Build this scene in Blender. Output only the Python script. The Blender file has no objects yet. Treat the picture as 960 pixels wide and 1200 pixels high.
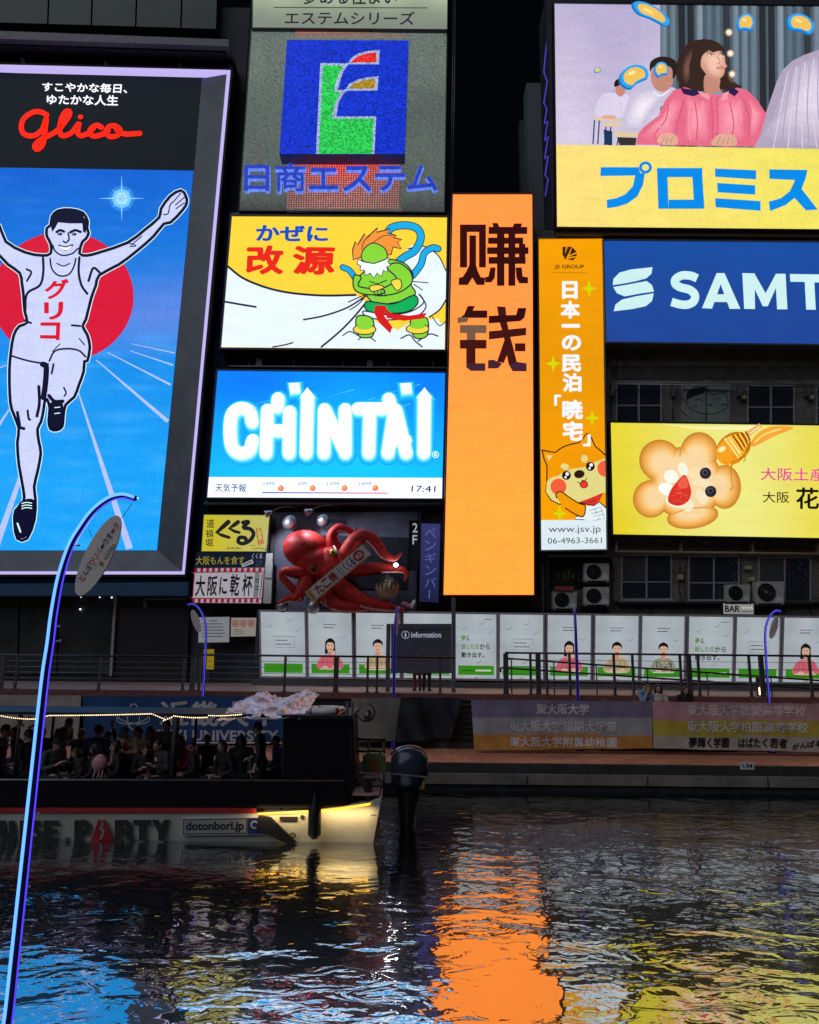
import bpy, bmesh, math, random
from mathutils import Vector, Matrix, noise
from mathutils.geometry import tessellate_polygon
random.seed(7)
rad = math.radians
SC = bpy.context.scene
COL = SC.collection

# ------------------------------------------------------------------ camera, night sky, exposure
F, CX, CY = 860.0, 480.0, 600.0            # focal length and centre in 960x1200 photo pixels
TH, RO = rad(10.86), rad(0.62)
CAM = Vector((0, 0, 3.47))
fw = Vector((0, math.cos(TH), math.sin(TH)))
r0 = Vector((1, 0, 0)); u0 = Vector((0, -math.sin(TH), math.cos(TH)))
rt = r0*math.cos(RO) + u0*math.sin(RO)
up = u0*math.cos(RO) - r0*math.sin(RO)
cd = bpy.data.cameras.new('camera')
cd.sensor_fit = 'HORIZONTAL'; cd.sensor_width = 36; cd.lens = F/960*36
cd.clip_start = 0.1; cd.clip_end = 2000
cam = bpy.data.objects.new('camera', cd); COL.objects.link(cam)
m = Matrix((rt, up, -fw)).transposed().to_4x4(); m.translation = CAM
cam.matrix_world = m
SC.camera = cam

SUN_EL, SUN_ROT = 44, 222
w = bpy.data.worlds.new('World'); SC.world = w; w.use_nodes = True
nt = w.node_tree
bgn = nt.nodes['Background']
sk = nt.nodes.new('ShaderNodeTexSky'); sk.sky_type = 'NISHITA'; sk.sun_disc = False
sk.sun_elevation = rad(SUN_EL); sk.sun_rotation = rad(SUN_ROT)
nt.links.new(sk.outputs[0], bgn.inputs[0]); bgn.inputs[1].default_value = 0.0009
sd = bpy.data.lights.new('night_fill', 'SUN'); sd.energy = 0.74; sd.angle = rad(60); sd.color = (0.86, 0.9, 1.0)  # added soft fill from behind the camera, no visible source
so = bpy.data.objects.new('night_fill', sd); COL.objects.link(so)
so.rotation_euler = (rad(90-SUN_EL), 0, rad(-42))
SC.view_settings.view_transform = 'Standard'; SC.view_settings.look = 'None'
SC.view_settings.exposure = 0.0; SC.view_settings.gamma = 1.0
SC.view_settings.use_curve_mapping = False
SC.cycles.use_denoising = True
SC.cycles.max_bounces = 6
SC.cycles.caustics_reflective = False; SC.cycles.caustics_refractive = False
SC.cycles.sample_clamp_indirect = 4

# ------------------------------------------------------------------ helpers
def P(x, y, Y):
    """photo pixel -> point on the upright plane at distance Y"""
    d = fw*F + rt*(x-CX) - up*(y-CY)
    return CAM + d*(Y/d.y)

def PZ(x, y, z):
    d = fw*F + rt*(x-CX) - up*(y-CY)
    return CAM + d*((z-CAM.z)/d.z)

def lin(c):
    if isinstance(c, str):
        c = c.lstrip('#'); c = [int(c[i:i+2], 16)/255 for i in (0, 2, 4)]
        return tuple(v/12.92 if v <= 0.04045 else ((v+0.055)/1.055)**2.4 for v in c)
    return tuple(c)
def mix(a, b, t):
    t = max(0, min(1, t)); return tuple(a[i]*(1-t)+b[i]*t for i in range(3))

ORG = {}
def org(o): return ORG.get(o.name, Vector((0, 0, 0))) if o else Vector((0, 0, 0))
def tag(o, label, cat, group=None, kind=None):
    o['label'] = label; o['category'] = cat
    if group: o['group'] = group
    if kind: o['kind'] = kind
    return o
def thing(name, label, cat, loc, group=None):
    o = bpy.data.objects.new(name, None); COL.objects.link(o)
    o.empty_display_size = 0.2
    o.location = loc; ORG[o.name] = Vector(loc)
    return tag(o, label, cat, group)
def link_mesh(name, me, mats, parent=None, loc=None):
    o = bpy.data.objects.new(name, me); COL.objects.link(o)
    for mm in (mats if isinstance(mats, (list, tuple)) else [mats]): me.materials.append(mm)
    if parent is not None:
        base = org(parent); o.parent = parent
    else:
        base = Vector(loc) if loc is not None else Vector((0, 0, 0)); o.location = base
    me.transform(Matrix.Translation(-base)); ORG[o.name] = base
    return o
def struct(o): o['kind'] = 'structure'; return o

def spline(pts, closed=False, seg=5):
    pts = [Vector(p) for p in pts]; n = len(pts); out = []
    if n < 3: return pts
    rng = range(n if closed else n-1)
    for i in rng:
        p1, p2 = pts[i], pts[(i+1) % n]
        p0 = pts[(i-1) % n] if closed or i > 0 else p1*2-p2
        p3 = pts[(i+2) % n] if closed or i < n-2 else p2*2-p1
        for k in range(seg):
            t = k/seg
            out.append(0.5*((2*p1)+(p2-p0)*t+(2*p0-5*p1+4*p2-p3)*t*t+(3*p1-p0-3*p2+p3)*t**3))
    if not closed: out.append(pts[-1])
    return out
def T(f, ox, oy):
    """coordinates read in an enlarged crop -> photo pixels"""
    return lambda pts: [(ox+a/f, oy+b/f) for a, b in pts]

class MB:
    """mesh builder in world coordinates"""
    def __init__(s): s.v = []; s.f = []; s.m = []; s.sm = []
    def add(s, vs, fs, mi=0, smooth=False):
        b = len(s.v); s.v += [tuple(p) for p in vs]
        for q in fs: s.f.append(tuple(b+i for i in q)); s.m.append(mi); s.sm.append(smooth)
        return s
    def prism(s, a, b, mi=0):
        n = len(a); vs = list(a)+list(b)
        fs = [tuple(range(n)), tuple(range(2*n-1, n-1, -1))]
        fs += [((i+1) % n, i, n+i, n+(i+1) % n) for i in range(n)]
        return s.add(vs, fs, mi)
    def pp(s, pts, Y, depth, mi=0):
        a = [P(x, y, Y) for x, y in pts]
        return s.prism(a, [p+Vector((0, depth, 0)) for p in a], mi)
    def pbox(s, x0, y0, x1, y1, Y, depth, mi=0):
        return s.pp([(x0, y0), (x1, y0), (x1, y1), (x0, y1)], Y, depth, mi)
    def pframe(s, o, i, Y, depth, mi=0):
        for k in range(4):
            j = (k+1) % 4
            s.pp([o[k], o[j], i[j], i[k]], Y, depth, mi)
        return s
    def box(s, a, b, mi=0):
        x0, y0, z0 = a; x1, y1, z1 = b
        q = [(x0, y0, z0), (x1, y0, z0), (x1, y0, z1), (x0, y0, z1)]
        return s.prism([Vector(p) for p in q], [Vector((p[0], y1, p[2])) for p in q], mi)
    def tube(s, path, r, n=8, mi=0, cap=True, flat=None):
        path = [Vector(p) for p in path]; N = len(path)
        rr = list(r) if isinstance(r, (list, tuple)) else [r]*N
        if len(rr) != N:
            rr = [rr[0]+(rr[-1]-rr[0])*i/(N-1) for i in range(N)] if len(rr) == 2 else \
                 [rr[min(len(rr)-2, int(i/(N-1)*(len(rr)-1)))]*(1-((i/(N-1)*(len(rr)-1))-min(len(rr)-2, int(i/(N-1)*(len(rr)-1))))) +
                  rr[min(len(rr)-2, int(i/(N-1)*(len(rr)-1)))+1]*((i/(N-1)*(len(rr)-1))-min(len(rr)-2, int(i/(N-1)*(len(rr)-1)))) for i in range(N)]
        vs = []; nrm = None
        for i, p in enumerate(path):
            t = (path[min(i+1, N-1)]-path[max(i-1, 0)]).normalized()
            if nrm is None:
                nrm = t.cross(Vector((0, 1, 0)) if abs(t.y) < 0.9 else Vector((1, 0, 0))).normalized()
            nrm = (nrm-t*nrm.dot(t)).normalized(); bn = t.cross(nrm)
            for k in range(n):
                a = 2*math.pi*k/n
                vs.append(p+(nrm*math.cos(a)+bn*math.sin(a))*rr[i])
        fs = [(i*n+k, i*n+(k+1) % n, (i+1)*n+(k+1) % n, (i+1)*n+k) for i in range(N-1) for k in range(n)]
        if cap: fs += [tuple(range(n-1, -1, -1)), tuple(range((N-1)*n, N*n))]
        return s.add(vs, fs, mi, True)
    def ball(s, c, r, n=14, mi=0, rot=None):
        r = r if isinstance(r, (tuple, list)) else (r, r, r); c = Vector(c); h = max(6, n//2)
        vs = []
        for i in range(h+1):
            ph = math.pi*i/h
            for k in range(n):
                a = 2*math.pi*k/n
                p = Vector((math.sin(ph)*math.cos(a)*r[0], math.sin(ph)*math.sin(a)*r[1], math.cos(ph)*r[2]))
                if rot: p = rot @ p
                vs.append(c+p)
        fs = [(i*n+k, (i+1)*n+k, (i+1)*n+(k+1) % n, i*n+(k+1) % n) for i in range(h) for k in range(n)]
        return s.add(vs, fs, mi, True)
    def build(s, name, mat, parent=None, loc=None):
        me = bpy.data.meshes.new(name); me.from_pydata(s.v, [], s.f)
        me.polygons.foreach_set('material_index', s.m); me.polygons.foreach_set('use_smooth', s.sm)
        bm = bmesh.new(); bm.from_mesh(me)
        bmesh.ops.remove_doubles(bm, verts=bm.verts, dist=1e-5)
        bmesh.ops.recalc_face_normals(bm, faces=bm.faces); bm.to_mesh(me); bm.free()
        return link_mesh(name, me, mat, parent, loc)

GL = {}
def glyphs(body, bold=0.0, extrude=0.0, space=1.0):
    key = (body, bold, extrude, space)
    if key not in GL:
        c = bpy.data.curves.new('t', 'FONT'); c.body = body; c.offset = bold; c.extrude = extrude
        c.resolution_u = 3; c.space_character = space
        o = bpy.data.objects.new('t', c); COL.objects.link(o)
        dg = bpy.context.evaluated_depsgraph_get(); dg.update()
        e = o.evaluated_get(dg); me = e.to_mesh()
        GL[key] = ([tuple(v.co) for v in me.vertices], [tuple(p.vertices) for p in me.polygons])
        e.to_mesh_clear(); bpy.data.objects.remove(o); bpy.data.curves.remove(c)
    return GL[key]

class Art:
    """flat printed or lit artwork, laid in thin layers on an upright sign face at distance Y"""
    def __init__(s, Y, warp=None, step=0.0012, start=0.004, map3=None):
        s.Y = Y; s.v = []; s.f = []; s.c = []; s.k = 0; s.warp = warp; s.step = step; s.start = start; s.map3 = map3
    def pt(s, x, y, extra=0.0):
        d = s.start+s.k*s.step+extra
        if s.map3: return s.map3(x, y, d)
        p = P(x, y, s.Y); p = p+Vector((0, -d, 0))
        if s.warp: p.y += s.warp(p.x, p.z)
        return p
    def lay(s): s.k += 1; return s
    def _add(s, pts, faces, cols):
        b = len(s.v); s.v += pts
        for i, q in enumerate(faces):
            s.f.append(tuple(b+j for j in q)); s.c.append(cols[i] if isinstance(cols, list) else cols)
    def poly(s, pts, col, smooth=False, seg=5):
        s.lay()
        if smooth: pts = [(p.x, p.y) for p in spline([(a, b, 0) for a, b in pts], True, seg)]
        tri = tessellate_polygon([[Vector((a, b, 0)) for a, b in pts]])
        s._add([s.pt(a, b) for a, b in pts], [tuple(t) for t in tri], lin(col)); return s
    def soft(s, pts, c0, c1, n=7, shrink=0.6, off=(0, 0), smooth=True):
        cx = sum(p[0] for p in pts)/len(pts)+off[0]; cy = sum(p[1] for p in pts)/len(pts)+off[1]
        for k in range(n):
            t = k/(n-1); f = 1-t*shrink
            s.poly([(cx+(x-cx)*f, cy+(y-cy)*f) for x, y in pts], mix(lin(c0), lin(c1), t), smooth)
        return s
    def rect(s, x0, y0, x1, y1, col): return s.poly([(x0, y0), (x1, y0), (x1, y1), (x0, y1)], col)
    def ell(s, cx, cy, rx, ry, col, rot=0, n=28, a0=0, a1=360):
        cr, sr = math.cos(rad(rot)), math.sin(rad(rot)); pts = []
        for k in range(n + (0 if a1-a0 >= 360 else 1)):
            a = rad(a0+(a1-a0)*k/n); u, v = rx*math.cos(a), ry*math.sin(a)
            pts.append((cx+u*cr-v*sr, cy+u*sr+v*cr))
        return s.poly(pts, col)
    def stroke(s, pts, wd, col, smooth=True, closed=False, seg=5, taper=None, round_=True):
        s.lay()
        if smooth and len(pts) > 2: pts = [(p.x, p.y) for p in spline([(a, b, 0) for a, b in pts], closed, seg)]
        n = len(pts); vs = []; fs = []
        for i in range(n):
            a = pts[i-1] if (i > 0 or closed) else pts[i]
            b = pts[(i+1) % n] if (i < n-1 or closed) else pts[i]
            dx, dy = b[0]-a[0], b[1]-a[1]; L = math.hypot(dx, dy) or 1
            h = wd/2
            if taper: t = i/(n-1); h = (taper[0]*(1-t)+taper[1]*t)/2
            nx, ny = -dy/L*h, dx/L*h
            x, y = pts[i]; vs += [(x+nx, y+ny), (x-nx, y-ny)]
        for i in range(n if closed else n-1):
            j = (i+1) % n; fs.append((2*i, 2*i+1, 2*j+1, 2*j))
        s._add([s.pt(a, b) for a, b in vs], fs, lin(col))
        if round_ and not closed:
            for (x, y), h in ((pts[0], (taper[0] if taper else wd)/2), (pts[-1], (taper[1] if taper else wd)/2)):
                k = [(x+h*math.cos(i*math.pi/5), y+h*math.sin(i*math.pi/5)) for i in range(10)]
                s._add([s.pt(a, b, 0.0003) for a, b in k], [tuple(range(10))], lin(col))
        return s
    def field(s, quad, nx, ny, fn):
        s.lay(); tl, tr, br, bl = quad; vs = []; fs = []; cs = []
        for j in range(ny+1):
            for i in range(nx+1):
                u, v = i/nx, j/ny
                x = (tl[0]*(1-u)+tr[0]*u)*(1-v)+(bl[0]*(1-u)+br[0]*u)*v
                y = (tl[1]*(1-u)+tr[1]*u)*(1-v)+(bl[1]*(1-u)+br[1]*u)*v
                vs.append((x, y))
        for j in range(ny):
            for i in range(nx):
                a = j*(nx+1)+i; q = (a, a+1, a+nx+2, a+nx+1); fs.append(q)
                cs.append([fn(vs[t][0], vs[t][1]) for t in q])
        s._add([s.pt(a, b) for a, b in vs], fs, cs); return s
    def text(s, body, box, col, bold=0.0, ext=0.0, space=1.0):
        """box = (x0,y0,x1,y1) or four corners tl,tr,br,bl"""
        s.lay(); vs, fs = glyphs(body, 0.0, 0.1 if ext else 0.0, space)
        if not vs: return s
        if len(box) == 4 and not isinstance(box[0], (tuple, list)):
            x0, y0, x1, y1 = box; box = [(x0, y0), (x1, y0), (x1, y1), (x0, y1)]
        tl, tr, br, bl = box
        # heavier weight: the same outline stamped a little to every side
        offs = [(0, 0)] if bold < 0.005 else [(bold*math.cos(k*math.pi/4), bold*math.sin(k*math.pi/4)) for k in range(8)]+([(0, 0)] if bold > 0.035 else [])
        ax, bx = min(v[0] for v in vs)-bold, max(v[0] for v in vs)+bold; ay, by = min(v[1] for v in vs)-bold, max(v[1] for v in vs)+bold
        for n_, (ox, oy) in enumerate(offs):
            out = []
            for v in vs:
                u = (v[0]+ox-ax)/(bx-ax or 1); t = 1-(v[1]+oy-ay)/(by-ay or 1)
                x = (tl[0]*(1-u)+tr[0]*u)*(1-t)+(bl[0]*(1-u)+br[0]*u)*t
                y = (tl[1]*(1-u)+tr[1]*u)*(1-t)+(bl[1]*(1-u)+br[1]*u)*t
                out.append(s.pt(x, y, ((v[2]+0.1)/0.2*ext if ext else 0)+n_*0.0001))
            s._add(out, fs, lin(col))
        return s
    def build(s, name, mat, parent=None, loc=None):
        me = bpy.data.meshes.new(name); me.from_pydata([tuple(p) for p in s.v], [], s.f)
        at = me.color_attributes.new('Col', 'FLOAT_COLOR', 'CORNER')
        buf = []
        for q, c in zip(s.f, s.c):
            for i in range(len(q)):
                k = c[i] if isinstance(c, list) else c
                buf += [k[0], k[1], k[2], 1.0]
        at.data.foreach_set('color', buf)
        return link_mesh(name, me, mat, parent, loc)

# ------------------------------------------------------------------ materials
MATS = {}
def newmat(name):
    mt = bpy.data.materials.new(name); mt.use_nodes = True
    return mt, mt.node_tree, mt.node_tree.nodes['Principled BSDF']
def pbr(name, col, rough=0.6, metal=0.0, vary=0.25, scale=6.0, bump=0.0, spec=0.5):
    if name in MATS: return MATS[name]
    mt, n, b = newmat(name); col = lin(col)
    b.inputs['Roughness'].default_value = rough; b.inputs['Metallic'].default_value = metal
    b.inputs['Specular IOR Level'].default_value = spec
    tc = n.nodes.new('ShaderNodeTexCoord'); nz = n.nodes.new('ShaderNodeTexNoise')
    nz.inputs['Scale'].default_value = scale; nz.inputs['Detail'].default_value = 6; nz.inputs['Roughness'].default_value = 0.65
    n.links.new(tc.outputs['Object'], nz.inputs['Vector'])
    rp = n.nodes.new('ShaderNodeValToRGB')
    rp.color_ramp.elements[0].position = 0.3; rp.color_ramp.elements[1].position = 0.72
    rp.color_ramp.elements[0].color = tuple(c*(1-vary) for c in col)+(1,)
    rp.color_ramp.elements[1].color = tuple(min(1, c*(1+vary)) for c in col)+(1,)
    n.links.new(nz.outputs['Fac'], rp.inputs['Fac']); n.links.new(rp.outputs['Color'], b.inputs['Base Color'])
    if bump:
        bp = n.nodes.new('ShaderNodeBump'); bp.inputs['Strength'].default_value = bump; bp.inputs['Distance'].default_value = 0.02
        n.links.new(nz.outputs['Fac'], bp.inputs['Height']); n.links.new(bp.outputs['Normal'], b.inputs['Normal'])
    MATS[name] = mt; return mt
def glow(name, col, strength):
    if name in MATS: return MATS[name]
    mt, n, b = newmat(name)
    b.inputs['Base Color'].default_value = (0.05, 0.05, 0.05, 1)
    b.inputs['Emission Color'].default_value = lin(col)+(1,); b.inputs['Emission Strength'].default_value = strength
    MATS[name] = mt; return mt
def lit(name, strength=1.0, grain=0.0, cell=0.05, wave=0.0, wscale=0.8, rough=0.35, punch=0.1, seam=0.0):
    """a lit print or screen: emits its artwork, with the speckle of its lamps"""
    if name in MATS: return MATS[name]
    mt, n, b = newmat(name); N = n.nodes.new; L = n.links.new
    at = N('ShaderNodeAttribute'); at.attribute_name = 'Col'
    b.inputs['Base Color'].default_value = (0.006, 0.006, 0.006, 1); b.inputs['Roughness'].default_value = rough; b.inputs['Specular IOR Level'].default_value = 0.12
    # lamps of a saturated colour burn far brighter in their own channel than a dull print does
    sq = N('ShaderNodeVectorMath'); sq.operation = 'MULTIPLY'; L(at.outputs['Color'], sq.inputs[0]); L(at.outputs['Color'], sq.inputs[1])
    cu = N('ShaderNodeVectorMath'); cu.operation = 'MULTIPLY'; L(sq.outputs[0], cu.inputs[0]); L(at.outputs['Color'], cu.inputs[1])
    pu = N('ShaderNodeVectorMath'); pu.operation = 'SCALE'; pu.inputs['Scale'].default_value = punch; L(cu.outputs[0], pu.inputs[0])
    ad = N('ShaderNodeVectorMath'); ad.operation = 'ADD'; L(pu.outputs[0], ad.inputs[0]); L(at.outputs['Color'], ad.inputs[1])
    L(ad.outputs[0], b.inputs['Emission Color'])
    st = N('ShaderNodeValue'); st.outputs[0].default_value = strength; cur = st.outputs[0]
    tc = N('ShaderNodeTexCoord'); fl = N('ShaderNodeVectorMath'); fl.operation = 'MULTIPLY'; fl.inputs[1].default_value = (1, 0, 1)
    L(tc.outputs['Object'], fl.inputs[0])
    if grain:
        sn = N('ShaderNodeVectorMath'); sn.operation = 'SNAP'; sn.inputs[1].default_value = (cell, cell, cell)
        L(fl.outputs[0], sn.inputs[0]); wn = N('ShaderNodeTexWhiteNoise'); wn.noise_dimensions = '3D'; L(sn.outputs[0], wn.inputs['Vector'])
        mr = N('ShaderNodeMapRange'); mr.inputs['To Min'].default_value = 1-grain; mr.inputs['To Max'].default_value = 1+grain*0.6
        L(wn.outputs['Value'], mr.inputs['Value']); mu = N('ShaderNodeMath'); mu.operation = 'MULTIPLY'
        L(cur, mu.inputs[0]); L(mr.outputs[0], mu.inputs[1]); cur = mu.outputs[0]
    if seam:
        sp = N('ShaderNodeSeparateXYZ'); cb = N('ShaderNodeCombineXYZ'); L(tc.outputs['Object'], sp.inputs[0]); L(sp.outputs[0], cb.inputs[0]); L(sp.outputs[2], cb.inputs[1])
        bk = N('ShaderNodeTexBrick'); bk.offset = 0; bk.inputs['Scale'].default_value = 1; bk.inputs['Brick Width'].default_value = 0.96; bk.inputs['Row Height'].default_value = 0.96
        bk.inputs['Mortar Size'].default_value = 0.012; bk.inputs['Color1'].default_value = (1, 1, 1, 1); bk.inputs['Color2'].default_value = (1-seam*0.5,)*3+(1,); bk.inputs['Mortar'].default_value = (1-seam*2.2,)*3+(1,)
        L(cb.outputs[0], bk.inputs['Vector']); mu = N('ShaderNodeMath'); mu.operation = 'MULTIPLY'; L(cur, mu.inputs[0]); L(bk.outputs['Color'], mu.inputs[1]); cur = mu.outputs[0]
    if wave:
        nz = N('ShaderNodeTexNoise'); nz.inputs['Scale'].default_value = wscale; nz.inputs['Detail'].default_value = 3
        mp = N('ShaderNodeMapping'); mp.inputs['Scale'].default_value = (1, 1, 4)
        L(fl.outputs[0], mp.inputs[0]); L(mp.outputs[0], nz.inputs['Vector'])
        mr = N('ShaderNodeMapRange'); mr.inputs['From Min'].default_value = 0.3; mr.inputs['From Max'].default_value = 0.7
        mr.inputs['To Min'].default_value = 1-wave; mr.inputs['To Max'].default_value = 1+wave*0.5
        L(nz.outputs['Fac'], mr.inputs['Value']); mu = N('ShaderNodeMath'); mu.operation = 'MULTIPLY'
        L(cur, mu.inputs[0]); L(mr.outputs[0], mu.inputs[1]); cur = mu.outputs[0]
    L(cur, b.inputs['Emission Strength'])
    MATS[name] = mt; return mt
def paint(name, rough=0.55, dirt=0.25, scale=1.6):
    """painted or printed surface that only reflects"""
    if name in MATS: return MATS[name]
    mt, n, b = newmat(name); N = n.nodes.new; L = n.links.new
    at = N('ShaderNodeAttribute'); at.attribute_name = 'Col'
    tc = N('ShaderNodeTexCoord'); nz = N('ShaderNodeTexNoise'); nz.inputs['Scale'].default_value = scale; nz.inputs['Detail'].default_value = 7
    L(tc.outputs['Object'], nz.inputs['Vector'])
    mr = N('ShaderNodeMapRange'); mr.inputs['From Min'].default_value = 0.35; mr.inputs['From Max'].default_value = 0.65
    mr.inputs['To Min'].default_value = 1-dirt; mr.inputs['To Max'].default_value = 1
    L(nz.outputs['Fac'], mr.inputs['Value'])
    mu = N('ShaderNodeVectorMath'); mu.operation = 'SCALE'; L(at.outputs['Color'], mu.inputs[0]); L(mr.outputs[0], mu.inputs['Scale'])
    L(mu.outputs[0], b.inputs['Base Color']); b.inputs['Roughness'].default_value = rough
    MATS[name] = mt; return mt
def brick(name, c1, c2, mortar, bw=0.24, bh=0.07, rough=0.7, axes='XZ', stain=0.5, ms=0.012):
    if name in MATS: return MATS[name]
    mt, n, b = newmat(name); N = n.nodes.new; L = n.links.new
    tc = N('ShaderNodeTexCoord'); sp = N('ShaderNodeSeparateXYZ'); cb = N('ShaderNodeCombineXYZ')
    L(tc.outputs['Object'], sp.inputs[0]); L(sp.outputs[axes[0]], cb.inputs[0]); L(sp.outputs[axes[1]], cb.inputs[1])
    bk = N('ShaderNodeTexBrick'); bk.inputs['Scale'].default_value = 1; bk.inputs['Brick Width'].default_value = bw
    bk.inputs['Row Height'].default_value = bh; bk.inputs['Mortar Size'].default_value = ms
    bk.inputs['Color1'].default_value = lin(c1)+(1,); bk.inputs['Color2'].default_value = lin(c2)+(1,); bk.inputs['Mortar'].default_value = lin(mortar)+(1,)
    L(cb.outputs[0], bk.inputs['Vector'])
    nz = N('ShaderNodeTexNoise'); nz.inputs['Scale'].default_value = 0.6; nz.inputs['Detail'].default_value = 8; nz.inputs['Roughness'].default_value = 0.7
    L(tc.outputs['Object'], nz.inputs['Vector'])
    mr = N('ShaderNodeMapRange'); mr.inputs['From Min'].default_value = 0.35; mr.inputs['From Max'].default_value = 0.65
    mr.inputs['To Min'].default_value = 1-stain; mr.inputs['To Max'].default_value = 1.15
    L(nz.outputs['Fac'], mr.inputs['Value'])
    mu = N('ShaderNodeVectorMath'); mu.operation = 'SCALE'; L(bk.outputs['Color'], mu.inputs[0]); L(mr.outputs[0], mu.inputs['Scale'])
    L(mu.outputs[0], b.inputs['Base Color']); b.inputs['Roughness'].default_value = rough
    bp = N('ShaderNodeBump'); bp.inputs['Strength'].default_value = 0.5; bp.inputs['Distance'].default_value = 0.01; bp.invert = True
    L(bk.outputs['Fac'], bp.inputs['Height']); L(bp.outputs['Normal'], b.inputs['Normal'])
    MATS[name] = mt; return mt

M_black = pbr('black_metal', (0.014, 0.015, 0.018), 0.45, 0.0, spec=0.25)
M_dark = pbr('dark_metal', (0.06, 0.06, 0.07), 0.4, 0.6)
M_grey = pbr('grey_metal', (0.22, 0.22, 0.24), 0.4, 0.5)
M_alu = pbr('aluminium', (0.5, 0.5, 0.52), 0.35, 0.8)
M_darkwall = pbr('dark_render', (0.045, 0.05, 0.065), 0.7, 0, 0.4, 0.7)
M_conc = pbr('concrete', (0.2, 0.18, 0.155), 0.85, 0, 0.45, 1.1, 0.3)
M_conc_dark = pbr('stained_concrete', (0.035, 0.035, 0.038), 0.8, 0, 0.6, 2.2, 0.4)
M_brick = brick('brown_tile_brick', (0.36, 0.32, 0.27), (0.23, 0.205, 0.18), (0.09, 0.088, 0.086), 0.23, 0.075)
M_deck = brick('red_paving', (0.74, 0.29, 0.16), (0.6, 0.24, 0.14), (0.16, 0.10, 0.07), 0.5, 0.25, 0.6, 'XY', 0.35)  # own red, strengthened in colour by the orange sign's spill
M_pave = brick('warm_tinted_paving', (0.46, 0.29, 0.25), (0.38, 0.25, 0.22), (0.14, 0.11, 0.11), 0.6, 0.6, 0.6, 'XY', 0.35)  # grey paving, warm spill of the orange sign tinted into its colour
M_glass = pbr('dark_glass', (0.03, 0.036, 0.048), 0.08, 0, 0.2, 2.0, 0, 0.9)
M_white = pbr('white_paint', (0.7, 0.7, 0.68), 0.4, 0, 0.12, 3.0)
M_red = pbr('red_paint', (0.42, 0.02, 0.03), 0.4)
A_print = lit('backlit_print', 1.0, 0.03, 0.08, 0.05, 0.5)
A_led = lit('led_screen', 1.0, 0.10, 0.045, 0.06, 0.6, seam=0.03)
A_run = lit('led_runner', 1.0, 0.10, 0.045, 0.06, 0.6, punch=0.3, seam=0.05)
A_blue = lit('backlit_blue', 1.0, 0.03, 0.08, 0.05, 0.5, punch=0.6)
A_paint = paint('printed_board')
A_cloth = paint('printed_cloth', 0.8, 0.3, 2.2)

# ------------------------------------------------------------------ setting: canal, promenade, street level
ZD, ZW = 0.67, 2.2                  # lower promenade, upper walkway
YQ, YWALL, YH, YF = 20.0, 22.9, 28.4, 30.0   # quay edge, retaining wall, hoarding, facades

mt, n, b = newmat('canal_water'); N = n.nodes.new; L = n.links.new
b.inputs['Base Color'].default_value = (0.003, 0.005, 0.008, 1); b.inputs['Roughness'].default_value = 0.2
gs = N('ShaderNodeBsdfGlossy'); gs.inputs['Color'].default_value = (0.86, 0.88, 0.9, 1); gs.inputs['Roughness'].default_value = 0.012
mx = N('ShaderNodeMixShader'); mx.inputs[0].default_value = 0.6
L(b.outputs[0], mx.inputs[1]); L(gs.outputs[0], mx.inputs[2]); L(mx.outputs[0], n.nodes['Material Output'].inputs['Surface'])
tc = N('ShaderNodeTexCoord')
def wv(sx, sy, sc, det, dist):
    mp = N('ShaderNodeMapping'); mp.inputs['Scale'].default_value = (sx, sy, 1); mp.inputs['Rotation'].default_value = (0, 0, rad(8))
    L(tc.outputs['Object'], mp.inputs[0]); nz = N('ShaderNodeTexNoise'); nz.inputs['Scale'].default_value = sc
    nz.inputs['Detail'].default_value = det; nz.inputs['Roughness'].default_value = 0.45; nz.inputs['Distortion'].default_value = dist
    L(mp.outputs[0], nz.inputs['Vector']); return nz.outputs['Fac']
b1 = N('ShaderNodeBump'); b1.inputs['Strength'].default_value = 1.0; b1.inputs['Distance'].default_value = 0.045
b2 = N('ShaderNodeBump'); b2.inputs['Strength'].default_value = 1.0; b2.inputs['Distance'].default_value = 0.012
def patch(h, sc, lo_, hi_):
    nz = N('ShaderNodeTexNoise'); nz.inputs['Scale'].default_value = sc; nz.inputs['Detail'].default_value = 2; L(tc.outputs['Object'], nz.inputs['Vector'])
    mr = N('ShaderNodeMapRange'); mr.inputs['From Min'].default_value = 0.35; mr.inputs['From Max'].default_value = 0.65; mr.inputs['To Min'].default_value = lo_; mr.inputs['To Max'].default_value = hi_
    L(nz.outputs['Fac'], mr.inputs['Value']); sb = N('ShaderNodeMath'); sb.operation = 'SUBTRACT'; sb.inputs[1].default_value = 0.5; L(h, sb.inputs[0])
    mu = N('ShaderNodeMath'); mu.operation = 'MULTIPLY'; L(sb.outputs[0], mu.inputs[0]); L(mr.outputs[0], mu.inputs[1]); return mu.outputs[0]
L(patch(wv(0.75, 1.0, 0.95, 2, 0.9), 0.35, 0.7, 1.3), b1.inputs['Height']); L(patch(wv(0.65, 1.0, 3.9, 2.5, 1.1), 0.45, 0.35, 1.5), b2.inputs['Height'])
L(b1.outputs[0], b2.inputs['Normal']); L(b2.outputs[0], gs.inputs['Normal'])
M_water = mt
q = MB(); q.add([(-150, -25, 0), (150, -25, 0), (150, YQ+0.4, 0), (-150, YQ+0.4, 0)], [(0, 1, 2, 3)])
struct(q.build('canal_water', M_water))
q = MB(); q.add([(-400, -400, -2.0), (400, -400, -2.0), (400, 500, -2.0), (-400, 500, -2.0)], [(0, 1, 2, 3)])
struct(q.build('ground', M_conc_dark))
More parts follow.
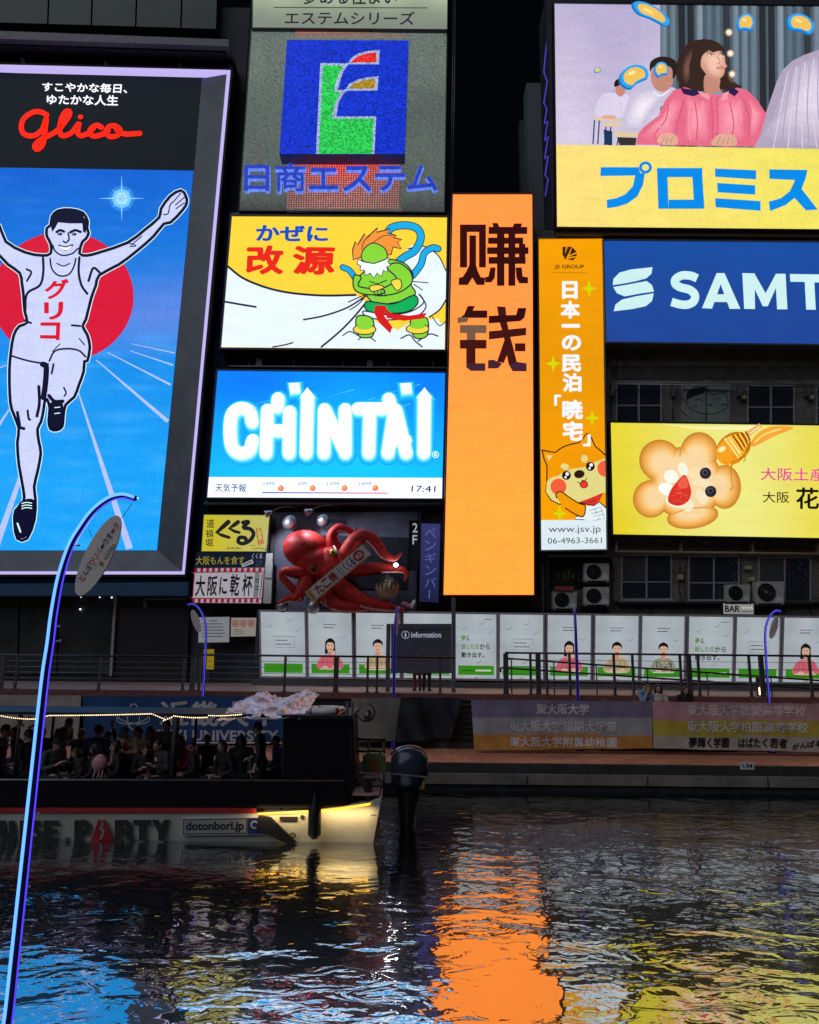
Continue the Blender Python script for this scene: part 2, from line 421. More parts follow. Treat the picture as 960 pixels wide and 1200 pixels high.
# far quay: paved lower promenade with dark fascia and pale ledge in the water
q = MB(); q.box((-150, YQ+0.12, -2), (150, YWALL+0.3, ZD)); struct(q.build('promenade', M_deck))
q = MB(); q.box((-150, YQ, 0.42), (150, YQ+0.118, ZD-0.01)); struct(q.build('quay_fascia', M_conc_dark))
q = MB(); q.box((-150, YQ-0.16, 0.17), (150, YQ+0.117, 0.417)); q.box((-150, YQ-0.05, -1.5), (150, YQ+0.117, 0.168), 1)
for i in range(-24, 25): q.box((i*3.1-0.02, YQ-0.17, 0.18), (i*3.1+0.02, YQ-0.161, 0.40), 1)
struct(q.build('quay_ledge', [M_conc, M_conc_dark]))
q = MB(); q.box((-150, YWALL+0.3, -1.9), (150, 60, ZW)); struct(q.build('walkway', M_pave))
q = MB(); q.box((-150, YWALL, ZD), (150, YWALL+0.298, ZW-0.12))
for z in [0.9+0.16*i for i in range(8)]: q.box((-150, YWALL-0.03, z), (150, YWALL-0.002, z+0.05), 1)
struct(q.build('promenade_wall', [M_conc_dark, M_black]))
q = MB(); q.box((-150, YWALL-0.06, ZW-0.118), (150, YWALL+0.299, ZW+0.06)); struct(q.build('walkway_kerb', pbr('spill_tinted_kerb', (0.2, 0.07, 0.06), 0.7)))  # orange spill from the tall sign put into the kerb colour
q = MB(); q.box((-150, -25, -2), (150, 6.62, 0.42)); struct(q.build('near_promenade', M_conc))

# ------------------------------------------------------------------ buildings
def X(px, Y, y=500): return P(px, y, Y).x
def Zp(py, Y, x=480): return P(x, py, Y).z

# left building that carries the runner billboard
B = thing('corner_building', 'dark office building behind the huge runner billboard, glass shopfront below and beams on top', 'building', (X(100, YF), YF+0.2, ZW))
q = MB(); q.box((-26, YF+0.25, ZW), (X(262, YF), YF+16, 34)); q.build('wall', M_darkwall, B)
q = MB()
q.pp([(-160, 30), (268, 46), (268, 54), (-160, 40)], YF-1.6, 1.8)
q.pp([(-160, 42), (266, 57), (265, 62), (-160, 47)], YF-1.3, 1.3, 1)
q.build('roof_beam', [pbr('beam_paint', (0.16, 0.15, 0.18), 0.45, 0.2), M_dark], B)
for x in (20, 117, 204, 263, -70):
    q = MB(); q.pp([(x, 56+x*0.02), (x+5, 56+x*0.02), (x+10, 75+x*0.02), (x+6, 75+x*0.02)], YF-0.9, 0.25); q.build('bracket', M_dark, B)
q = MB()
for k, (x0, x1) in enumerate([(-140, -62), (-60, 57), (59, 108), (110, 160), (162, 213), (215, 255)]):
    q.pp([(x0, -30), (x1, -30), (x1-2, 26+0.03*x1), (x0-2, 26+0.03*x0)], YF-0.3, 0.4)
q.build('upper_panel', pbr('green_panel', (0.012, 0.035, 0.033), 0.4, 0.1, 0.5, 0.5), B)
q = MB(); q.pp([(-200, 686), (221, 682), (220, 698), (-200, 698)], YF-0.9, 1.1); q.build('fascia', pbr('blue_fascia', (0.03, 0.1, 0.2), 0.4), B)
sf = MB(); sf.pp([(-200, 700), (222, 700), (219, 806), (-200, 806)], YF+0.05, 0.15); sf = sf.build('shopfront', pbr('shop_dark', (0.012, 0.013, 0.018), 0.5), B)
for x0, x1 in ((-150, -64), (-62, 22), (24, 68), (70, 132)):
    q = MB(); q.pp([(x0, 702), (x1, 702), (x1-2, 790), (x0-2, 790)], YF-0.04, 0.05)
    q.build('pane', pbr('shop_glass', (0.05, 0.057, 0.06), 0.12, 0, 0.5, 0.9), sf)
q = MB(); q.pp([(133.5, 700), (136.5, 700), (131, 792), (128, 792)], YF-0.1, 0.14); q.build('door_post', pbr('pale_post', (0.45, 0.43, 0.4), 0.4), sf)
q = MB(); q.pp([(170, 701), (218, 701), (218, 703), (170, 703)], YF-0.06, 0.09); q.pp([(168, 704), (172, 704), (172, 712), (168, 712)], YF-0.06, 0.09)
q.build('shutter_box', M_grey, sf)
for x, y in ((94, 714), (117, 699.5), (95, 699.2), (131, 700)):
    q = MB(); q.ball(P(x, y, YF-0.12), 0.035, 8); q.build('downlight', glow('downlight_glow', '#e8f4ff', 2.5), sf)

# middle building behind the stacked signs
B = thing('sign_building', 'narrow dark building stacked with four lit signs above the red octopus', 'building', (X(400, YF), YF+0.4, ZW))
q = MB(); q.box((X(262, YF)+0.01, YF+0.3, ZW), (X(527, YF), YF+14, 36)); q.build('wall', M_darkwall, B)
q = MB(); q.box((X(527, YF)+0.01, YF+0.9, ZW), (X(626, YF), YF+10, Zp(240, YF))); q.build('side_wing', pbr('rust_wall', (0.1, 0.05, 0.045), 0.8), B)
q = MB(); q.pp([(240, 587), (520, 588), (519, 591), (238, 591)], YF-0.4, 0.65); q.build('soffit', pbr('soffit_panel', (0.24, 0.25, 0.3), 0.35, 0.3), B)
q = MB(); q.pp([(318, 600), (490, 600), (488, 716), (316, 716)], YF+0.02, 0.25); q.build('wall_niche', pbr('slate_panel', (0.10, 0.11, 0.17), 0.5, 0.1, 0.4, 1.5), B)
q = MB(); q.pp([(372, 627), (478, 630), (477, 690), (372, 690)], YF-0.03, 0.045); q.build('window', M_glass, B)
q = MB(); q.pp([(520, 698), (632, 698), (634, 712), (520, 712)], YF-0.1, 0.9); q.build('lintel', pbr('red_lintel', (0.14, 0.045, 0.04), 0.6), B)
q = MB(); q.pbox(317, 606, 321, 716, YF-0.1, 0.11); q.pbox(491, 600, 494, 716, YF-0.1, 0.11); q.build('conduit', M_dark, B)
for y in (249, 411, 417, 428):
    q = MB(); q.pp([(268, y), (524, y+2), (524, y+3.4), (268, y+1.4)], YF-0.05, 0.33); q.build('mounting_rail', M_grey if y != 417 else M_dark, B)
for k, (x, y0, y1) in enumerate(((292, 410, 434), (345, 410, 433), (402, 411, 434), (455, 411, 434), (508, 411, 435), (247, 440, 600), (529, 240, 690))):
    q = MB(); q.tube([P(x, y0, YF+0.1), P(x-(2 if y1 > 500 else 0), y1, YF+0.1)], 0.045, 6); q.build('conduit', M_grey, B)
for x, y in ((300, 420), (430, 421), (246, 500), (243, 618), (233, 690), (232, 640)):
    q = MB(); q.pbox(x, y, x+7, y+9, YF-0.02, 0.28); q.build('junction_box', pbr('wall_box_grey', (0.25, 0.26, 0.3), 0.5), B)
tag_l = thing('cable_ladder', 'thin vertical cable ladder climbing the dark wall beside the grey mesh sign', 'cable ladder', P(532, 225, YF-0.1))
q = MB()
q.tube([P(534, -20, YF), P(532.5, 120, YF), P(530, 226, YF)], 0.03, 6); q.tube([P(531.5, -20, YF), P(530, 120, YF), P(527.5, 226, YF)], 0.03, 6)
for k in range(60):
    y = -18+k*4.0; q.tube([P(531.5-(y/120), y, YF), P(534-(y/140), y, YF)], 0.018, 5)
q.build('rail', M_grey, tag_l)

# building side far behind with neon
B = thing('rear_building', 'grey windowless building seen in the gap beside the yellow-edged billboard', 'building', P(628, 240, 40))
q = MB(); a0 = P(617, 97, 40); q.box((a0.x, 40, ZW), (a0.x+12, 41.2, a0.z)); q.build('wall', pbr('teal_grey', (0.14, 0.165, 0.18), 0.7, 0, 0.2, 0.6), B)
q = MB(); q.box((P(604, 160, 44).x, 42, ZW), (P(604, 160, 44).x+8, 42.6, P(604, 165, 44).z)); q.build('annexe', M_darkwall, B)

# right brick building
YB = 30.2
B = thing('brick_building', 'brown brick building with dark windows behind the right-hand signs', 'building', (X(800, YB), YB, ZW))
q = MB(); q.box((X(630, YB), YB, ZW), (X(1180, YB), YB+14, Zp(268, YB))); q.build('wall', M_brick, B)
q = MB(); q.box((X(655, YB), YB-0.03, Zp(268, YB)), (X(1180, YB), YB+2, Zp(-10, YB))); q.build('upper_wall', M_darkwall, B)
q = MB(); q.pbox(716, 428, 1040, 445, YB-0.012, 0.01)  # darker band across the brick above the windows
q.build('dark_band', pbr('dark_band_tone', (0.075, 0.07, 0.065), 0.9, 0, 0.5, 2.0), B)
def window(x0, y0, x1, y1, cols=2, split=None, curtain=None, name='window'):
    fr = MB(); Y = YB-0.06; t = 1.7
    fr.pframe([(x0, y0), (x1, y0), (x1, y1), (x0, y1)], [(x0+t, y0+t), (x1-t, y0+t), (x1-t, y1-t), (x0+t, y1-t)], Y, 0.06)
    for c in range(1, cols):
        x = x0+(x1-x0)*c/cols; fr.pbox(x-0.9, y0+t, x+0.9, y1-t, Y-0.01, 0.055)
    if split: fr.pbox(x0+t, split-0.7, x1-t, split+0.7, Y+0.01, 0.04)
    fr.pbox(x0-2, y1, x1+2, y1+2.6, Y-0.1, 0.16)
    fo = fr.build(name, pbr('window_frame', (0.42, 0.42, 0.45), 0.4, 0.2), B)
    pn = MB(); pn.pbox(x0+t, y0+t, x1-t, y1-t, Y+0.035, 0.02); pn.build('pane', M_glass, fo)
    if curtain:
        c = MB(); xa, xb = curtain; k = 14
        for i in range(k):
            u0, u1 = xa+(xb-xa)*i/k, xa+(xb-xa)*(i+0.55)/k
            c.pbox(u0, y0+t+0.4, u1, (split or y1)-t, Y+0.028, 0.006)
        c.build('curtain', pbr('curtain_cloth', (0.10, 0.10, 0.11), 0.8), fo)
    return fo
window(722, 449, 776, 500, 2, 475); 
cw = window(799, 450, 856, 500, 2, 479)
a = Art(YB-0.075, start=0.001)
a.poly([(801, 452), (854.5, 452), (854.5, 498), (801, 498)], '#93a098')
c = '#1c1f24'; t = T(3.692, 700, 430)
for s_ in ([(385, 150), (395, 110), (430, 85), (470, 92), (500, 120), (545, 110), (565, 140), (560, 175), (520, 200), (490, 205)],
           [(385, 150), (400, 180), (450, 200), (490, 205)], [(365, 135), (390, 155)], [(360, 190), (400, 220)], [(425, 145), (440, 138), (455, 147)],
           [(505, 140), (518, 133), (530, 142)], [(480, 160), (488, 167), (497, 160)], [(415, 170), (430, 168)], [(535, 165), (560, 160)]):
    a.stroke(t(s_), 0.9, c)
a.poly(t([(385, 140), (400, 100), (460, 88), (462, 110), (420, 125)]), c, True)
a.stroke([(827.5, 452), (827.5, 498)], 1.3, c, False); a.stroke([(801, 457), (854, 458)], 1.1, c, False)
a.build('window_sticker', A_paint, cw)
window(876, 451, 932, 500, 2, 477); window(957, 452, 1012, 500, 2, 478)
window(728, 650, 788, 703, 2, 682, (730, 757)); window(807, 651.5, 867, 704, 2, 683)
window(889, 653, 951, 706, 2, None, (891, 918)); window(975, 654, 1030, 707, 2, 686)
a = Art(YB-0.08)
for x0, y0, x1, y1 in ((811, 657, 816, 700), (856, 655, 865, 661), (858, 670, 864, 682), (921, 657, 925, 665), (923, 670, 925, 700), (936, 656, 940, 668), (942, 668, 945, 702)):
    for k in range(7):
        x = x0+random.random()*(x1-x0); y = y0+k*(y1-y0)/7
        a.stroke([(x, y), (x+random.uniform(-2, 2), y+2.2)], 0.7, '#6a7078' if x0 != 921 else '#8a2020', False)
a.build('window_lettering', A_paint, B)
q = MB(); q.tube([P(722, 643, YB-0.3), P(722, 646.5, YB-0.3), P(1040, 650, YB-0.3)], 0.055, 8)
for x in (722, 798, 882, 958): q.pbox(x, 634+x*0.01-7, x+1.6, 647+(x-722)*0.0105, YB-0.3, 0.3)
q.build('pipe', pbr('cream_pipe', (0.62, 0.5, 0.36), 0.5), B)
q = MB(); q.tube([P(718, 447.5, YB-0.35), P(1040, 452, YB-0.35)], 0.03, 6); q.tube([P(718, 450, YB-0.35), P(1040, 454.5, YB-0.35)], 0.03, 6)
for x in (718, 790, 868, 948): q.pbox(x-1, 448, x+1.3, 463, YB-0.36, 0.36)
q.build('awning_rail', M_grey, B)
q = MB()
for x in (870, 950): q.pbox(x, 463, x+4.5, 467, YB-0.25, 0.25)
q.pbox(874, 663, 881, 667, YB-0.2, 0.2); q.pbox(879, 676, 885, 681, YB-0.2, 0.2); q.pbox(796, 673, 801, 679, YB-0.2, 0.2)
q.build('junction_box', pbr('cream_box', (0.5, 0.44, 0.28), 0.5), B)
for pth in ([(869, 632), (868, 650), (868, 704)], [(797, 660), (796, 690), (803, 712)], [(806, 655), (802, 668), (803, 700)], [(640, 652), (641, 690), (638, 716)], [(643, 652), (644, 700)],
            [(716, 655), (719, 672), (717, 690), (720, 714)], [(768, 704), (764, 712), (762, 719)], [(711, 655), (713, 668)], [(945, 706), (954, 725)], [(722, 407), (722, 440)], [(715, 455), (716, 488)], [(790, 455), (788, 492)]):
    q = MB(); q.tube(spline([P(x, y, YB-0.12) for x, y in pth]), 0.022, 6); q.build('cable', M_dark, B)
q = MB(); q.pbox(643, 650, 722, 653, YB-0.9, 0.9); q.pbox(640, 650, 644, 716, YB-0.4, 0.4); q.pbox(644, 655, 690, 690, YB-0.05, 0.045, 1)
q.build('service_bay', [M_dark, M_glass], B)
q = MB(); q.pbox(724, 704.5, 1040, 707, YB-0.42, 0.42); q.build('ledge', M_conc_dark, B)

def aircon(x0, y0, x1, y1, Y, label, fan):
    t = thing('air_conditioner', label, 'air conditioner', P((x0+x1)/2, y1, Y+0.15), 'outdoor air conditioner units on the brick wall')
    q = MB(); q.pbox(x0, y0, x1, y1, Y, 0.32); q.pbox(x0+1, y1, x0+3, y1+1.6, Y+0.02, 0.3); q.pbox(x1-3, y1, x1-1, y1+1.6, Y+0.02, 0.3)
    q.build('casing', pbr('aircon_beige', (0.52, 0.5, 0.45), 0.5), t)
    cx = x0+(x1-x0)*0.38; cy = (y0+y1)/2; r = min((x1-x0)*0.33, (y1-y0)*0.43)
    q = MB(); cpt = P(cx, cy, Y); R = r*Y/F
    ring = []
    for k in range(24):
        a = 2*math.pi*k/24; ring.append(cpt+Vector((math.cos(a)*R, -0.012, math.sin(a)*R)))
    q.prism(ring, [p+Vector((0, 0.01, 0)) for p in ring])
    g = q.build('fan_grille', M_black, t)
    q = MB()
    for rr in (0.35, 0.65, 0.95):
        q.tube([cpt+Vector((math.cos(2*math.pi*k/24)*R*rr, -0.02, math.sin(2*math.pi*k/24)*R*rr)) for k in range(25)], 0.008, 4)
    q.ball(cpt+Vector((0, -0.02, 0)), (R*0.2, 0.02, R*0.2), 10)
    q.build('grille_ring', M_grey if fan else M_dark, g)
    q = MB(); q.pbox(x0+(x1-x0)*0.74, y1-(y1-y0)*0.3, x1-1.5, y1-1.5, Y-0.006, 0.005); q.build('service_cover', M_white, t)
    q = MB(); q.pbox(x0-1.5, y1+1.6, x1+1.5, y1+3, Y, max(0.4, YB-Y)); q.build('shelf', M_dark, t)
aircon(685, 660, 714, 680.5, YB-0.6, 'beige air conditioner unit on the upper shelf under the yellow dog sign', 0)
aircon(685, 688, 714, 708.5, YB-0.6, 'beige air conditioner unit directly below another one, under the dog sign', 0)
aircon(648, 693, 676, 713, YB-0.6, 'lowest left air conditioner unit below the small planter', 0)
aircon(852, 685, 879, 705, YB-0.45, 'smaller air conditioner unit in front of window above the BAR sign', 0)
aircon(886, 681.5, 919, 707, YB-0.5, 'largest air conditioner unit with pale fan hub, right of the BAR sign', 1)
# planter on the service bay
t_ = thing('potted_plant', 'scraggly potted plant in a red box above the lowest air conditioner', 'plant', P(662, 692, YB-0.6))
q = MB(); q.pp([(650, 687), (673, 687), (672, 692), (651, 692)], YB-0.7, 0.25); q.build('pot', pbr('red_pot', (0.3, 0.05, 0.04), 0.6), t_)
q = MB()
for k in range(90):
    c_ = P(664+random.gauss(0, 5), 682-abs(random.gauss(0, 9)), YB-0.6+random.uniform(-0.12, 0.12)); s_ = random.uniform(0.05, 0.11)
    d1 = Vector((random.uniform(-1, 1), random.uniform(-1, 1), random.uniform(-1, 1))).normalized()*s_; d2 = d1.cross(Vector((random.random(), random.random(), 1))).normalized()*s_*0.5
    q.add([c_-d1, c_+d2, c_+d1, c_-d2], [(0, 1, 2, 3)])
for k in range(9): q.tube([P(656+k*2, 688, YB-0.6), P(660+random.uniform(-10, 10), 670, YB-0.6)], 0.01, 4)
q.build('foliage', pbr('leaf_green', (0.08, 0.1, 0.03), 0.6, 0, 0.6, 9), t_)

# ------------------------------------------------------------------ signs
def sign(name, label, cat, quad, Y, depth, edge=3.0, mat=None, rim=0.06, group=None):
    """box with a raised rim around its face; the artwork goes on the face"""
    cx = sum(p[0] for p in quad)/4; cy = max(p[1] for p in quad)
    t = thing(name, label, cat, P(cx, cy, Y+depth/2), group)
    q = MB(); q.pp(quad, Y, depth)
    o = []
    mx, my = cx, sum(p[1] for p in quad)/4
    for x, y in quad: o.append((x+(edge if x > mx else -edge), y+(edge if y > my else -edge)))
    q.pframe(o, quad, Y-rim, depth+rim)
    q.build('frame', mat or M_dark, t); return t

# --- runner billboard
YG = 29.4
t = thing('runner_billboard', 'giant blue billboard of a white running athlete with raised arms before a red disc', 'billboard', P(60, 671, YG))
q = MB(); o = [(-225, 70), (270, 82), (216, 673), (-172, 673)]; i = [(-150, 83), (238, 88), (184, 645), (-110, 644)]
q.pp([(-222, 72), (266, 84), (213, 669), (-170, 669)], YG+0.75, 0.1)
bev = pbr('bezel_grey', (0.11, 0.135, 0.165), 0.4, 0.1, 0.35, 0.8)
fr = [(-225, 70), (270, 82), (216, 673), (-172, 673)]; fi = [(-222, 73.6), (265.8, 85.6), (213.4, 669.6), (-170, 669.6)]
ins = [(-150, 86), (236, 90), (184, 645), (-110, 645)]
a_ = [P(x, y, YG-0.28) for x, y in fi]; b_ = [P(x, y, YG+0.02) for x, y in ins]
q.add(a_+b_, [(0, 1, 5, 4), (1, 2, 6, 5), (2, 3, 7, 6), (3, 0, 4, 7)], 0)
q.pframe([(-230, 67), (273, 79.5), (218.5, 676), (-175, 676)], fr, YG-0.3, 1.0, 1)
q.build('frame', [bev, M_black], t)
q = MB(); q.pframe(fr, fi, YG-0.34, 0.3); q.build('led_border', glow('lavender_led', '#c4b6f4', 1.0), t)
a = Art(YG)
def sky_(x, y):
    v = (y-195)/450
    c = mix(lin('#0763cf'), lin('#1ba6ee'), v*1.25)
    if y < 420: c = mix(c, lin('#a79ae0'), 0.28*math.exp(-((y-372-0.13*(150-x))/40)**2)*min(1, max(0, (x-60)/110)) + 0.3*math.exp(-((y-372)/40)**2)*min(1, max(0, (-x)/90)))
    nz = noise.noise(Vector((x*0.018, y*0.16, 3.1)))
    return mix(c, lin('#5cc3f2') if y > 380 else lin('#3a86e0'), max(0, nz)*0.45)
a.rect(-148, 86, 236, 90, '#0a1418')
a.poly([(-150, 86), (236, 90), (227, 200), (-146, 194)], '#0b151b')
a.field([(-146, 194), (227, 200), (184, 645), (-110, 645)], 60, 70, sky_)
a.build('screen', A_run, t)
a = Art(YG, start=0.02)
T6 = T(4.615, 0, 380)
for p_, w_ in (([(92, 460), (152, 643)], (1.5, 8.5)), ([(113, 422), (197, 494)], (1, 4.5)), ([(126, 413), (200, 451)], (0.8, 2.5)), ([(152, 411), (203, 428)], (0.7, 1.8)), ([(154, 403), (205, 414)], (0.6, 1.3)),
               ([(11, 480), (-40, 560)], (2, 6)), ([(8, 428), (-90, 470)], (1, 3.5)), ([(-10, 415), (-120, 440)], (0.8, 2.2)), ([(56, 470), (-5, 643)], (1.5, 8))):
    a.stroke(p_, 1, '#b7c4ee', False, taper=w_, round_=False)
a.build('track_lines', A_run, t)
a = Art(YG, start=0.03)
for r, c in ((24, '#2c8fe2'), (17, '#49a9ea'), (11, '#7cc7f2'), (7, '#c2e2fa')): a.ell(143, 233, r*0.62 if r > 12 else r, r*0.62 if r > 12 else r, c)
for dx, dy in ((26, 0), (0, 26), (10, 10), (10, -10)): 
    for s_ in (1, -1): a.stroke([(143, 233), (143+s_*dx, 233+s_*dy)], 1, '#8fd0f5', False, taper=(2.6, 0.3), round_=False)
a.build('sun_flare', A_run, t)
a = Art(YG, start=0.03); a.ell(74, 348, 83, 76, '#d4163a', n=64); a.build('red_disc', A_run, t)
a = Art(YG, start=0.045)
K = lambda pts: [(x/4, 190+y/4) for x, y in pts]
body = K([(-130, 130), (-150, 200), (-120, 250), (-60, 280), (0, 300), (30, 375), (120, 425), (200, 440), (240, 430), (240, 385), (222, 350), (222, 312), (240, 298), (246, 258), (275, 230), (332, 225), (390, 240), (413, 280), (410, 312), (418, 335),
          (405, 362), (388, 378), (375, 430), (410, 440), (470, 425), (600, 380), (680, 320), (748, 262), (756, 222), (800, 162), (850, 135), (872, 160), (878, 190), (860, 225), (802, 285), (770, 292), (720, 352), (640, 422), (560, 482), (468, 532),
          (452, 580), (430, 640), (405, 740), (390, 772), (412, 812), (424, 870), (412, 935)]) + \
       T6([(460, 200), (455, 260), (430, 330), (405, 395), (358, 438), (346, 500), (340, 555), (310, 574), (276, 568), (266, 522), (272, 455), (256, 405), (245, 420), (238, 470), (225, 530), (206, 570), (214, 640), (224, 700), (206, 800), (188, 880), (195, 945), (190, 1055), (150, 1160), (97, 1160), (82, 1080), (86, 1010), (130, 960), (130, 900), (105, 760), (97, 640), (105, 562), (66, 460), (56, 380), (54, 250), (62, 150), (78, 60), (108, 12)]) + \
       K([(130, 755), (118, 700), (112, 620), (105, 570), (95, 522), (40, 482), (0, 440), (-80, 380), (-170, 320), (-230, 240), (-225, 170), (-180, 110)])
NV, FL, WH = '#0b0d2e', '#ccd2f2', '#dcf6fa'
a.stroke(body, 5.2, WH, True, True, 2); a.poly(body, FL, True, 2); a.stroke(body, 3.6, NV, True, True, 2)
a.poly(K([(247, 330), (238, 290), (250, 255), (275, 235), (335, 228), (385, 242), (408, 280), (405, 335), (392, 330), (388, 290), (330, 290), (275, 285), (262, 310)]), NV)
for s_, w_ in (([(268, 330), (285, 322), (302, 328)], 2.6), ([(332, 332), (355, 322), (380, 330)], 2.6), ([(322, 335), (326, 365), (312, 380), (300, 374)], 1.6), ([(282, 396), (312, 402), (342, 394)], 1.6), ([(292, 408), (312, 416), (334, 404)], 1.2),
               ([(250, 392), (262, 420), (295, 440), (340, 432), (368, 408)], 1.5),
               ([(238, 455), (245, 500), (270, 530), (300, 537), (330, 525), (350, 490), (358, 455)], 1.6), ([(270, 478), (300, 490), (330, 478)], 1.2), ([(205, 452), (206, 520), (190, 580), (130, 620), (122, 700)], 2.4), ([(375, 450), (372, 520), (385, 580), (412, 620)], 2.4),
               ([(130, 560), (150, 520), (128, 505)], 2), ([(418, 560), (440, 500), (470, 520)], 2.4), ([(618, 392), (668, 350), (650, 365)], 1.1), ([(600, 380), (640, 395), (612, 400)], 1), ([(770, 250), (790, 245), (800, 205), (815, 190)], 1.2),
               ([(815, 190), (850, 150)], 1.1), ([(825, 205), (866, 170)], 1.1), ([(828, 222), (866, 195)], 1.1), ([(60, 912), (140, 935), (230, 950)], 1.8), ([(235, 935), (260, 890), (310, 878), (370, 885), (405, 915)], 1.8), ([(250, 890), (285, 855)], 1),
               ([(340, 768), (380, 772)], 2), ([(120, 745), (150, 758)], 2), ([(375, 830), (400, 860)], 1.2)):
    a.stroke(K(s_), w_*1.2, NV)
for s_, w_ in (([(235, 220), (255, 235), (250, 330), (240, 400)], 5.5), ([(215, 340), (218, 430), (205, 500)], 3), ([(350, 345), (362, 375), (352, 392)], 1.6), ([(155, 470), (160, 510), (168, 520)], 2.2), ([(110, 560), (135, 568)], 3), ([(100, 480), (112, 550)], 3), ([(270, 390), (300, 420), (345, 420)], 3.5), ([(295, 220), (285, 270)], 2)):
    a.stroke(T6(s_), w_*1.2, NV)
for x_, y_ in K([(285, 342), (352, 343)]): a.ell(x_, y_, 2.9, 1.7, NV); a.ell(x_-0.9, y_-0.4, 0.7, 0.6, FL)
a.poly(K([(284, 397), (312, 404), (340, 395), (330, 413), (312, 418), (294, 412)]), '#f2f2fa', True); a.stroke(K([(280, 394), (312, 402), (344, 392)]), 1.4, NV)
a.poly(T6([(278, 430), (345, 430), (338, 550), (310, 568), (280, 562), (268, 520)]), NV, True)
a.poly(T6([(128, 955), (192, 955), (186, 1050), (150, 1150), (98, 1152), (84, 1080), (90, 1010)]), NV, True)
for k in range(3): a.stroke(T6([(125, 972+k*14), (150, 966+k*14), (178, 970+k*14)]), 1.1, WH); 
for k in range(2): a.stroke(T6([(302, 455+k*32), (330, 452+k*32)]), 1.0, WH)
a.stroke(T6([(102, 1080), (118, 1125)]), 2.0, WH)
a.build('athlete_figure', A_run, t)
a = Art(YG, start=0.12)
RD = '#d81330'
a.text('グ', K([(214, 560), (330, 552), (322, 645), (218, 650)]), RD, 0.035); a.text('リ', K([(212, 662), (304, 660), (300, 745), (214, 745)]), RD, 0.035); a.text('コ', K([(194, 756), (290, 756), (286, 840), (194, 838)]), RD, 0.035)
a.build('vest_lettering', A_run, t)
a = Art(YG, start=0.05)
T1 = T(3.4286, 0, 0)
a.text('すこやかな毎日、', T1([(172, 333), (516, 340), (512, 378), (172, 370)]), '#f2f2ff', 0.02); a.text('ゆたかな人生', T1([(190, 382), (478, 386), (476, 428), (190, 422)]), '#f2f2ff', 0.02)
a.build('slogan_lettering', lit('bright_print', 1.3), t)
a = Art(YG-0.04)
LG = [[(188, 462), (165, 450), (130, 452), (95, 478), (86, 515), (100, 540), (135, 545), (170, 520), (186, 475), (180, 530), (172, 580), (150, 600), (140, 585), (165, 560), (215, 535), (245, 510), (275, 470), (280, 450), (265, 448), (248, 475), (240, 520), (250, 545), (285, 535), (310, 505), (318, 498), (312, 530), (325, 545), (355, 535), (375, 515)],
      [(408, 512), (390, 503), (368, 515), (360, 535), (378, 547), (410, 540), (435, 525)], [(462, 505), (440, 508), (426, 528), (440, 548), (470, 545), (484, 525), (468, 508), (470, 520), (500, 538), (562, 536)]]
for s_ in LG: a.stroke(T1(s_), 6.0, '#ff2008', seg=6)
a.ell(*T1([(324, 470)])[0], 3.1, 2.8, '#ff2008')
a.build('script_lettering', lit('neon_print', 1.25), t)

# --- grey mesh sign with the green letter logo
YE = 29.7
t = sign('mesh_logo_sign', 'grey mesh sign with square blue board, green stepped logo and blue lettering over red dots', 'sign', [(295, 35), (523.5, 38), (520.5, 248), (280.5, 246)], YE, 0.3, 1.2)
a = Art(YE)
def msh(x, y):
    c = lin('#59635f'); c = mix(c, lin('#77837a'), math.exp(-((y-60)/60)**2)*0.5+0.25*noise.noise(Vector((x*0.03, y*0.02, 0))))  # lamp wash painted in, paler near the top
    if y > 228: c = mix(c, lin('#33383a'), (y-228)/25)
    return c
a.field([(295, 35), (523.5, 38), (520.5, 248), (280.5, 246)], 40, 40, msh); a.build('mesh_panel', lit('mesh_painted_wash', 1.05, 0.35, 0.05), t)  # panel given its own glow instead of lamps shining on it
a = Art(YE, start=0.02)
T4 = T(3.5556, 270, 0)
a.stroke(T4([(270, 131), (720, 131)]), 3.5, '#d8584a', False, round_=False)
for j in range(24):
    for i in range(46):
        x, y = 242+i*10.2+(j % 2)*0, 655+j*9.2
        if y > 800 or True:
            px, py = T4([(x+(4-j*0.3), y)])[0]; a.k = 0
            b_ = 0.5+0.5*math.sin(math.pi*i/45); e = 0.55+0.45*random.random()
            a._add([a.pt(px+dx*0.95, py+dy*0.95) for dx, dy in ((-1, 0), (0, -1), (1, 0), (0, 1))], [(0, 1, 2, 3)], mix(lin('#8a4a48'), lin('#ff9a90'), b_*e))
for j in range(2):
    for i in range(44):
        px, py = T4([(275+i*10.3, 146+j*10)])[0]; a.k = 0
        a._add([a.pt(px+dx*0.95, py+dy*0.95) for dx, dy in ((-1, 0), (0, -1), (1, 0), (0, 1))], [(0, 1, 2, 3)], lin('#b0625a'))
a.build('led_dots', lit('dot_lit', 1.1), t)
a = Art(YE, start=0.012); 
a.field(T4([(250, 640), (715, 640), (715, 885), (235, 885)]), 30, 14, lambda x, y: mix(lin('#5a5652'), lin('#c81c22'), 1.0*math.exp(-((x-404)/52)**2)*math.exp(-((y-192)/24)**2)))  # red glow of the dots painted onto the mesh
a.build('painted_red_glow', lit('mesh_painted_wash', 1.05), t)
q = MB(); bq = T4([(236, 166), (743, 168), (727, 642), (204, 642)]); q.pp(bq, YE-0.7, 0.69); bo = q.build('logo_box', pbr('navy_box', (0.05, 0.05, 0.12), 0.4), t)
a = Art(YE-0.7); a.poly(bq, '#1236d0'); a.build('logo_panel', lit('led_coarse', 1.0, 0.5, 0.07), bo)
a = Art(YE-0.71)
G_ = T4([(375, 262), (487, 264), (466, 300), (452, 335), (442, 375), (478, 375), (455, 410), (441, 445), (434, 485), (608, 485), (600, 641), (357, 641)])
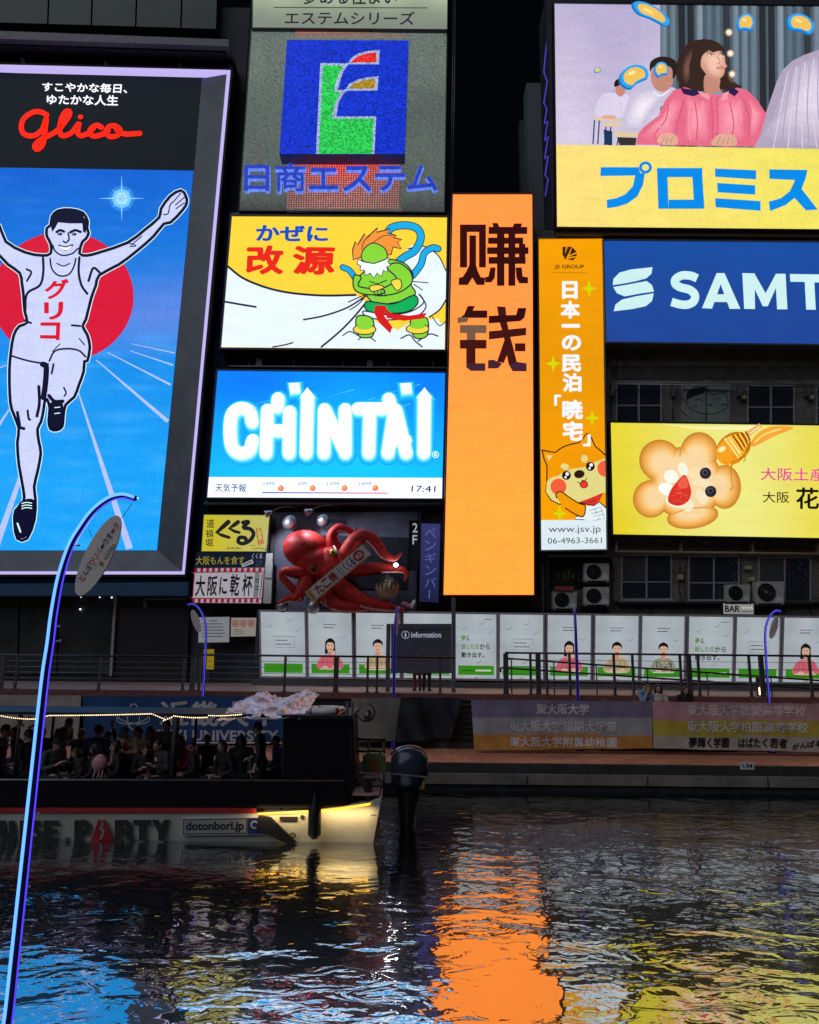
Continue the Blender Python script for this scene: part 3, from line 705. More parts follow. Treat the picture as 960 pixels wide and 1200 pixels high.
gi = T4([(386, 272), (470, 274), (452, 310), (440, 345), (430, 384), (460, 384), (440, 420), (428, 455), (424, 494), (597, 494), (590, 641), (368, 641)])
a.poly(G_, '#a8b8dc'); a.poly(gi, '#2fce58')
a.poly(T4([(488, 268), (505, 240), (535, 222), (575, 212), (623, 208), (620, 268)]), '#a8b8dc'); a.poly(T4([(500, 260), (520, 242), (550, 228), (580, 221), (609, 219), (607, 260)]), '#f0302c')
a.poly(T4([(478, 378), (495, 350), (530, 332), (570, 322), (618, 318), (613, 378)]), '#a8b8dc'); a.poly(T4([(492, 369), (512, 350), (545, 338), (575, 331), (605, 329), (602, 369)]), '#b08d20')
a.stroke(T4([(487, 266), (462, 308), (444, 375)]), 2.6, '#a8b8dc'); a.stroke(T4([(480, 376), (450, 420), (437, 485)]), 2.6, '#a8b8dc')
a.build('logo_emblem', lit('led_coarse', 1.0, 0.5, 0.07), bo)
a = Art(YE-0.05)
for ch, bx in (('日', (62, 700, 166, 806)), ('商', (190, 692, 316, 808)), ('エ', (330, 712, 450, 800)), ('ス', (472, 704, 588, 808)), ('テ', (604, 704, 728, 806)), ('ム', (736, 702, 862, 806))):
    (x0, y0), (x1, y1) = T4([(bx[0], bx[1]), (bx[2], bx[3])]); a.text(ch, (x0-.5, y0-.5, x1+.5, y1+.5), '#7390f4', 0.03, 0.18); a.text(ch, (x0, y0, x1, y1), '#2c48c8', 0.012, 0.22)
a.build('lettering', lit('blue_letters', 0.95, 0.3, 0.06), t)

t = sign('fascia_sign', 'pale green-grey lit fascia with dark writing, cut by the top of the frame', 'sign', [(297, -60), (525, -58), (524, 34), (296, 32)], YE-0.15, 0.6, 0.8)
a = Art(YE-0.15)
a.field([(297, -60), (525, -58), (524, 34), (296, 32)], 30, 20, lambda x, y: mix(lin('#7f897c'), lin('#b4bda0'), 0.9*math.exp(-((y+8)/22)**2)*(0.7+0.3*math.sin((x-300)/20)**2)))  # pools of light from above painted into the panel colour
a.build('panel', A_print, t)
a = Art(YE-0.16); c = '#14202c'
a.text('夢ある住まい', T4([(305, -52), (695, -50), (694, 20), (304, 18)]), c, 0.015); a.stroke(T4([(182, 31), (818, 33)]), 1.0, c, False); a.text('エステムシリーズ', T4([(228, 46), (769, 48), (767, 104), (226, 102)]), c, 0.012)
a.build('lettering', A_print, t)

# --- yellow and white medicine sign (the cartoon figure is a plain stand-in of the same colours)
t = sign('wind_bag_sign', 'yellow and white lit sign with red and blue Japanese lettering and white wind bag', 'sign', [(271.7, 252.7), (524, 254), (521.5, 409.5), (259, 407)], 29.55, 0.5, 2.2)
T3 = T(3, 220, 230)
a = Art(29.55)
a.poly([(271.7, 252.7), (524, 254), (521.5, 409.5), (259, 407)], '#ffd93f')
a.poly(T3([(142, 247), (190, 285), (250, 312), (310, 330), (380, 342), (480, 349), (590, 347), (640, 380), (660, 440), (740, 470), (790, 440), (880, 430), (890, 450), (904, 440), (903, 538), (117, 530)]), '#eaf6ff')
a.poly(T3([(770, 190), (830, 178), (880, 210), (908, 260), (908, 350), (890, 395), (855, 420), (800, 420), (760, 350)]), '#eaf6ff', True)
a.build('panel', A_print, t)
a = Art(29.54); c = '#23223a'
for s_, w_ in (([(142, 247), (190, 285), (250, 312), (310, 330), (380, 342), (480, 349), (590, 347)], 2.6), ([(133, 371), (190, 381), (240, 389)], 2.3), ([(408, 434), (480, 420), (560, 392), (625, 352)], 2.0), ([(565, 372), (610, 352), (630, 345)], 1.4), ([(570, 400), (600, 380), (618, 360)], 1.4),
               ([(470, 530), (530, 480), (580, 430), (630, 370)], 2.2), ([(300, 530), (340, 523), (370, 515)], 1.6), ([(775, 185), (830, 176), (880, 208), (908, 262)], 1.4), ([(908, 365), (885, 400), (850, 425)], 1.8), ([(545, 490), (570, 476), (600, 490)], 1.4), ([(600, 505), (625, 488), (660, 510)], 1.4),
               ([(750, 500), (780, 488), (800, 510), (825, 530)], 1.6), ([(810, 510), (850, 485), (880, 492)], 1.6), ([(860, 425), (885, 455), (908, 440)], 1.2), ([(790, 300), (845, 305)], 1.2), ([(795, 310), (825, 330)], 1.2)):
    a.stroke(T3(s_), w_, c)
a.build('outline', A_print, t)
a = Art(29.53, start=0.008)
def blob(pts, col, w_=1.6): a.poly(pts, col, True); a.stroke(pts, w_, c, True, True)
a.stroke(T3([(700, 140), (715, 112), (760, 102), (805, 112), (820, 145), (800, 190), (760, 215), (720, 250)]), 9.6, c); a.stroke(T3([(700, 140), (715, 112), (760, 102), (805, 112), (820, 145), (800, 190), (760, 215), (720, 250)]), 7.4, '#19b2ea')
a.stroke(T3([(790, 280), (820, 240), (832, 200), (860, 182), (880, 185)]), 8.6, c); a.stroke(T3([(790, 280), (820, 240), (832, 200), (860, 182), (880, 185)]), 6.4, '#19b2ea')
a.stroke(T3([(545, 250), (570, 262), (590, 290)]), 7.6, c); a.stroke(T3([(545, 250), (570, 262), (590, 290)]), 5.6, '#19b2ea')
blob(T3([(610, 275), (690, 225), (760, 235), (792, 275), (785, 310), (800, 345), (740, 372), (660, 378), (620, 340), (590, 320)]), '#8bd83c')
blob(T3([(700, 250), (740, 235), (780, 262), (790, 300), (760, 330), (720, 345), (670, 350), (655, 335), (700, 318), (735, 290)]), '#8bd83c'); blob(T3([(585, 280), (610, 285), (600, 315), (640, 325), (690, 330), (680, 345), (620, 345), (585, 325)]), '#8bd83c')
for q_ in ([(715, 300), (745, 292), (752, 318), (735, 332)], [(640, 318), (670, 312), (690, 322), (650, 336)]): a.poly(T3(q_), '#f6dc4a', True); a.stroke(T3(q_), 1.2, c, True, True)
for k in range(4): a.stroke(T3([(655+k*12, 335), (660+k*12, 352)]), 1.1, c)
a.stroke(T3([(640, 300), (668, 308), (700, 296)]), 1.2, c)
hr_ = T3([(582, 225), (580, 190), (590, 160), (598, 172), (622, 132), (630, 146), (668, 112), (664, 128), (712, 116), (704, 130), (735, 140), (722, 146), (754, 154), (738, 164), (752, 186), (722, 180), (716, 205), (690, 212), (640, 170), (612, 214)])
a.poly(hr_, '#f59a3c'); a.stroke(hr_, 1.4, c, False, True); a.stroke(T3([(650, 165), (690, 140), (720, 140)]), 0.9, c); a.stroke(T3([(612, 190), (620, 160), (640, 140)]), 0.9, c)
blob(T3([(612, 222), (618, 190), (650, 166), (690, 182), (702, 214), (680, 240), (640, 240)]), '#8bd83c', 1.3)
bd_ = T3([(598, 222), (620, 232), (655, 238), (690, 226), (710, 216), (704, 232), (714, 244), (700, 250), (704, 268), (688, 262), (682, 284), (666, 272), (654, 290), (642, 272), (624, 280), (622, 262), (606, 262), (608, 246), (596, 240)])
a.poly(bd_, '#f2f6ff'); a.stroke(bd_, 1.3, c, False, True)
blob(T3([(630, 372), (720, 380), (795, 350), (808, 380), (760, 410), (640, 408)]), '#12b45c')
blob(T3([(620, 405), (700, 418), (780, 408), (830, 375), (812, 345), (838, 385), (815, 418), (760, 432), (690, 436), (630, 425)]), '#eef4ff')
blob(T3([(595, 425), (648, 430), (655, 480), (640, 498), (600, 490)]), '#8bd83c'); blob(T3([(785, 435), (840, 430), (845, 480), (830, 500), (795, 495)]), '#8bd83c')
for cx_, cy_ in ((622, 470), (808, 468)):
    x_, y_ = T3([(cx_, cy_)])[0]; a.ell(x_, y_, 14, 6.5, c); a.ell(x_, y_, 12.6, 5.2, '#f6dc4a'); a.ell(x_, y_-3.5, 9, 3.6, '#8bd83c')
a.poly(T3([(660, 385), (700, 388), (690, 420), (720, 462), (712, 484), (672, 445), (655, 410)]), '#d81e20'); a.poly(T3([(690, 392), (720, 415), (780, 422), (840, 412), (830, 432), (760, 440), (700, 430)]), '#d81e20')
a.build('cartoon_stand_in', A_print, t)
a = Art(29.5)
a.text('かぜに', T3([(241, 100), (495, 104), (493, 160), (239, 157)]), '#1450c4', 0.035)
a.text('改', T3([(206, 172), (340, 172), (336, 276), (203, 275)]), '#e8281c', 0.04); a.text('源', T3([(370, 174), (522, 176), (516, 277), (368, 275)]), '#e8281c', 0.04)
a.build('lettering', A_print, t)

# --- blue screen with glowing white letters
t = sign('glowing_letter_screen', 'blue lit screen with glowing white block letters and white weather strip under it', 'sign', [(255, 434), (521.7, 436.7), (518, 584), (242.7, 582.7)], 29.45, 0.6, 2.0)
TC = T(3, 220, 420)
a = Art(29.45)
def chi(x, y):
    c_ = mix(lin('#0a8cf2'), lin('#18c0f6'), (y-434)/125+0.15*math.sin(x*0.02))
    return mix(c_, lin('#0a78ec'), 0.7*math.exp(-((x-300)/70)**2-((y-445)/30)**2)+0.5*math.exp(-((x-500)/30)**2-((y-450)/40)**2))
a.field([(255, 434), (521.7, 436.7), (518.5, 560), (245, 559)], 40, 24, chi)
a.poly([(245, 559), (518.5, 560), (518, 584), (242.7, 582.7)], '#e6eefc')
for k in range(26):
    x, y = random.uniform(265, 470), random.uniform(464, 550); L_ = random.uniform(15, 60)
    a.stroke([(x, y), (x+L_, y-L_*0.28)], 0.5, '#58d0fa', False, taper=(0.1, 0.7), round_=False)
a.build('screen', A_blue, t)
CH = [[(232, 232), (222, 195), (190, 184), (162, 205), (155, 260), (162, 318), (190, 340), (222, 330), (234, 295)], [(285, 190), (280, 340)], [(362, 196), (360, 340)], [(282, 262), (360, 262)], [(322, 150), (320, 180)], [(425, 150), (420, 340)],
      [(484, 188), (482, 340)], [(484, 188), (556, 336)], [(556, 188), (556, 340)], [(600, 186), (690, 186)], [(642, 186), (638, 340)], [(728, 190), (705, 340)], [(732, 190), (768, 340)], [(715, 295), (765, 295)], [(708, 152), (712, 170)], [(832, 150), (830, 340)]]
a = Art(29.43, step=0.002)
for wd, cc in ((96, '#129cf5'), (88, '#1aa4f6'), (81, '#24adf7'), (75, '#34b8f9'), (70, '#4cc6fb'), (65, '#6ad2fc'), (61, '#8edffd'), (57, '#b4ebfe'), (53, '#d6f5ff'), (49, '#ffffff')):  # bloom around the letters painted as stacked rings of colour
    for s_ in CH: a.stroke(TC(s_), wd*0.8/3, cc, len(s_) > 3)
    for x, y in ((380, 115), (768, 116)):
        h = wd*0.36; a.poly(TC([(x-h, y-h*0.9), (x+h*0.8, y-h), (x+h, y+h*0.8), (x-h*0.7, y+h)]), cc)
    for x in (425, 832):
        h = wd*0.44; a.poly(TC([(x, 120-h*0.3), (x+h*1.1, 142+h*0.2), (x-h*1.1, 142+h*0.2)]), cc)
a.ell(*TC([(870, 347)])[0], 4, 4, '#d8f4ff'); a.ell(*TC([(870, 347)])[0], 3.2, 3.2, '#34b8f6'); a.text('R', TC([(866, 341), (875, 341), (875, 353), (866, 353)]), '#ffffff', 0.02)
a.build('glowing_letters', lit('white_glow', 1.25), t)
a = Art(29.42)
a.text('天気予報', TC([(98, 440), (206, 441), (205, 470), (96, 469)]), '#3a3f70', 0.01)
for s_, x in (('24時', 264), ('6時', 389), ('12時', 491), ('18時', 604)): a.text(s_, TC([(x, 434), (x+(44 if len(s_) > 2 else 32), 434), (x+(43 if len(s_) > 2 else 31), 446), (x-1, 446)]), '#55608a')
a.field(TC([(262, 470), (703, 472), (703, 476), (262, 474)]), 20, 1, lambda x, y: mix(lin('#3848b8'), lin('#e05a78'), (x-307)/147*1.2))
for x in (328, 440, 552, 660):
    cx_, cy_ = TC([(x, 457)])[0]
    for k in range(8): a.stroke([(cx_+4.6*math.cos(k*0.785), cy_+4.6*math.sin(k*0.785)), (cx_+6*math.cos(k*0.785), cy_+6*math.sin(k*0.785))], 0.6, '#f0907a', False, round_=False)
    a.ell(cx_, cy_, 3.6, 3.6, '#f58a5a'); a.ell(cx_-0.8, cy_-0.8, 1.6, 1.6, '#ffc27a')
a.text('17:41', TC([(788, 448), (872, 449), (871, 471), (786, 470)]), '#20242c', 0.008)
a.build('weather_strip', A_print, t)

# --- tall orange screen
t = sign('tall_orange_screen', 'very tall glowing orange screen with two huge dark Chinese characters near its top', 'billboard', [(531, 227), (624, 227), (626, 697), (520, 697)], 28.9, 0.9, 1.6, pbr('maroon_edge', (0.12, 0.03, 0.02), 0.5))
a = Art(28.9)
a.field([(531, 227), (624, 227), (626, 697), (520, 697)], 20, 80, lambda x, y: mix(lin('#f69a4a'), lin('#faa844'), (y-380)/200+0.12*noise.noise(Vector((x*0.06, y*0.05, 1)))))
a.build('screen', lit('led_orange', 1.0, 0.07, 0.05, 0.05, 0.9, punch=0.9, seam=0.05), t)
a = Art(28.88, step=0.0005); T5 = T(5.714, 530, 240); C1, C2, C3, C4 = '#3c1010', '#4c1816', '#4c2a3c', '#85684f'
def pl(pts, c_): a.poly(T5(pts), c_)
def rc(x0, y0, x1, y1, c_=C1): pl([(x0, y0), (x1, y0), (x1, y1), (x0, y1)], c_)
rc(52, 132, 100, 420); rc(100, 132, 180, 182); rc(180, 132, 226, 420); rc(115, 205, 160, 402)
pl([(115, 402), (160, 402), (172, 445), (192, 485), (220, 488), (216, 537), (165, 537), (135, 488), (105, 537), (43, 537), (45, 490), (72, 482), (98, 440)], C1)
pl([(268, 122), (305, 122), (316, 150), (276, 150)], C1); pl([(415, 125), (470, 125), (460, 150), (405, 150)], C1); rc(244, 148, 503, 196)
rc(300, 196, 350, 543); rc(376, 196, 423, 543); rc(240, 220, 475, 262); rc(234, 285, 511, 330); rc(244, 350, 492, 396); rc(447, 262, 490, 350)
pl([(256, 420), (291, 420), (285, 490), (262, 520), (220, 520), (220, 486), (243, 480)], C1); pl([(425, 420), (466, 420), (472, 480), (508, 486), (508, 527), (450, 527), (430, 490)], C1)
pl([(105, 678), (152, 678), (138, 708), (235, 708), (235, 758), (50, 758), (80, 735)], C1); pl([(36, 754), (112, 754), (98, 786), (36, 793)], C4)
rc(52, 806, 230, 860, C4); rc(98, 860, 156, 905, C4); rc(52, 905, 230, 964, C2); rc(94, 964, 156, 1062, C2); pl([(94, 1062), (222, 1062), (222, 1113), (125, 1113), (94, 1090)], C3)
pl([(300, 680), (357, 685), (366, 780), (385, 870), (345, 880), (315, 780)], C2); pl([(345, 880), (385, 870), (410, 960), (432, 1052), (378, 1070), (360, 980)], C2); pl([(378, 1070), (432, 1052), (498, 1062), (498, 1116), (405, 1116)], C3)
pl([(245, 745), (300, 742), (428, 738), (440, 692), (497, 692), (484, 756), (455, 780), (245, 795)], C1); pl([(246, 848), (495, 824), (495, 874), (246, 903)], C2)
rc(420, 928, 490, 982, C2); pl([(350, 905), (392, 950), (345, 1060), (300, 1052)], C2); pl([(275, 1038), (335, 1065), (305, 1097), (240, 1097), (240, 1042)], C3)
a.build('lettering', lit('dim_screen', 0.8, 0.12, 0.05), t)

# --- yellow-orange vertical dog sign
t = sign('vertical_dog_sign', 'narrow orange vertical sign with white writing and a cartoon dog above a phone number', 'sign', [(631.5, 279.5), (706, 279), (711, 643.5), (634.5, 644.5)], 29.5, 0.7, 1.8, pbr('warm_grey_edge', (0.3, 0.27, 0.24), 0.45, 0.3))
a = Art(29.5)
a.field([(631.5, 279.5), (706, 279), (710.6, 609), (634.2, 609.5)], 8, 30, lambda x, y: mix(lin('#e79a08'), lin('#f6a404'), abs(y-420)/160))
a.poly([(634.2, 609.5), (710.6, 609), (711, 643.5), (634.5, 644.5)], '#dbe9ee'); a.build('panel', A_print, t)
a = Art(29.49)
for x, y in ((690.5, 338), (648.5, 426), (694, 490), (656, 602)):
    r = 9; s_ = []
    for k in range(8):
        rr = r if k % 2 == 0 else r*0.33; s_.append((x+rr*math.cos(k*math.pi/4), y+rr*1.12*math.sin(k*math.pi/4)))
    a.poly(s_, '#d2d808'); a.build('sparkle', A_print, t); a = Art(29.49)
a = Art(29.48, start=0.05)
for ch, bx in (('日', (658.5, 330, 676.8, 351)), ('本', (656.6, 353, 679.6, 374)), ('一', (657.8, 380.2, 679.8, 384.6)), ('の', (658, 393, 681, 411.5)), ('民', (658, 416, 681, 436.5)), ('泊', (659, 437.7, 681.3, 459.7)), ('「', (649.3, 463, 657.7, 476)), ('暁', (658.6, 469, 683, 492)), ('宅', (659, 494, 683, 517)), ('」', (682.7, 509.5, 692, 523.5))):
    a.text(ch, bx, '#f2f4f6', 0.045)
a.text('JS GROUP', (649.8, 311, 684.3, 316.8), '#3a2410', 0.02); a.stroke([(648, 320), (688, 320.4)], 0.8, '#c07a06', False)
for s_ in ([(659, 290), (663, 290), (661.5, 302), (659, 300)], [(665, 290), (670, 290), (662.5, 305), (660.5, 303)], [(670.5, 290.5), (675.5, 296), (667, 300)], [(675.8, 298), (675.5, 301), (665, 302)], [(675, 302.5), (671, 306), (664, 304.5)]): a.poly(s_, '#3a2410')
a.text('www.jsv.jp', [(642.5, 617), (703.5, 616.5), (703.8, 626), (642.7, 626.5)], '#4a5058'); a.text('06-4963-3661', [(641.5, 630.5), (705, 630), (705, 637), (641.7, 637.5)], '#4a5058')
a.build('lettering', A_print, t)
T8 = T(8.276, 630, 505); a = Art(29.47, step=0.0008); c = '#33180e'
hd = T8([(45, 185), (110, 200), (175, 208), (215, 175), (260, 150), (330, 128), (400, 115), (440, 70), (480, 22), (520, 60), (560, 150), (610, 190), (655, 232), (660, 400), (660, 600), (540, 650), (400, 697), (300, 705), (210, 710), (130, 670), (80, 590), (90, 490), (92, 340), (60, 260)])
a.poly(hd, '#f09c06'); a.stroke(hd[:13], 1.5, c, False); a.stroke(hd[15:]+hd[:1], 1.5, c, False)
a.poly(T8([(90, 490), (140, 450), (200, 435), (250, 400), (320, 370), (480, 345), (560, 300), (657, 265), (660, 598), (400, 692), (210, 705), (135, 668), (82, 590)]), '#e2d888')
a.poly(T8([(85, 232), (148, 240), (108, 290)]), '#e2d888'); a.ell(*T8([(265, 346)])[0], 5, 3.6, '#e2d888', 10); a.ell(*T8([(455, 270)])[0], 4, 4.6, '#e2d888')
a.ell(*T8([(203, 540)])[0], 9.4, 9.4, '#f0603c'); a.ell(*T8([(660, 365)])[0], 9.6, 9.6, '#f0603c', a0=92, a1=268)
for x, y in ((280, 432), (512, 345)): a.ell(*T8([(x, y)])[0], 5.2, 5.2, '#1d1016'); a.ell(*T8([(x+8, y-14)])[0], 2.1, 2.1, '#f6f2ff'); a.ell(*T8([(x-8, y+18)])[0], 1.4, 1.4, '#f6f2ff')
a.ell(*T8([(405, 420)])[0], 6.2, 4.8, '#33180e', -10); a.ell(*T8([(450, 520)])[0], 4.9, 4.6, c); a.ell(*T8([(450, 522)])[0], 4.0, 3.7, '#ee3a2a'); a.stroke(T8([(388, 495), (415, 510), (436, 480), (455, 485), (478, 458)]), 0.9, c)
a.poly(T8([(400, 697), (640, 598), (600, 680), (540, 725)]), '#d8352a'); a.stroke(T8([(485, 690), (530, 685), (560, 668)]), 0.8, '#8a1a14')
a.poly(T8([(455, 730), (545, 725), (600, 690), (665, 748), (668, 862), (370, 862), (370, 830), (445, 830)]), '#e4eef2'); a.stroke(T8([(665, 748), (600, 690), (545, 725), (400, 697)]), 1.3, c, False)
arm = T8([(185, 650), (180, 610), (228, 590), (300, 640), (400, 702), (462, 730), (445, 828), (370, 812), (270, 750)]); a.poly(arm, '#f09c06', True); a.stroke(arm, 1.4, c, True)
a.stroke(T8([(445, 828), (370, 830), (368, 860), (450, 862)]), 0.9, c, False)
for s_ in ([(500, 775), (610, 738), (650, 850), (545, 868)], [(525, 805), (630, 775)], [(555, 755), (575, 800)], [(540, 830), (600, 815), (590, 860)], [(610, 815), (640, 810)]): a.stroke(T8(s_), 0.6, '#5a6068', False)
a.build('cartoon_dog', A_print, t)

# --- classroom screen over yellow band
PQ = [(650, 3), (1120, 9), (1126, 270), (653, 265.5)]
t = sign('classroom_billboard', 'huge lit screen of a woman in pink in a classroom above a yellow lettered band', 'billboard', PQ, 29.2, 0.35, 1.6)
q = MB(); q.pp([(651, 5), (1120, 11), (1124, 268), (654, 264)], 29.56, 1.5); q.build('side_wall', pbr('olive_side', (0.62, 0.47, 0.07), 0.6, 0, 0.3, 2), t)
q = MB(); q.pp([(652, 268.5), (1124, 273), (1124, 279), (652, 275)], 29.3, 1.3); q.build('lower_ledge', pbr('brown_ledge', (0.14, 0.09, 0.05), 0.6), t)
a = Art(29.2); TP = T(3.5556, 690, 0)
a.field([(650, 3), (1120, 9), (1124, 177), (652, 170)], 30, 12, lambda x, y: mix(lin('#bdb3d4'), lin('#d9cfe4'), (y-20)/160+0.2*math.sin(x*0.05)))
for k in range(34):
    x = 774+k*10.5; 
    if k == 0: a.poly([(x, 5), (x+360, 10), (x+360, 176), (x, 172)], '#4f5f6b')
    cc = ['#8496a8', '#3c4248', '#6b7f8e', '#95a6b6', '#2e3136', '#7a8d9a'][(k*5+k//3) % 6]
    a.field([(x, 5+k*0.1), (x+7.5, 5+k*0.1), (x+9, 172+k*0.1), (x+1.5, 172+k*0.1)], 3, 1, lambda xx, yy, x=x, cc=cc: mix(lin(cc), lin('#23262a'), 0.6*abs((xx-x)/9-0.5)*2))
for x, y in ((583, 138), (589, 226), (596, 312)): a.ell(*TP([(x, y)])[0], 4.6, 4.6, '#b09a86'); a.ell(*TP([(x, y)])[0], 2.9, 2.9, '#fff0dc')
a.build('screen', A_led, t)
a = Art(29.18)
for s_ in ([(20, 488), (60, 486), (135, 498), (130, 506), (20, 500)], [(62, 510), (190, 516), (190, 530), (66, 526)], [(98, 545), (205, 556), (215, 574), (118, 570)]): a.poly(TP(s_), '#e4cda8')
for x, y0, y1 in ((24, 500, 600), (44, 502, 600), (72, 528, 604), (92, 528, 606), (124, 572, 606), (136, 572, 606)): a.stroke(TP([(x, y0), (x-6, y1)]), 1.6, '#27486e', False, round_=False)
a.poly(TP([(62, 540), (98, 548), (98, 606), (66, 604)]), '#1b3a5e'); a.poly(TP([(118, 572), (200, 575), (195, 606), (128, 606)]), '#3a3330')
a.build('desks', A_led, t)
a = Art(29.17); HR, SK, SK2 = '#3a2824', '#e2ad98', '#c88e7c'
a.poly(TP([(32, 480), (42, 415), (75, 388), (120, 392), (165, 400), (150, 470), (125, 490)]), '#dcd4ea', True); a.ell(*TP([(132, 372)])[0], 6, 8.5, SK2); a.poly(TP([(108, 362), (112, 335), (145, 326), (158, 352), (140, 350)]), '#241a1c', True); a.ell(*TP([(85, 488)])[0], 9, 2.4, SK)
a.poly(TP([(135, 540), (150, 460), (175, 400), (235, 360), (300, 355), (365, 372), (345, 410), (260, 480), (220, 545)]), '#cfc6dc', True); a.soft(TP([(160, 520), (175, 440), (215, 390), (280, 370), (300, 400), (250, 470), (210, 530)]), '#d6cee2', '#f2ecf6', 6, 0.7); a.ell(*TP([(306, 320)])[0], 13.5, 18, SK2); a.poly(TP([(256, 300), (256, 262), (285, 240), (325, 238), (362, 256), (366, 300), (350, 330), (345, 285), (300, 272), (268, 282)]), '#2c2220', True)
a.stroke(TP([(270, 385), (300, 400), (335, 378)]), 1.6, '#f4eef6')
a.build('classmates', A_led, t)
a = Art(29.16)
a.poly(TP([(362, 300), (375, 240), (400, 195), (430, 172), (490, 163), (540, 178), (566, 212), (572, 260), (580, 320), (600, 345), (640, 360), (600, 372), (520, 372), (470, 380), (430, 384), (385, 360)]), HR, True)
a.poly(TP([(488, 310), (545, 325), (545, 365), (560, 400), (500, 400), (480, 370)]), SK2, True)
a.soft(TP([(462, 220), (500, 196), (545, 204), (566, 232), (570, 262), (577, 276), (569, 284), (566, 304), (556, 320), (540, 329), (515, 326), (482, 300), (462, 262)]), '#d39c86', '#f3c8b2', 8, 0.55, (1.5, 0))
a.soft(TP([(540, 268), (556, 262), (562, 276), (550, 284)]), '#ecb8a2', '#f3a898', 3, 0.6)
for q_ in ([(385, 300), (400, 230), (440, 190), (425, 260), (420, 340), (400, 360)], [(590, 350), (575, 320), (572, 280), (585, 320), (620, 355)]): a.soft(TP(q_), '#3a2824', '#7a5648', 6, 0.7)
a.poly(TP([(430, 240), (440, 200), (500, 172), (552, 190), (566, 222), (545, 214), (515, 220), (500, 212), (470, 240), (462, 300), (440, 330)]), HR, True)
for x_, y_ in TP([(506, 231), (555, 233)]): a.ell(x_, y_, 2.5, 1.5, '#fbf3f0'); a.ell(x_+0.7, y_-0.3, 1.2, 1.3, '#1c1210'); a.ell(x_+1.0, y_-0.7, 0.4, 0.4, '#ffffff')
for s_, w_, cc in (([(490, 222), (508, 216), (520, 220)], 1.0, '#4a302a'), ([(545, 220), (560, 224)], 1.0, '#4a302a'), ([(494, 232), (506, 224), (520, 230)], 0.8, '#241414'), ([(545, 232), (556, 226), (566, 234)], 0.8, '#241414'), ([(535, 240), (546, 262), (534, 268)], 0.8, '#b4745e'), ([(532, 286), (546, 282), (560, 284)], 1.0, '#a84848'), ([(534, 289), (548, 292), (559, 287)], 1.3, '#d87878'), ([(480, 270), (500, 310), (530, 327)], 0.8, '#c08a76')): a.stroke(TP(s_), w_, cc)
a.poly(TP([(196, 606), (205, 560), (230, 530), (290, 485), (318, 420), (352, 380), (400, 366), (450, 385), (500, 400), (560, 395), (615, 368), (660, 380), (700, 420), (738, 478), (715, 560), (690, 614)]), '#e8708e', False)
for q_ in ([(215, 590), (240, 540), (300, 490), (330, 430), (365, 395), (395, 420), (365, 520), (340, 590)], [(400, 395), (460, 410), (500, 420), (505, 520), (495, 600), (400, 600), (395, 500)], [(525, 420), (600, 400), (650, 420), (650, 520), (640, 600), (530, 600)], [(660, 400), (700, 440), (722, 485), (690, 580), (665, 560), (672, 470)]): a.soft(TP(q_), '#e8708e', '#fba3b4', 7, 0.75)
for s_ in ([(395, 420), (372, 500), (362, 560), (372, 600)], [(640, 420), (665, 500), (660, 590)], [(505, 410), (512, 480), (514, 580)], [(530, 415), (535, 500), (532, 570)], [(290, 540), (270, 575), (300, 590)], [(585, 430), (600, 520), (592, 580)], [(440, 430), (450, 520), (445, 590)], [(330, 440), (320, 500), (300, 530)]): a.stroke(TP(s_), 1.4, '#d85c80')
for s_ in ([(420, 430), (412, 520), (420, 590)], [(620, 430), (635, 510)], [(470, 430), (480, 520)]): a.stroke(TP(s_), 1.6, '#f898aa')
a.poly(TP([(378, 372), (450, 384), (462, 396), (432, 408), (392, 398)]), '#2c2350'); a.poly(TP([(566, 384), (600, 372), (622, 388), (604, 408)]), '#2c2350')
a.poly(TP([(450, 385), (500, 400), (500, 425), (468, 408)]), '#f4a0b0'); a.poly(TP([(556, 396), (580, 386), (575, 420), (545, 425)]), '#f4a0b0')
a.poly(TP([(285, 600), (292, 572), (330, 560), (362, 572), (368, 604), (330, 612)]), SK, True); a.poly(TP([(505, 606), (530, 572), (575, 562), (610, 582), (606, 612), (540, 614)]), SK, True)
for k in range(3): a.stroke(TP([(300+k*18, 606), (312+k*17, 578)]), 0.7, '#b87a68'); a.stroke(TP([(530+k*20, 608), (545+k*18, 578)]), 0.7, '#b87a68')
a.build('woman', A_led, t)
a = Art(29.15)
a.poly(TP([(1100, 180), (960, 207), (900, 228), (850, 252), (810, 290), (785, 335), (770, 380), (735, 480), (712, 545), (688, 616), (1100, 622)]), '#b5a8c0', False)
a.soft(TP([(1090, 230), (960, 235), (880, 265), (830, 320), (800, 400), (770, 490), (748, 575), (1080, 580)]), '#bdb0c8', '#e2d8e6', 9, 0.7, (10, 0))
for k in range(9): a.stroke(TP([(830+k*18, 300-k*9), (800+k*22, 450), (770+k*30, 615)]), 1.3, '#b3a4c4' if k % 2 else '#dcd2e0')
a.build('foreground_shoulder', A_led, t)
a = Art(29.14)
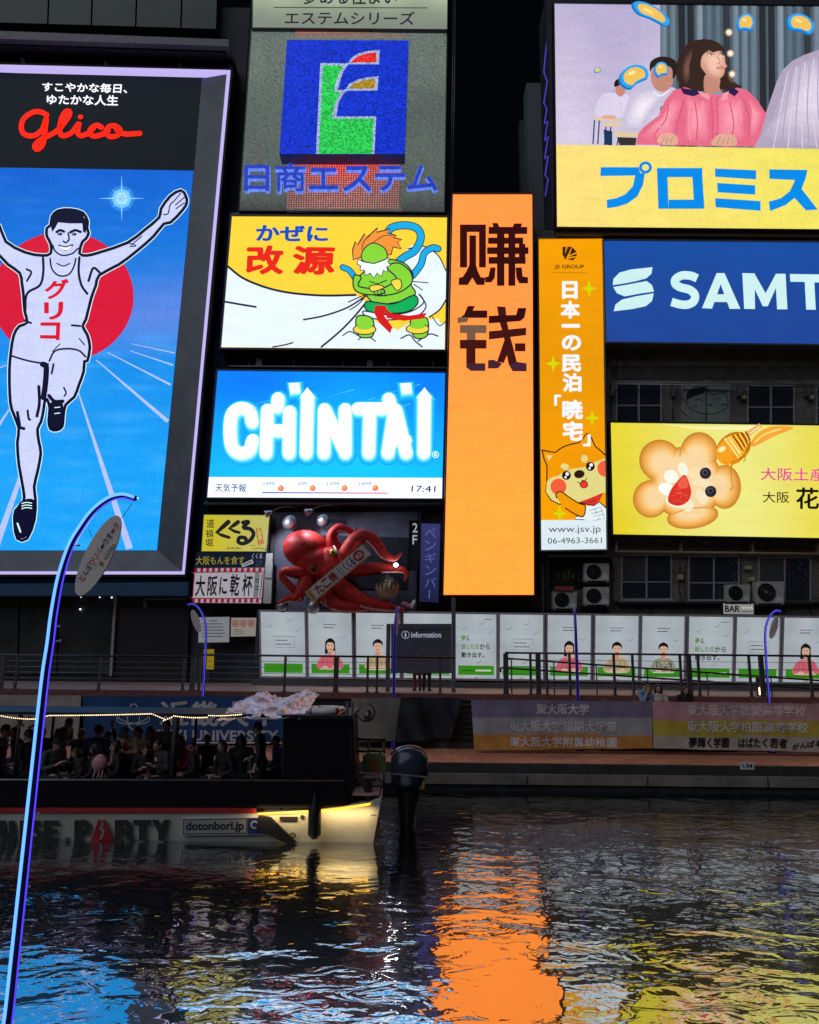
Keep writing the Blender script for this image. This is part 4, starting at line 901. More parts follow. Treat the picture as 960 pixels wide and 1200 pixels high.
for x, y, rx, ry, ro in ((262, 55, 88, 70, 30), (655, 95, 36, 42, 20), (885, 100, 60, 42, 25), (190, 318, 62, 48, -20), (303, 290, 30, 34, 0), (548, 415, 34, 26, 40), (38, 293, 15, 13, 0)):  # plain stand-in shapes for flying cartoon figures
    cx_, cy_ = TP([(x, y)])[0]; rx, ry = rx/3.5556, ry/3.5556
    if cy_-ry < 5: ry = cy_-6.5; 
    bean = lambda f, ox, oy: [(cx_+ox+(math.cos(k*.524)*rx*(1-.28*(k in (2, 3))))*f*math.cos(rad(ro))-(math.sin(k*.524)*ry*(1-.35*(k in (2, 3))))*f*math.sin(rad(ro)), cy_+oy+(math.cos(k*.524)*rx*(1-.28*(k in (2, 3))))*f*math.sin(rad(ro))+(math.sin(k*.524)*ry*(1-.35*(k in (2, 3))))*f*math.cos(rad(ro))) for k in range(12)]
    a.poly(bean(1.0, -rx*.08, ry*.14), '#0c7ccc', True); a.poly(bean(.97, 0, 0), '#35a8ee', True); a.poly(bean(.74, 0, -ry*.02), '#f2c65c', True); a.ell(cx_-rx*.15, cy_-ry*.3, rx*.28, ry*.14, '#fde7a6', ro); a.build('flying_stand_in', A_led, t); a = Art(29.14)
a = Art(29.15); a.field([(652, 169.5), (1124, 177), (1126, 270), (653, 265.5)], 40, 6, lambda x, y: mix(lin('#fbe283'), lin('#f3e668'), (x-650)/300)); a.build('yellow_band', A_led, t)
a = Art(29.13); TR = T(2.909, 630, 0); BL = '#0a90ea'
a.poly(TR([(216, 570), (345, 570), (352, 598), (214, 600)]), BL); a.poly(TR([(335, 590), (366, 590), (360, 630), (340, 670), (305, 695), (268, 706), (237, 710), (236, 681), (268, 676), (300, 662), (325, 635)]), BL); a.stroke([TR([(368+17*math.cos(k*0.2618), 571+16*math.sin(k*0.2618))])[0] for k in range(24)], 3.4, BL, False, True)
for s_ in ([(407, 573), (562, 573), (562, 604), (408, 604)], [(408, 604), (443, 604), (447, 712), (412, 712)], [(528, 604), (562, 604), (569, 712), (534, 712)], [(447, 681), (534, 681), (534, 712), (447, 712)], [(605, 575), (745, 581), (745, 612), (605, 603)], [(612, 624), (742, 632), (742, 664), (614, 656)], [(605, 676), (760, 686), (760, 719), (607, 707)],
           [(790, 578), (920, 580), (912, 616), (790, 610)], [(882, 605), (912, 612), (900, 645), (880, 672), (845, 700), (792, 720), (788, 688), (830, 676), (860, 652)], [(872, 672), (900, 645), (955, 715), (915, 718)]): a.poly(TR(s_), BL)
a.build('lettering', A_led, t)
# purple neon on the side of the billboard
t = thing('neon_lettering', 'purple neon zigzag lettering edge-on along the side of the classroom billboard', 'neon sign', P(641, 230, 30.6))
q = MB(); yy = 50
pts = [(641, 48), (637.5, 84), (641.5, 96), (637.5, 120), (641, 128), (638, 145), (642, 142), (638.5, 165), (642.5, 160), (638.5, 186), (642.5, 183), (639, 205), (642.5, 210), (639, 230)]
q.tube([P(x, y, 30.5+0.25*(k % 2)) for k, (x, y) in enumerate(pts)], 0.035, 6); q.build('neon_tube', glow('purple_neon', '#5a46e0', 0.5), t)
q = MB()
for y in (60, 110, 160, 210): q.tube([P(641, y, 30.5), P(653, y, 30.6)], 0.02, 5)
q.build('bracket', M_dark, t)

# --- blue lettered sign
t = sign('blue_letter_sign', 'wide blue lit sign with white wave logo and capital letters cut by the right edge', 'sign', [(708, 281.5), (1048, 284), (1050, 404), (711, 400)], 29.4, 0.5, 1.7, M_grey)
a = Art(29.4); a.field([(708, 281.5), (1048, 284), (1050, 404), (711, 400)], 30, 10, lambda x, y: mix(lin('#1c50a4'), lin('#22489a'), (y-285)/110+0.4*noise.noise(Vector((x*0.02, y*0.03, 5))))); a.build('panel', A_print, t)
a = Art(29.39); TS = T(3.5556, 690, 270); c = '#cfeeee'
for s_ in ([(100, 228), (103, 202), (128, 176), (175, 163), (266, 153), (262, 180), (240, 200), (190, 213), (140, 222)], [(102, 236), (150, 228), (242, 211), (264, 228), (272, 255), (220, 262), (150, 275), (118, 262)], [(104, 337), (112, 308), (140, 288), (200, 274), (271, 262), (264, 294), (238, 316), (180, 328)]): a.poly(TS(s_), c)
a.build('wave_logo', A_print, t)
a = Art(29.39)
a.stroke(TS([(452, 200), (425, 189), (388, 188), (362, 204), (362, 224), (385, 238), (420, 247), (442, 268), (438, 295), (412, 309), (380, 308), (345, 298)]), 9.8, c, round_=False)
for s_ in ([(533, 178), (566, 178), (514, 326), (472, 324)], [(533, 178), (566, 178), (632, 327), (587, 327)], [(517, 266), (588, 267), (596, 299), (505, 298)], [(640, 178), (690, 179), (737, 262), (780, 181), (820, 181), (828, 329), (785, 329), (780, 240), (746, 316), (725, 316), (692, 245), (693, 328), (648, 327)],
           [(838, 182), (975, 184), (975, 217), (940, 217), (946, 331), (906, 330), (900, 215), (840, 214)], [(980, 184), (1028, 184), (1058, 240), (1085, 185), (1130, 186), (1080, 275), (1082, 332), (1040, 332), (1038, 275)]): a.poly(TS(s_), c)
a.build('lettering', A_print, t)

# --- yellow flower biscuit sign
t = sign('flower_biscuit_sign', 'lit yellow sign with a flower-shaped biscuit, strawberry and honey dipper beside pink writing', 'sign', [(716, 495), (1046, 499.5), (1050, 632), (719, 626)], 29.4, 0.5, 1.8, M_dark)
a = Art(29.4)
a.field([(716, 495), (1046, 499.5), (1050, 632), (719, 626)], 40, 20, lambda x, y: mix(mix(lin('#e6d428'), lin('#ebe887'), math.exp(-((x-860)/90)**2)), lin('#dfc60e'), max(0, 0.8-math.hypot((x-716)/60, (y-630)/60))))
TH_ = T(5.333, 720, 490)
a.stroke(TH_([(300, 35), (520, 60), (700, 62), (900, 62)]), 3, '#f5f0b4', taper=(0.5, 5)); a.poly(TH_([(850, 160), (880, 110), (930, 72), (1000, 50), (1120, 60), (1010, 110), (930, 150), (870, 178)]), '#f0a838', True); a.stroke(TH_([(880, 150), (940, 100), (1040, 68)]), 1.6, '#fbe08a')
a.build('panel', A_print, t)
a = Art(29.39, step=0.0008)
PET = [(285, 262, 130, 128, 0), (530, 215, 118, 128, 0), (228, 505, 112, 118, 0), (490, 615, 162, 76, -8), (690, 430, 102, 138, 0)]
STP = ['#c9832c', '#d8933c', '#e2a048', '#e9ab54', '#eeb561', '#f1be6e', '#f3c67c', '#f4cd8a', '#f4d297', '#f4d6a2']
for k in range(10):
    f_ = 1-k*0.055
    for x, y, rx, ry, ro in PET:
        cx_, cy_ = TH_([(x+(450-x)*k*0.016, y+(400-y)*k*0.016)])[0]; a.ell(cx_-k*0.12, cy_+k*0.1, rx*f_/5.333, ry*f_/5.333, STP[k], ro)
    a.ell(*TH_([(452, 405)])[0], 43-k*1.2, 43-k*1.2, STP[k])
a.stroke(TH_([(412, 190), (408, 240)]), 1.4, '#d9923a'); a.stroke(TH_([(205, 375), (260, 392)]), 1.4, '#dd9a42'); a.stroke(TH_([(350, 605), (450, 572), (560, 560), (620, 570)]), 1.6, '#e0a048')
a.build('biscuit', A_print, t)
a = Art(29.31)
for x, y, rx, ry, ro, cc in ((430, 320, 30, 45, -20, '#f4f2e0'), (355, 365, 45, 42, 30, '#f6f5ea'), (330, 445, 55, 38, 20, '#fbfaf2'), (390, 520, 70, 38, 10, '#f7f4e6'), (460, 545, 36, 40, 0, '#f3e8c8'), (505, 345, 42, 36, 0, '#f5dfb2'), (550, 405, 65, 22, 8, '#f4e2bc'), (545, 490, 30, 52, -30, '#f3e4c2')):
    cx_, cy_ = TH_([(x, y)])[0]; a.ell(cx_, cy_, rx/5.333, ry/5.333, cc, ro)
a.poly(TH_([(440, 355), (472, 420), (480, 470), (460, 520), (410, 548), (360, 540), (334, 512), (352, 450), (390, 400)]), '#d9342a', True); a.poly(TH_([(440, 365), (462, 420), (440, 440), (400, 430), (400, 400)]), '#e8604a', True)
for k in range(26): a.ell(*TH_([(random.uniform(365, 455), random.uniform(430, 530))])[0], 0.5, 0.35, '#f0a070', n=8)
for x, y in ((567, 346), (600, 460)): a.ell(*TH_([(x, y)])[0], 6.7, 6.7, '#2a2634'); a.ell(*TH_([(x-4, y-6)])[0], 3.6, 3.6, '#4c4858'); a.ell(*TH_([(x-2, y-4)])[0], 1.8, 1.8, '#1a1622')
a.build('fruit_topping', A_print, t)
a = Art(29.28)
a.stroke(TH_([(820, 110), (915, 44)]), 1, '#e9b06a', False, taper=(7, 5), round_=False); a.stroke(TH_([(850, 95), (905, 56)]), 1.4, '#fbe8d0', False)
a.ell(*TH_([(745, 185)])[0], 22, 17, '#c8780e', -35); a.ell(*TH_([(735, 190)])[0], 19, 14.5, '#ee9c18', -35)
for k in range(6): a.stroke(TH_([(690+k*26, 130-k*9), (735+k*22, 190-k*12), (775+k*13, 245-k*22)]), 1.6, '#7c3c06' if k > 1 else '#fff0a0')
for k in range(5): a.stroke(TH_([(700+k*27, 122-k*9), (748+k*22, 186-k*12), (790+k*11, 236-k*20)]), 1.3, '#ffd25a')
a.poly(TH_([(635, 200), (670, 160), (720, 175), (740, 240), (720, 285), (670, 285), (640, 245)]), '#f2a322', True); a.ell(*TH_([(672, 195)])[0], 5, 3, '#ffe9a8', -30)
a.stroke(TH_([(690, 270), (725, 310), (735, 290), (780, 270)]), 2.5, '#e8940e'); a.stroke(TH_([(727, 300), (730, 380), (740, 430), (720, 450)]), 0.8, '#a07a08'); a.stroke(TH_([(820, 200), (815, 260), (805, 270)]), 1.2, '#c89010')
a.build('honey_dipper', A_print, t)
a = Art(29.28)
a.text('大阪土産', [(891.5, 548), (967, 549), (967, 564), (891.5, 563)], '#e83ea0', 0.008); a.text('大阪', [(894, 576), (925, 576.5), (925, 589.5), (894, 589)], '#15140c', 0.006); a.text('花', [(933, 571), (960, 571.5), (960, 597), (933, 596.5)], '#15140c', 0.02)
a.build('lettering', A_print, t)

# --- small shop signs by the octopus
TK = T(8.727, 220, 590)
t = sign('yellow_brush_sign', 'small yellow sign with thick black brush writing and a red stamp, left of the octopus', 'sign', TK([(165, 115), (838, 120), (800, 490), (140, 488)]), 29.3, 0.35, 0.6, M_grey)
a = Art(29.3); a.field(TK([(165, 115), (838, 120), (800, 490), (140, 488)]), 12, 8, lambda x, y: mix(lin('#d2c62c'), lin('#c8c470'), (x-250)/60)); a.build('panel', lit('dim_print', 0.85), t)
a = Art(29.29); c = '#23222a'
a.stroke(TK([(415, 190), (360, 240), (298, 298), (350, 325), (425, 348)]), 1, c, False, taper=(5.6, 3.6)); a.stroke(TK([(515, 190), (470, 225), (428, 255), (480, 285), (528, 298)]), 1, c, False, taper=(5, 3.4))
a.stroke(TK([(565, 195), (625, 188), (570, 245), (640, 262), (675, 310), (640, 375), (570, 410), (520, 395), (530, 350), (585, 352), (600, 378)]), 4.6, c, True)
for ch, bx in (('道', (193, 160, 272, 250)), ('頓', (185, 268, 265, 350)), ('堀', (182, 360, 258, 440))): 
    (x0, y0), (x1, y1) = TK([(bx[0], bx[1]), (bx[2], bx[3])]); a.text(ch, (x0, y0, x1, y1), c, 0.01)
st = TK([(700, 258), (748, 246), (778, 412), (725, 424)]); a.stroke(st, 0.8, '#c04428', False, True); a.text('たこ焼', [st[1], st[2], st[3], st[0]], '#c04428', 0.01)
a.text('KUKURU', TK([(405, 446), (550, 446), (548, 470), (403, 470)]), c, 0.01); a.stroke(TK([(645, 430), (690, 425), (660, 470), (720, 455), (800, 470)]), 0.8, '#7a3b2c', False)
a.build('lettering', lit('dim_print', 0.85), t)
t = sign('black_strip_sign', 'low black strip sign with yellow Japanese writing between the yellow sign and striped sign', 'sign', TK([(85, 496), (800, 496), (788, 652), (62, 656)]), 29.32, 0.3, 0.3, M_black)
a = Art(29.32); a.poly(TK([(85, 496), (800, 496), (788, 652), (62, 656)]), '#141a2c'); a.build('panel', lit('dim_print', 0.85), t)
a = Art(29.31); a.text('大阪もんを食す', TK([(88, 540), (582, 540), (578, 625), (82, 628)]), '#9a9430', 0.006); a.text('くくる', TK([(660, 512), (768, 508), (760, 566), (652, 566)]), '#9aa0b0', 0.02); a.text('2F', TK([(692, 586), (768, 584), (764, 640), (690, 640)]), '#3e486a', 0.0)
a.poly(TK([(548, 622), (660, 570), (676, 610), (562, 652)]), '#a5a9ae'); a.stroke(TK([(575, 628), (650, 595)]), 1.6, '#55585f', False)
a.build('lettering', lit('dim_print', 0.85), t)
t = sign('striped_border_sign', 'white sign with red striped border and black brush writing left of the octopus', 'sign', TK([(68, 660), (785, 656), (752, 1020), (42, 1016)]), 29.3, 0.3, 0.4, M_dark)
a = Art(29.3); a.poly(TK([(68, 660), (785, 656), (752, 1020), (42, 1016)]), '#b3aab4')
for k in range(12):
    u = k/12; x0 = 72+u*715; x1 = x0+30; a.poly(TK([(x0, 661), (x1, 661), (x1-4, 704), (x0-4, 704)]), '#9c1430'); x0 -= 26; x1 -= 26; a.poly(TK([(x0, 972), (x1, 972), (x1-4, 1016), (x0-4, 1016)]), '#9c1430')
ins_ = TK([(95, 706), (740, 702), (765, 730), (738, 950), (715, 970), (80, 972), (55, 945), (72, 730)]); a.poly(ins_, '#b9b4bc'); a.stroke(ins_, 1.2, '#8e1a32', True, True, 2)
a.poly(TK([(690, 708), (742, 706), (722, 962), (672, 964)]), '#7b8488'); a.build('panel', lit('dim_print2', 0.72), t)
a = Art(29.29, start=0.05)
for ch, bx in (('大', (82, 738, 182, 952)), ('阪', (206, 742, 306, 945)), ('に', (328, 752, 408, 935)), ('乾', (436, 722, 532, 948)), ('杯', (562, 728, 664, 948))):
    x0, y0, x1, y1 = bx; a.text(ch, TK([(x0+8, y0), (x1+8, y0), (x1-6, y1), (x0-6, y1)]), '#15131c', 0.022)
for y in (775, 800, 850, 880): a.stroke(TK([(698, y), (728, y+4)]), 1.4, '#3b4046', False)
a.build('lettering', lit('dim_print2', 0.72), t)
t = thing('pale_side_board', 'blank pale narrow board beside the striped sign, left of the octopus', 'board', P(316, 706, 29.3))
q = MB(); q.pp(TK([(800, 510), (872, 508), (852, 1020), (768, 1022)]), 29.28, 0.3); q.build('board', pbr('pale_board', (0.42, 0.43, 0.42), 0.6), t)
q = MB(); q.pp(TK([(796, 756), (868, 758), (867, 770), (795, 768)]), 29.26, 0.02); q.build('seam', M_grey, t)
t = sign('purple_bar_sign', 'dim vertical purple sign with upright katakana right of the octopus', 'sign', [(494, 613), (516, 614), (514, 706), (491.5, 705)], 29.2, 0.3, 0.4, M_black)
a = Art(29.2); a.field([(494, 613), (516, 614), (514, 706), (491.5, 705)], 4, 12, lambda x, y: mix(lin('#34386c'), lin('#191b3a'), (y-615)/100)); a.build('panel', A_print, t)
a = Art(29.19)
for k, ch in enumerate('ペンギンバ'): a.text(ch, (498, 619+k*14.5, 511, 630.5+k*14.5), '#565da0', 0.0)
a.stroke([(503.5, 692), (503, 701)], 1.4, '#565da0', False); a.build('lettering', A_print, t)
t = sign('floor_number_sign', 'narrow black panel reading 2F above the octopus arm', 'sign', [(480, 610), (492, 610), (490, 668), (478.5, 668)], 29.3, 0.2, 0.2, M_black)
a = Art(29.3); a.text('2', (483.5, 613, 489.5, 624), '#b9bcc4', 0.01); a.text('F', (483.5, 627, 489, 638), '#b9bcc4', 0.01); a.build('lettering', lit('dim_print2', 0.72), t)
t = sign('bar_sign', 'small grey sign reading BAR under the air conditioners', 'sign', [(847.5, 707), (884, 707.5), (884, 720), (848, 719.5)], 29.8, 0.15, 0.6, M_dark)
a = Art(29.8); a.poly([(847.5, 707), (884, 707.5), (884, 720), (848, 719.5)], '#9a9c98'); a.build('panel', lit('dim_print2', 0.72), t)
a = Art(29.79); a.text('BAR', [(849.5, 709.5), (867, 709.8), (867, 717.5), (849.7, 717.2)], '#17171a', 0.03)
for k in range(4): a.stroke([(870+k*3.4, 711.5), (871.5+k*3.4, 713)], 1.3, '#e8e8e8', False)
a.stroke([(869, 716.5), (882, 716.8)], 0.8, '#4a4a4a', False); a.build('lettering', lit('dim_print2', 0.72), t)
for nm, lb, qd, colr in (('notice', 'white paper notice with rows of small print on the dark wall under the striped sign', [(233, 723.5), (269, 723), (268.5, 752.5), (232.5, 753)], '#8d8e96'), ('notice', 'white notice with three red prohibition circles on the dark wall', [(271, 724), (300.5, 724), (299.5, 745.5), (270.5, 746)], '#9a948c'), ('notice', 'yellow paper notice low on the dark wall behind the railing', [(239, 761), (251, 761), (250.5, 784.5), (238.5, 784)], '#9c8414')):
    t = sign(nm, lb, 'notice', qd, 29.6, 0.06, 0.5, M_grey, 0.012)
    a = Art(29.6); a.poly(qd, colr); x0, y0 = qd[0]; x1, y1 = qd[2]
    if 'circles' in lb:
        for k in range(3):
            cx_ = x0+5+k*9.3; a.ell(cx_, y0+6.5, 4.1, 4.1, '#a02c34'); a.ell(cx_, y0+6.5, 3.1, 3.1, '#9a948c'); a.stroke([(cx_-1.2, y0+8), (cx_+1.4, y0+5.2)], 1.1, '#26262c', False); a.stroke([(cx_-2.6, y0+4), (cx_+2.6, y0+9)], 0.8, '#a02c34', False)
        for k in range(3): a.stroke([(x0+3, y0+14+k*2.4), (x0+14+k, y0+14+k*2.4)], 0.6, '#4a4a50', False)
    else:
        for k in range(6): a.stroke([(x0+(4 if k else 13), y0+4+k*(y1-y0-7)/6), (x1-(5+(k*7) % 4 if k else 14), y0+4+k*(y1-y0-7)/6)], 0.9 if 'paper n' in lb and 'rows' in lb else 0.5, '#3a3a44', False)
    a.build('print', lit('dim_print2', 0.72), t)  # paper given a dim glow of its own

# ------------------------------------------------------------------ octopus and things round it
YO = 28.7
M_oct = pbr('octopus_red', (0.42, 0.02, 0.02), 0.55, 0, 0.45, 4.0, 0.7, 0.25)
TO = T(5.333, 314, 601)
S_ = YO/F/5.333                                     # metres per enlarged pixel at the octopus
t = thing('octopus_sculpture', 'big glossy red octopus sculpture with curling arms above the white poster hoarding', 'octopus sculpture', P(395, 712, YO))
def OP(x, y, dy=0.0): 
    (px, py), = TO([(x, y)]); return P(px, py, YO+dy)
q = MB()
q.ball(OP(240, 228, 0.05), (150*S_, 0.85, 122*S_), 26, rot=Matrix.Rotation(rad(12), 3, 'Y'))
q.ball(OP(300, 300, -0.05), (130*S_, 0.75, 110*S_), 22, rot=Matrix.Rotation(rad(35), 3, 'Y'))
q.ball(OP(390, 330, -0.1), (105*S_, 0.65, 120*S_), 22)
q.ball(OP(400, 250, -0.5), (44*S_, 0.22, 40*S_), 14); q.ball(OP(285, 350, -0.55), (44*S_, 0.22, 40*S_), 14)
ob = q.build('body', M_oct, t)
rm = ob.modifiers.new('fuse', 'REMESH'); rm.mode = 'VOXEL'; rm.voxel_size = 0.05
sm_ = ob.modifiers.new('soft', 'SMOOTH'); sm_.iterations = 8
def bake(o):
    dg = bpy.context.evaluated_depsgraph_get(); dg.update()
    me = bpy.data.meshes.new_from_object(o.evaluated_get(dg)); old = o.data; mats_ = list(old.materials)
    o.modifiers.clear(); o.data = me
    if not me.materials:
        for k in mats_: me.materials.append(k)
    me.polygons.foreach_set('use_smooth', [True]*len(me.polygons)); bpy.data.meshes.remove(old)
bake(ob)
ARMS = [([(440, 330, -.1), (420, 230, -.2), (398, 150, -.3), (440, 95, -.35), (505, 108, -.35), (545, 135, -.3), (556, 92, -.3)], (48, 44, 34, 28, 22, 16, 6)),
        ([(460, 340, -.2), (505, 240, -.5), (560, 160, -.6), (630, 152, -.6), (685, 205, -.6), (725, 262, -.6), (790, 286, -.6), (842, 250, -.6)], (55, 55, 48, 42, 38, 30, 20, 5)),
        ([(470, 365, -.2), (560, 358, -.3), (660, 348, -.3), (740, 348, -.4), (810, 352, -.5), (862, 372, -.5), (855, 432, -.5)], (45, 42, 40, 36, 28, 16, 5)),
        ([(410, 420, -.2), (500, 500, -.4), (620, 560, -.5), (740, 585, -.5), (858, 606, -.5)], (60, 55, 42, 30, 8)),
        ([(350, 430, -.1), (385, 530, -.4), (440, 578, -.5), (540, 592, -.5), (670, 592, -.6)], (60, 50, 42, 34, 8)),
        ([(250, 380, -.2), (170, 372, -.5), (105, 368, -.6), (88, 405, -.6), (130, 452, -.6), (178, 500, -.5), (215, 548, -.4)], (45, 36, 28, 24, 26, 28, 14)),
        ([(250, 400, -.2), (215, 470, -.5), (180, 530, -.6), (125, 536, -.6), (60, 568, -.6)], (45, 40, 30, 24, 5)),
        ([(330, 420, 0), (350, 520, -.2), (385, 560, -.5), (360, 505, -.7)], (50, 44, 30, 8))]
suck = MB()
for pts, rr in ARMS:
    pth = spline([OP(*p) for p in pts], False, 7); q = MB()
    R_ = [r*S_*1.02 for r in rr]; q.tube(pth, R_, 12); q.build('arm', M_oct, t)
    n_ = len(pth)
    for k in range(int(n_*0.45), n_-1):
        u = k/(n_-1)*(len(R_)-1); i_ = min(len(R_)-2, int(u)); r_ = R_[i_]*(1-(u-i_))+R_[i_+1]*(u-i_)
        tg = (pth[k+1]-pth[k-1]).normalized(); side = tg.cross(Vector((0, 1, 0))).normalized()
        if side.z > 0: side = -side
        suck.ball(pth[k]+side*r_*0.75+Vector((0, -r_*0.6, 0)), r_*0.22, 7)
suck.build('suckers', pbr('sucker_pink', (0.6, 0.33, 0.3), 0.4), t)
q = MB(); q.ball(OP(403, 248, -0.68), (20*S_, 0.09, 22*S_), 12); q.ball(OP(287, 350, -0.72), (20*S_, 0.09, 22*S_), 12, 1); q.ball(OP(408, 250, -0.76), (8*S_, 0.03, 14*S_), 8, 1)
q.tube([OP(412, 205, -.66), OP(430, 235, -.72), OP(442, 272, -.7)], (0.02, 0.05, 0.015), 6, 2)
q.build('eyes', [pbr('eye_yellow', (0.6, 0.42, 0.05), 0.3), M_black, M_white], t)
t = thing('held_signboard', 'long tilted white signboard with brush writing held diagonally in the octopus arms', 'sign', OP(255, 560, -1.0))
qd = TO([(590, 195), (645, 255), (283, 560), (230, 495)])
q = MB(); q.pp(qd, YO-1.05, 0.1); q.build('board', M_white, t)
a = Art(YO-1.05); bil = lambda u, v: ((qd[0][0]*u+qd[3][0]*(1-u))*(1-v)+(qd[1][0]*u+qd[2][0]*(1-u))*v, (qd[0][1]*u+qd[3][1]*(1-u))*(1-v)+(qd[1][1]*u+qd[2][1]*(1-u))*v)
sub = lambda u0, u1, v0, v1: [bil(u0, v0), bil(u1, v0), bil(u1, v1), bil(u0, v1)]
a.poly(qd, '#b8a070'); a.poly(sub(.015, .985, .07, .93), '#c8c4c4'); a.poly(sub(.02, .07, .1, .9), '#a87c28')
cx_, cy_ = bil(.86, .5); a.ell(cx_, cy_, 7, 6.2, '#a81828', -40)
for k, ch in enumerate('たこ焼'): a.text(ch, sub(.12+k*.12, .23+k*.12, .14, .86), '#a01420', 0.04)
a.stroke([bil(.53, .2), bil(.53, .85)], 1.2, '#555555', False); a.stroke([bil(.57, .2), bil(.57, .85)], 1.0, '#777777', False)
a.text('くくる', sub(.61, .77, .12, .88), '#1a1a20', 0.03); a.text('本店', sub(.81, .91, .28, .72), '#e0d4d4', 0.02)
a.build('print', A_paint, t)
t = thing('dumpling_lantern', 'round cream ball lantern with jagged black top hanging under an octopus arm', 'lantern', OP(745, 470, -.5))
q = MB(); bc = OP(745, 468, -.5); R = 75*S_; q.ball(bc, R, 24); q.build('ball', pbr('dough_cream', (0.4, 0.29, 0.19), 0.5, 0, 0.3, 4), t)
q = MB(); n_ = 32
rows = []
for i_ in range(9):
    row = []
    for k in range(n_):
        a_ = 2*math.pi*k/n_; h = (0.3 if k % 2 else -0.32)+0.1*math.sin(k*2.3); zz = 0.995+(h-0.995)*i_/8; rr = math.sqrt(max(0, 1-zz*zz)); row.append(bc+Vector((math.cos(a_)*rr, math.sin(a_)*rr, zz))*R*1.02)
    rows.append(row)
q.add([p for r in rows for p in r], [(i_*n_+k, i_*n_+(k+1) % n_, (i_+1)*n_+(k+1) % n_, (i_+1)*n_+k) for i_ in range(8) for k in range(n_)]+[tuple(range(n_))])
q.build('dark_topping', M_black, t)
q = MB(); q.tube([bc+Vector((0, 0, R)), bc+Vector((0, 0.3, R+1.0))], 0.015, 5); q.tube([bc-Vector((0, 0, R)), bc-Vector((0, 0, R+0.12))], 0.03, 6); q.build('cord', M_dark, t)
t = thing('spotlight', 'bright white round spotlight lit beside the octopus arm', 'spotlight', OP(800, 330, -.75))
q = MB(); lp = OP(800, 326, -.75); q.ball(lp, (0.10, 0.06, 0.09), 14); q.build('lamp', glow('spot_glow', '#f4f6ff', 2.6), t)
q = MB(); q.tube([lp+Vector((0, 0.04, 0)), lp+Vector((0, 0.25, 0))], (0.11, 0.07), 14); q.tube([lp+Vector((0, 0.2, 0)), OP(800, 150, -.6)], 0.012, 5); q.build('housing', M_dark, t)
ld = bpy.data.lights.new('spotlight_beam', 'POINT'); ld.energy = 8; ld.shadow_soft_size = 0.12; ld.color = (0.92, 0.95, 1)
lo = bpy.data.objects.new('spotlight_beam', ld); COL.objects.link(lo); lo.parent = t; lo.location = lp+Vector((0, -0.25, 0))-org(t)
for x, y, r, lb in ((140, 62, 52, 'larger dull silver sphere on the slate wall above the octopus head'), (345, 48, 44, 'smaller silver sphere above the octopus between head and upper arm')):
    t = thing('silver_sphere', lb, 'ornament', OP(x, y, .6)); q = MB(); q.ball(OP(x, y, .55), r*S_, 20); q.build('sphere', pbr('silver', (0.4, 0.42, 0.46), 0.32, 0.8), t)
    q = MB(); q.tube([OP(x, y, .55), OP(x, y, 1.25)], 0.04, 6); q.build('rod', M_dark, t)
for x, y, r, lb in ((95, 585, 34, 'silver dome lamp on the ledge under the lowest left octopus arm'), (285, 585, 48, 'wide silver dome on the ledge under the octopus body')):
    t = thing('silver_dome', lb, 'ornament', OP(x, 612, -.3)); q = MB(); q.ball(OP(x, y, -.3), r*S_, 18); q.build('dome', pbr('silver', (0.4, 0.42, 0.46), 0.32, 0.8), t)
    q = MB(); q.tube([OP(x, 590, -.3), OP(x, 622, -.3)], 0.1, 8); q.build('stem', M_dark, t)
for x, y, lb in ((315, 600, 'small silver spotlight on an arm above the yellow brush sign'), (362, 598, 'small silver spotlight on an arm over the octopus head')):
    t = thing('arm_spotlight', lb, 'spotlight', P(x, y, 29.2)); q = MB(); q.tube([P(x-4, y+3, 29.0), P(x+4, y, 29.1)], (0.16, 0.08), 10); q.build('shade', M_alu, t)
    sp_ = bpy.data.lights.new('spot_beam', 'SPOT'); sp_.energy = 240; sp_.color = (0.86, 0.88, 1.0); sp_.spot_size = rad(115); sp_.spot_blend = 0.6; sp_.shadow_soft_size = 0.1; so_ = bpy.data.objects.new('spot_beam', sp_); COL.objects.link(so_); so_.parent = t; so_.location = P(x-3, y+4, 28.1)-org(t); so_.rotation_euler = (P(x+50, 672, 29.3)-P(x-3, y+4, 28.1)).to_track_quat('-Z', 'Y').to_euler()
    q = MB(); q.tube(spline([P(x+3, y, 29.1), P(x+14, y-5, 29.2), P(x+30, y-5, 29.5), P(x+34, y+4, 29.9)]), 0.016, 5); q.build('bracket', M_grey, t)
t = thing('bow_ornament', 'little pink and white bow ornament on the ledge right of the octopus', 'ornament', P(476, 712, 28.5))
q = MB(); q.ball(P(474, 708, 28.5), (0.16, 0.06, 0.1), 10); q.ball(P(479, 710, 28.5), (0.12, 0.06, 0.08), 10); q.build('bow', pbr('bow_pink', (0.6, 0.2, 0.28), 0.5), t)
q = MB(); q.ball(P(484, 708, 28.5), (0.08, 0.05, 0.2), 10, rot=Matrix.Rotation(rad(25), 3, 'Y')); q.build('shell', M_white, t)

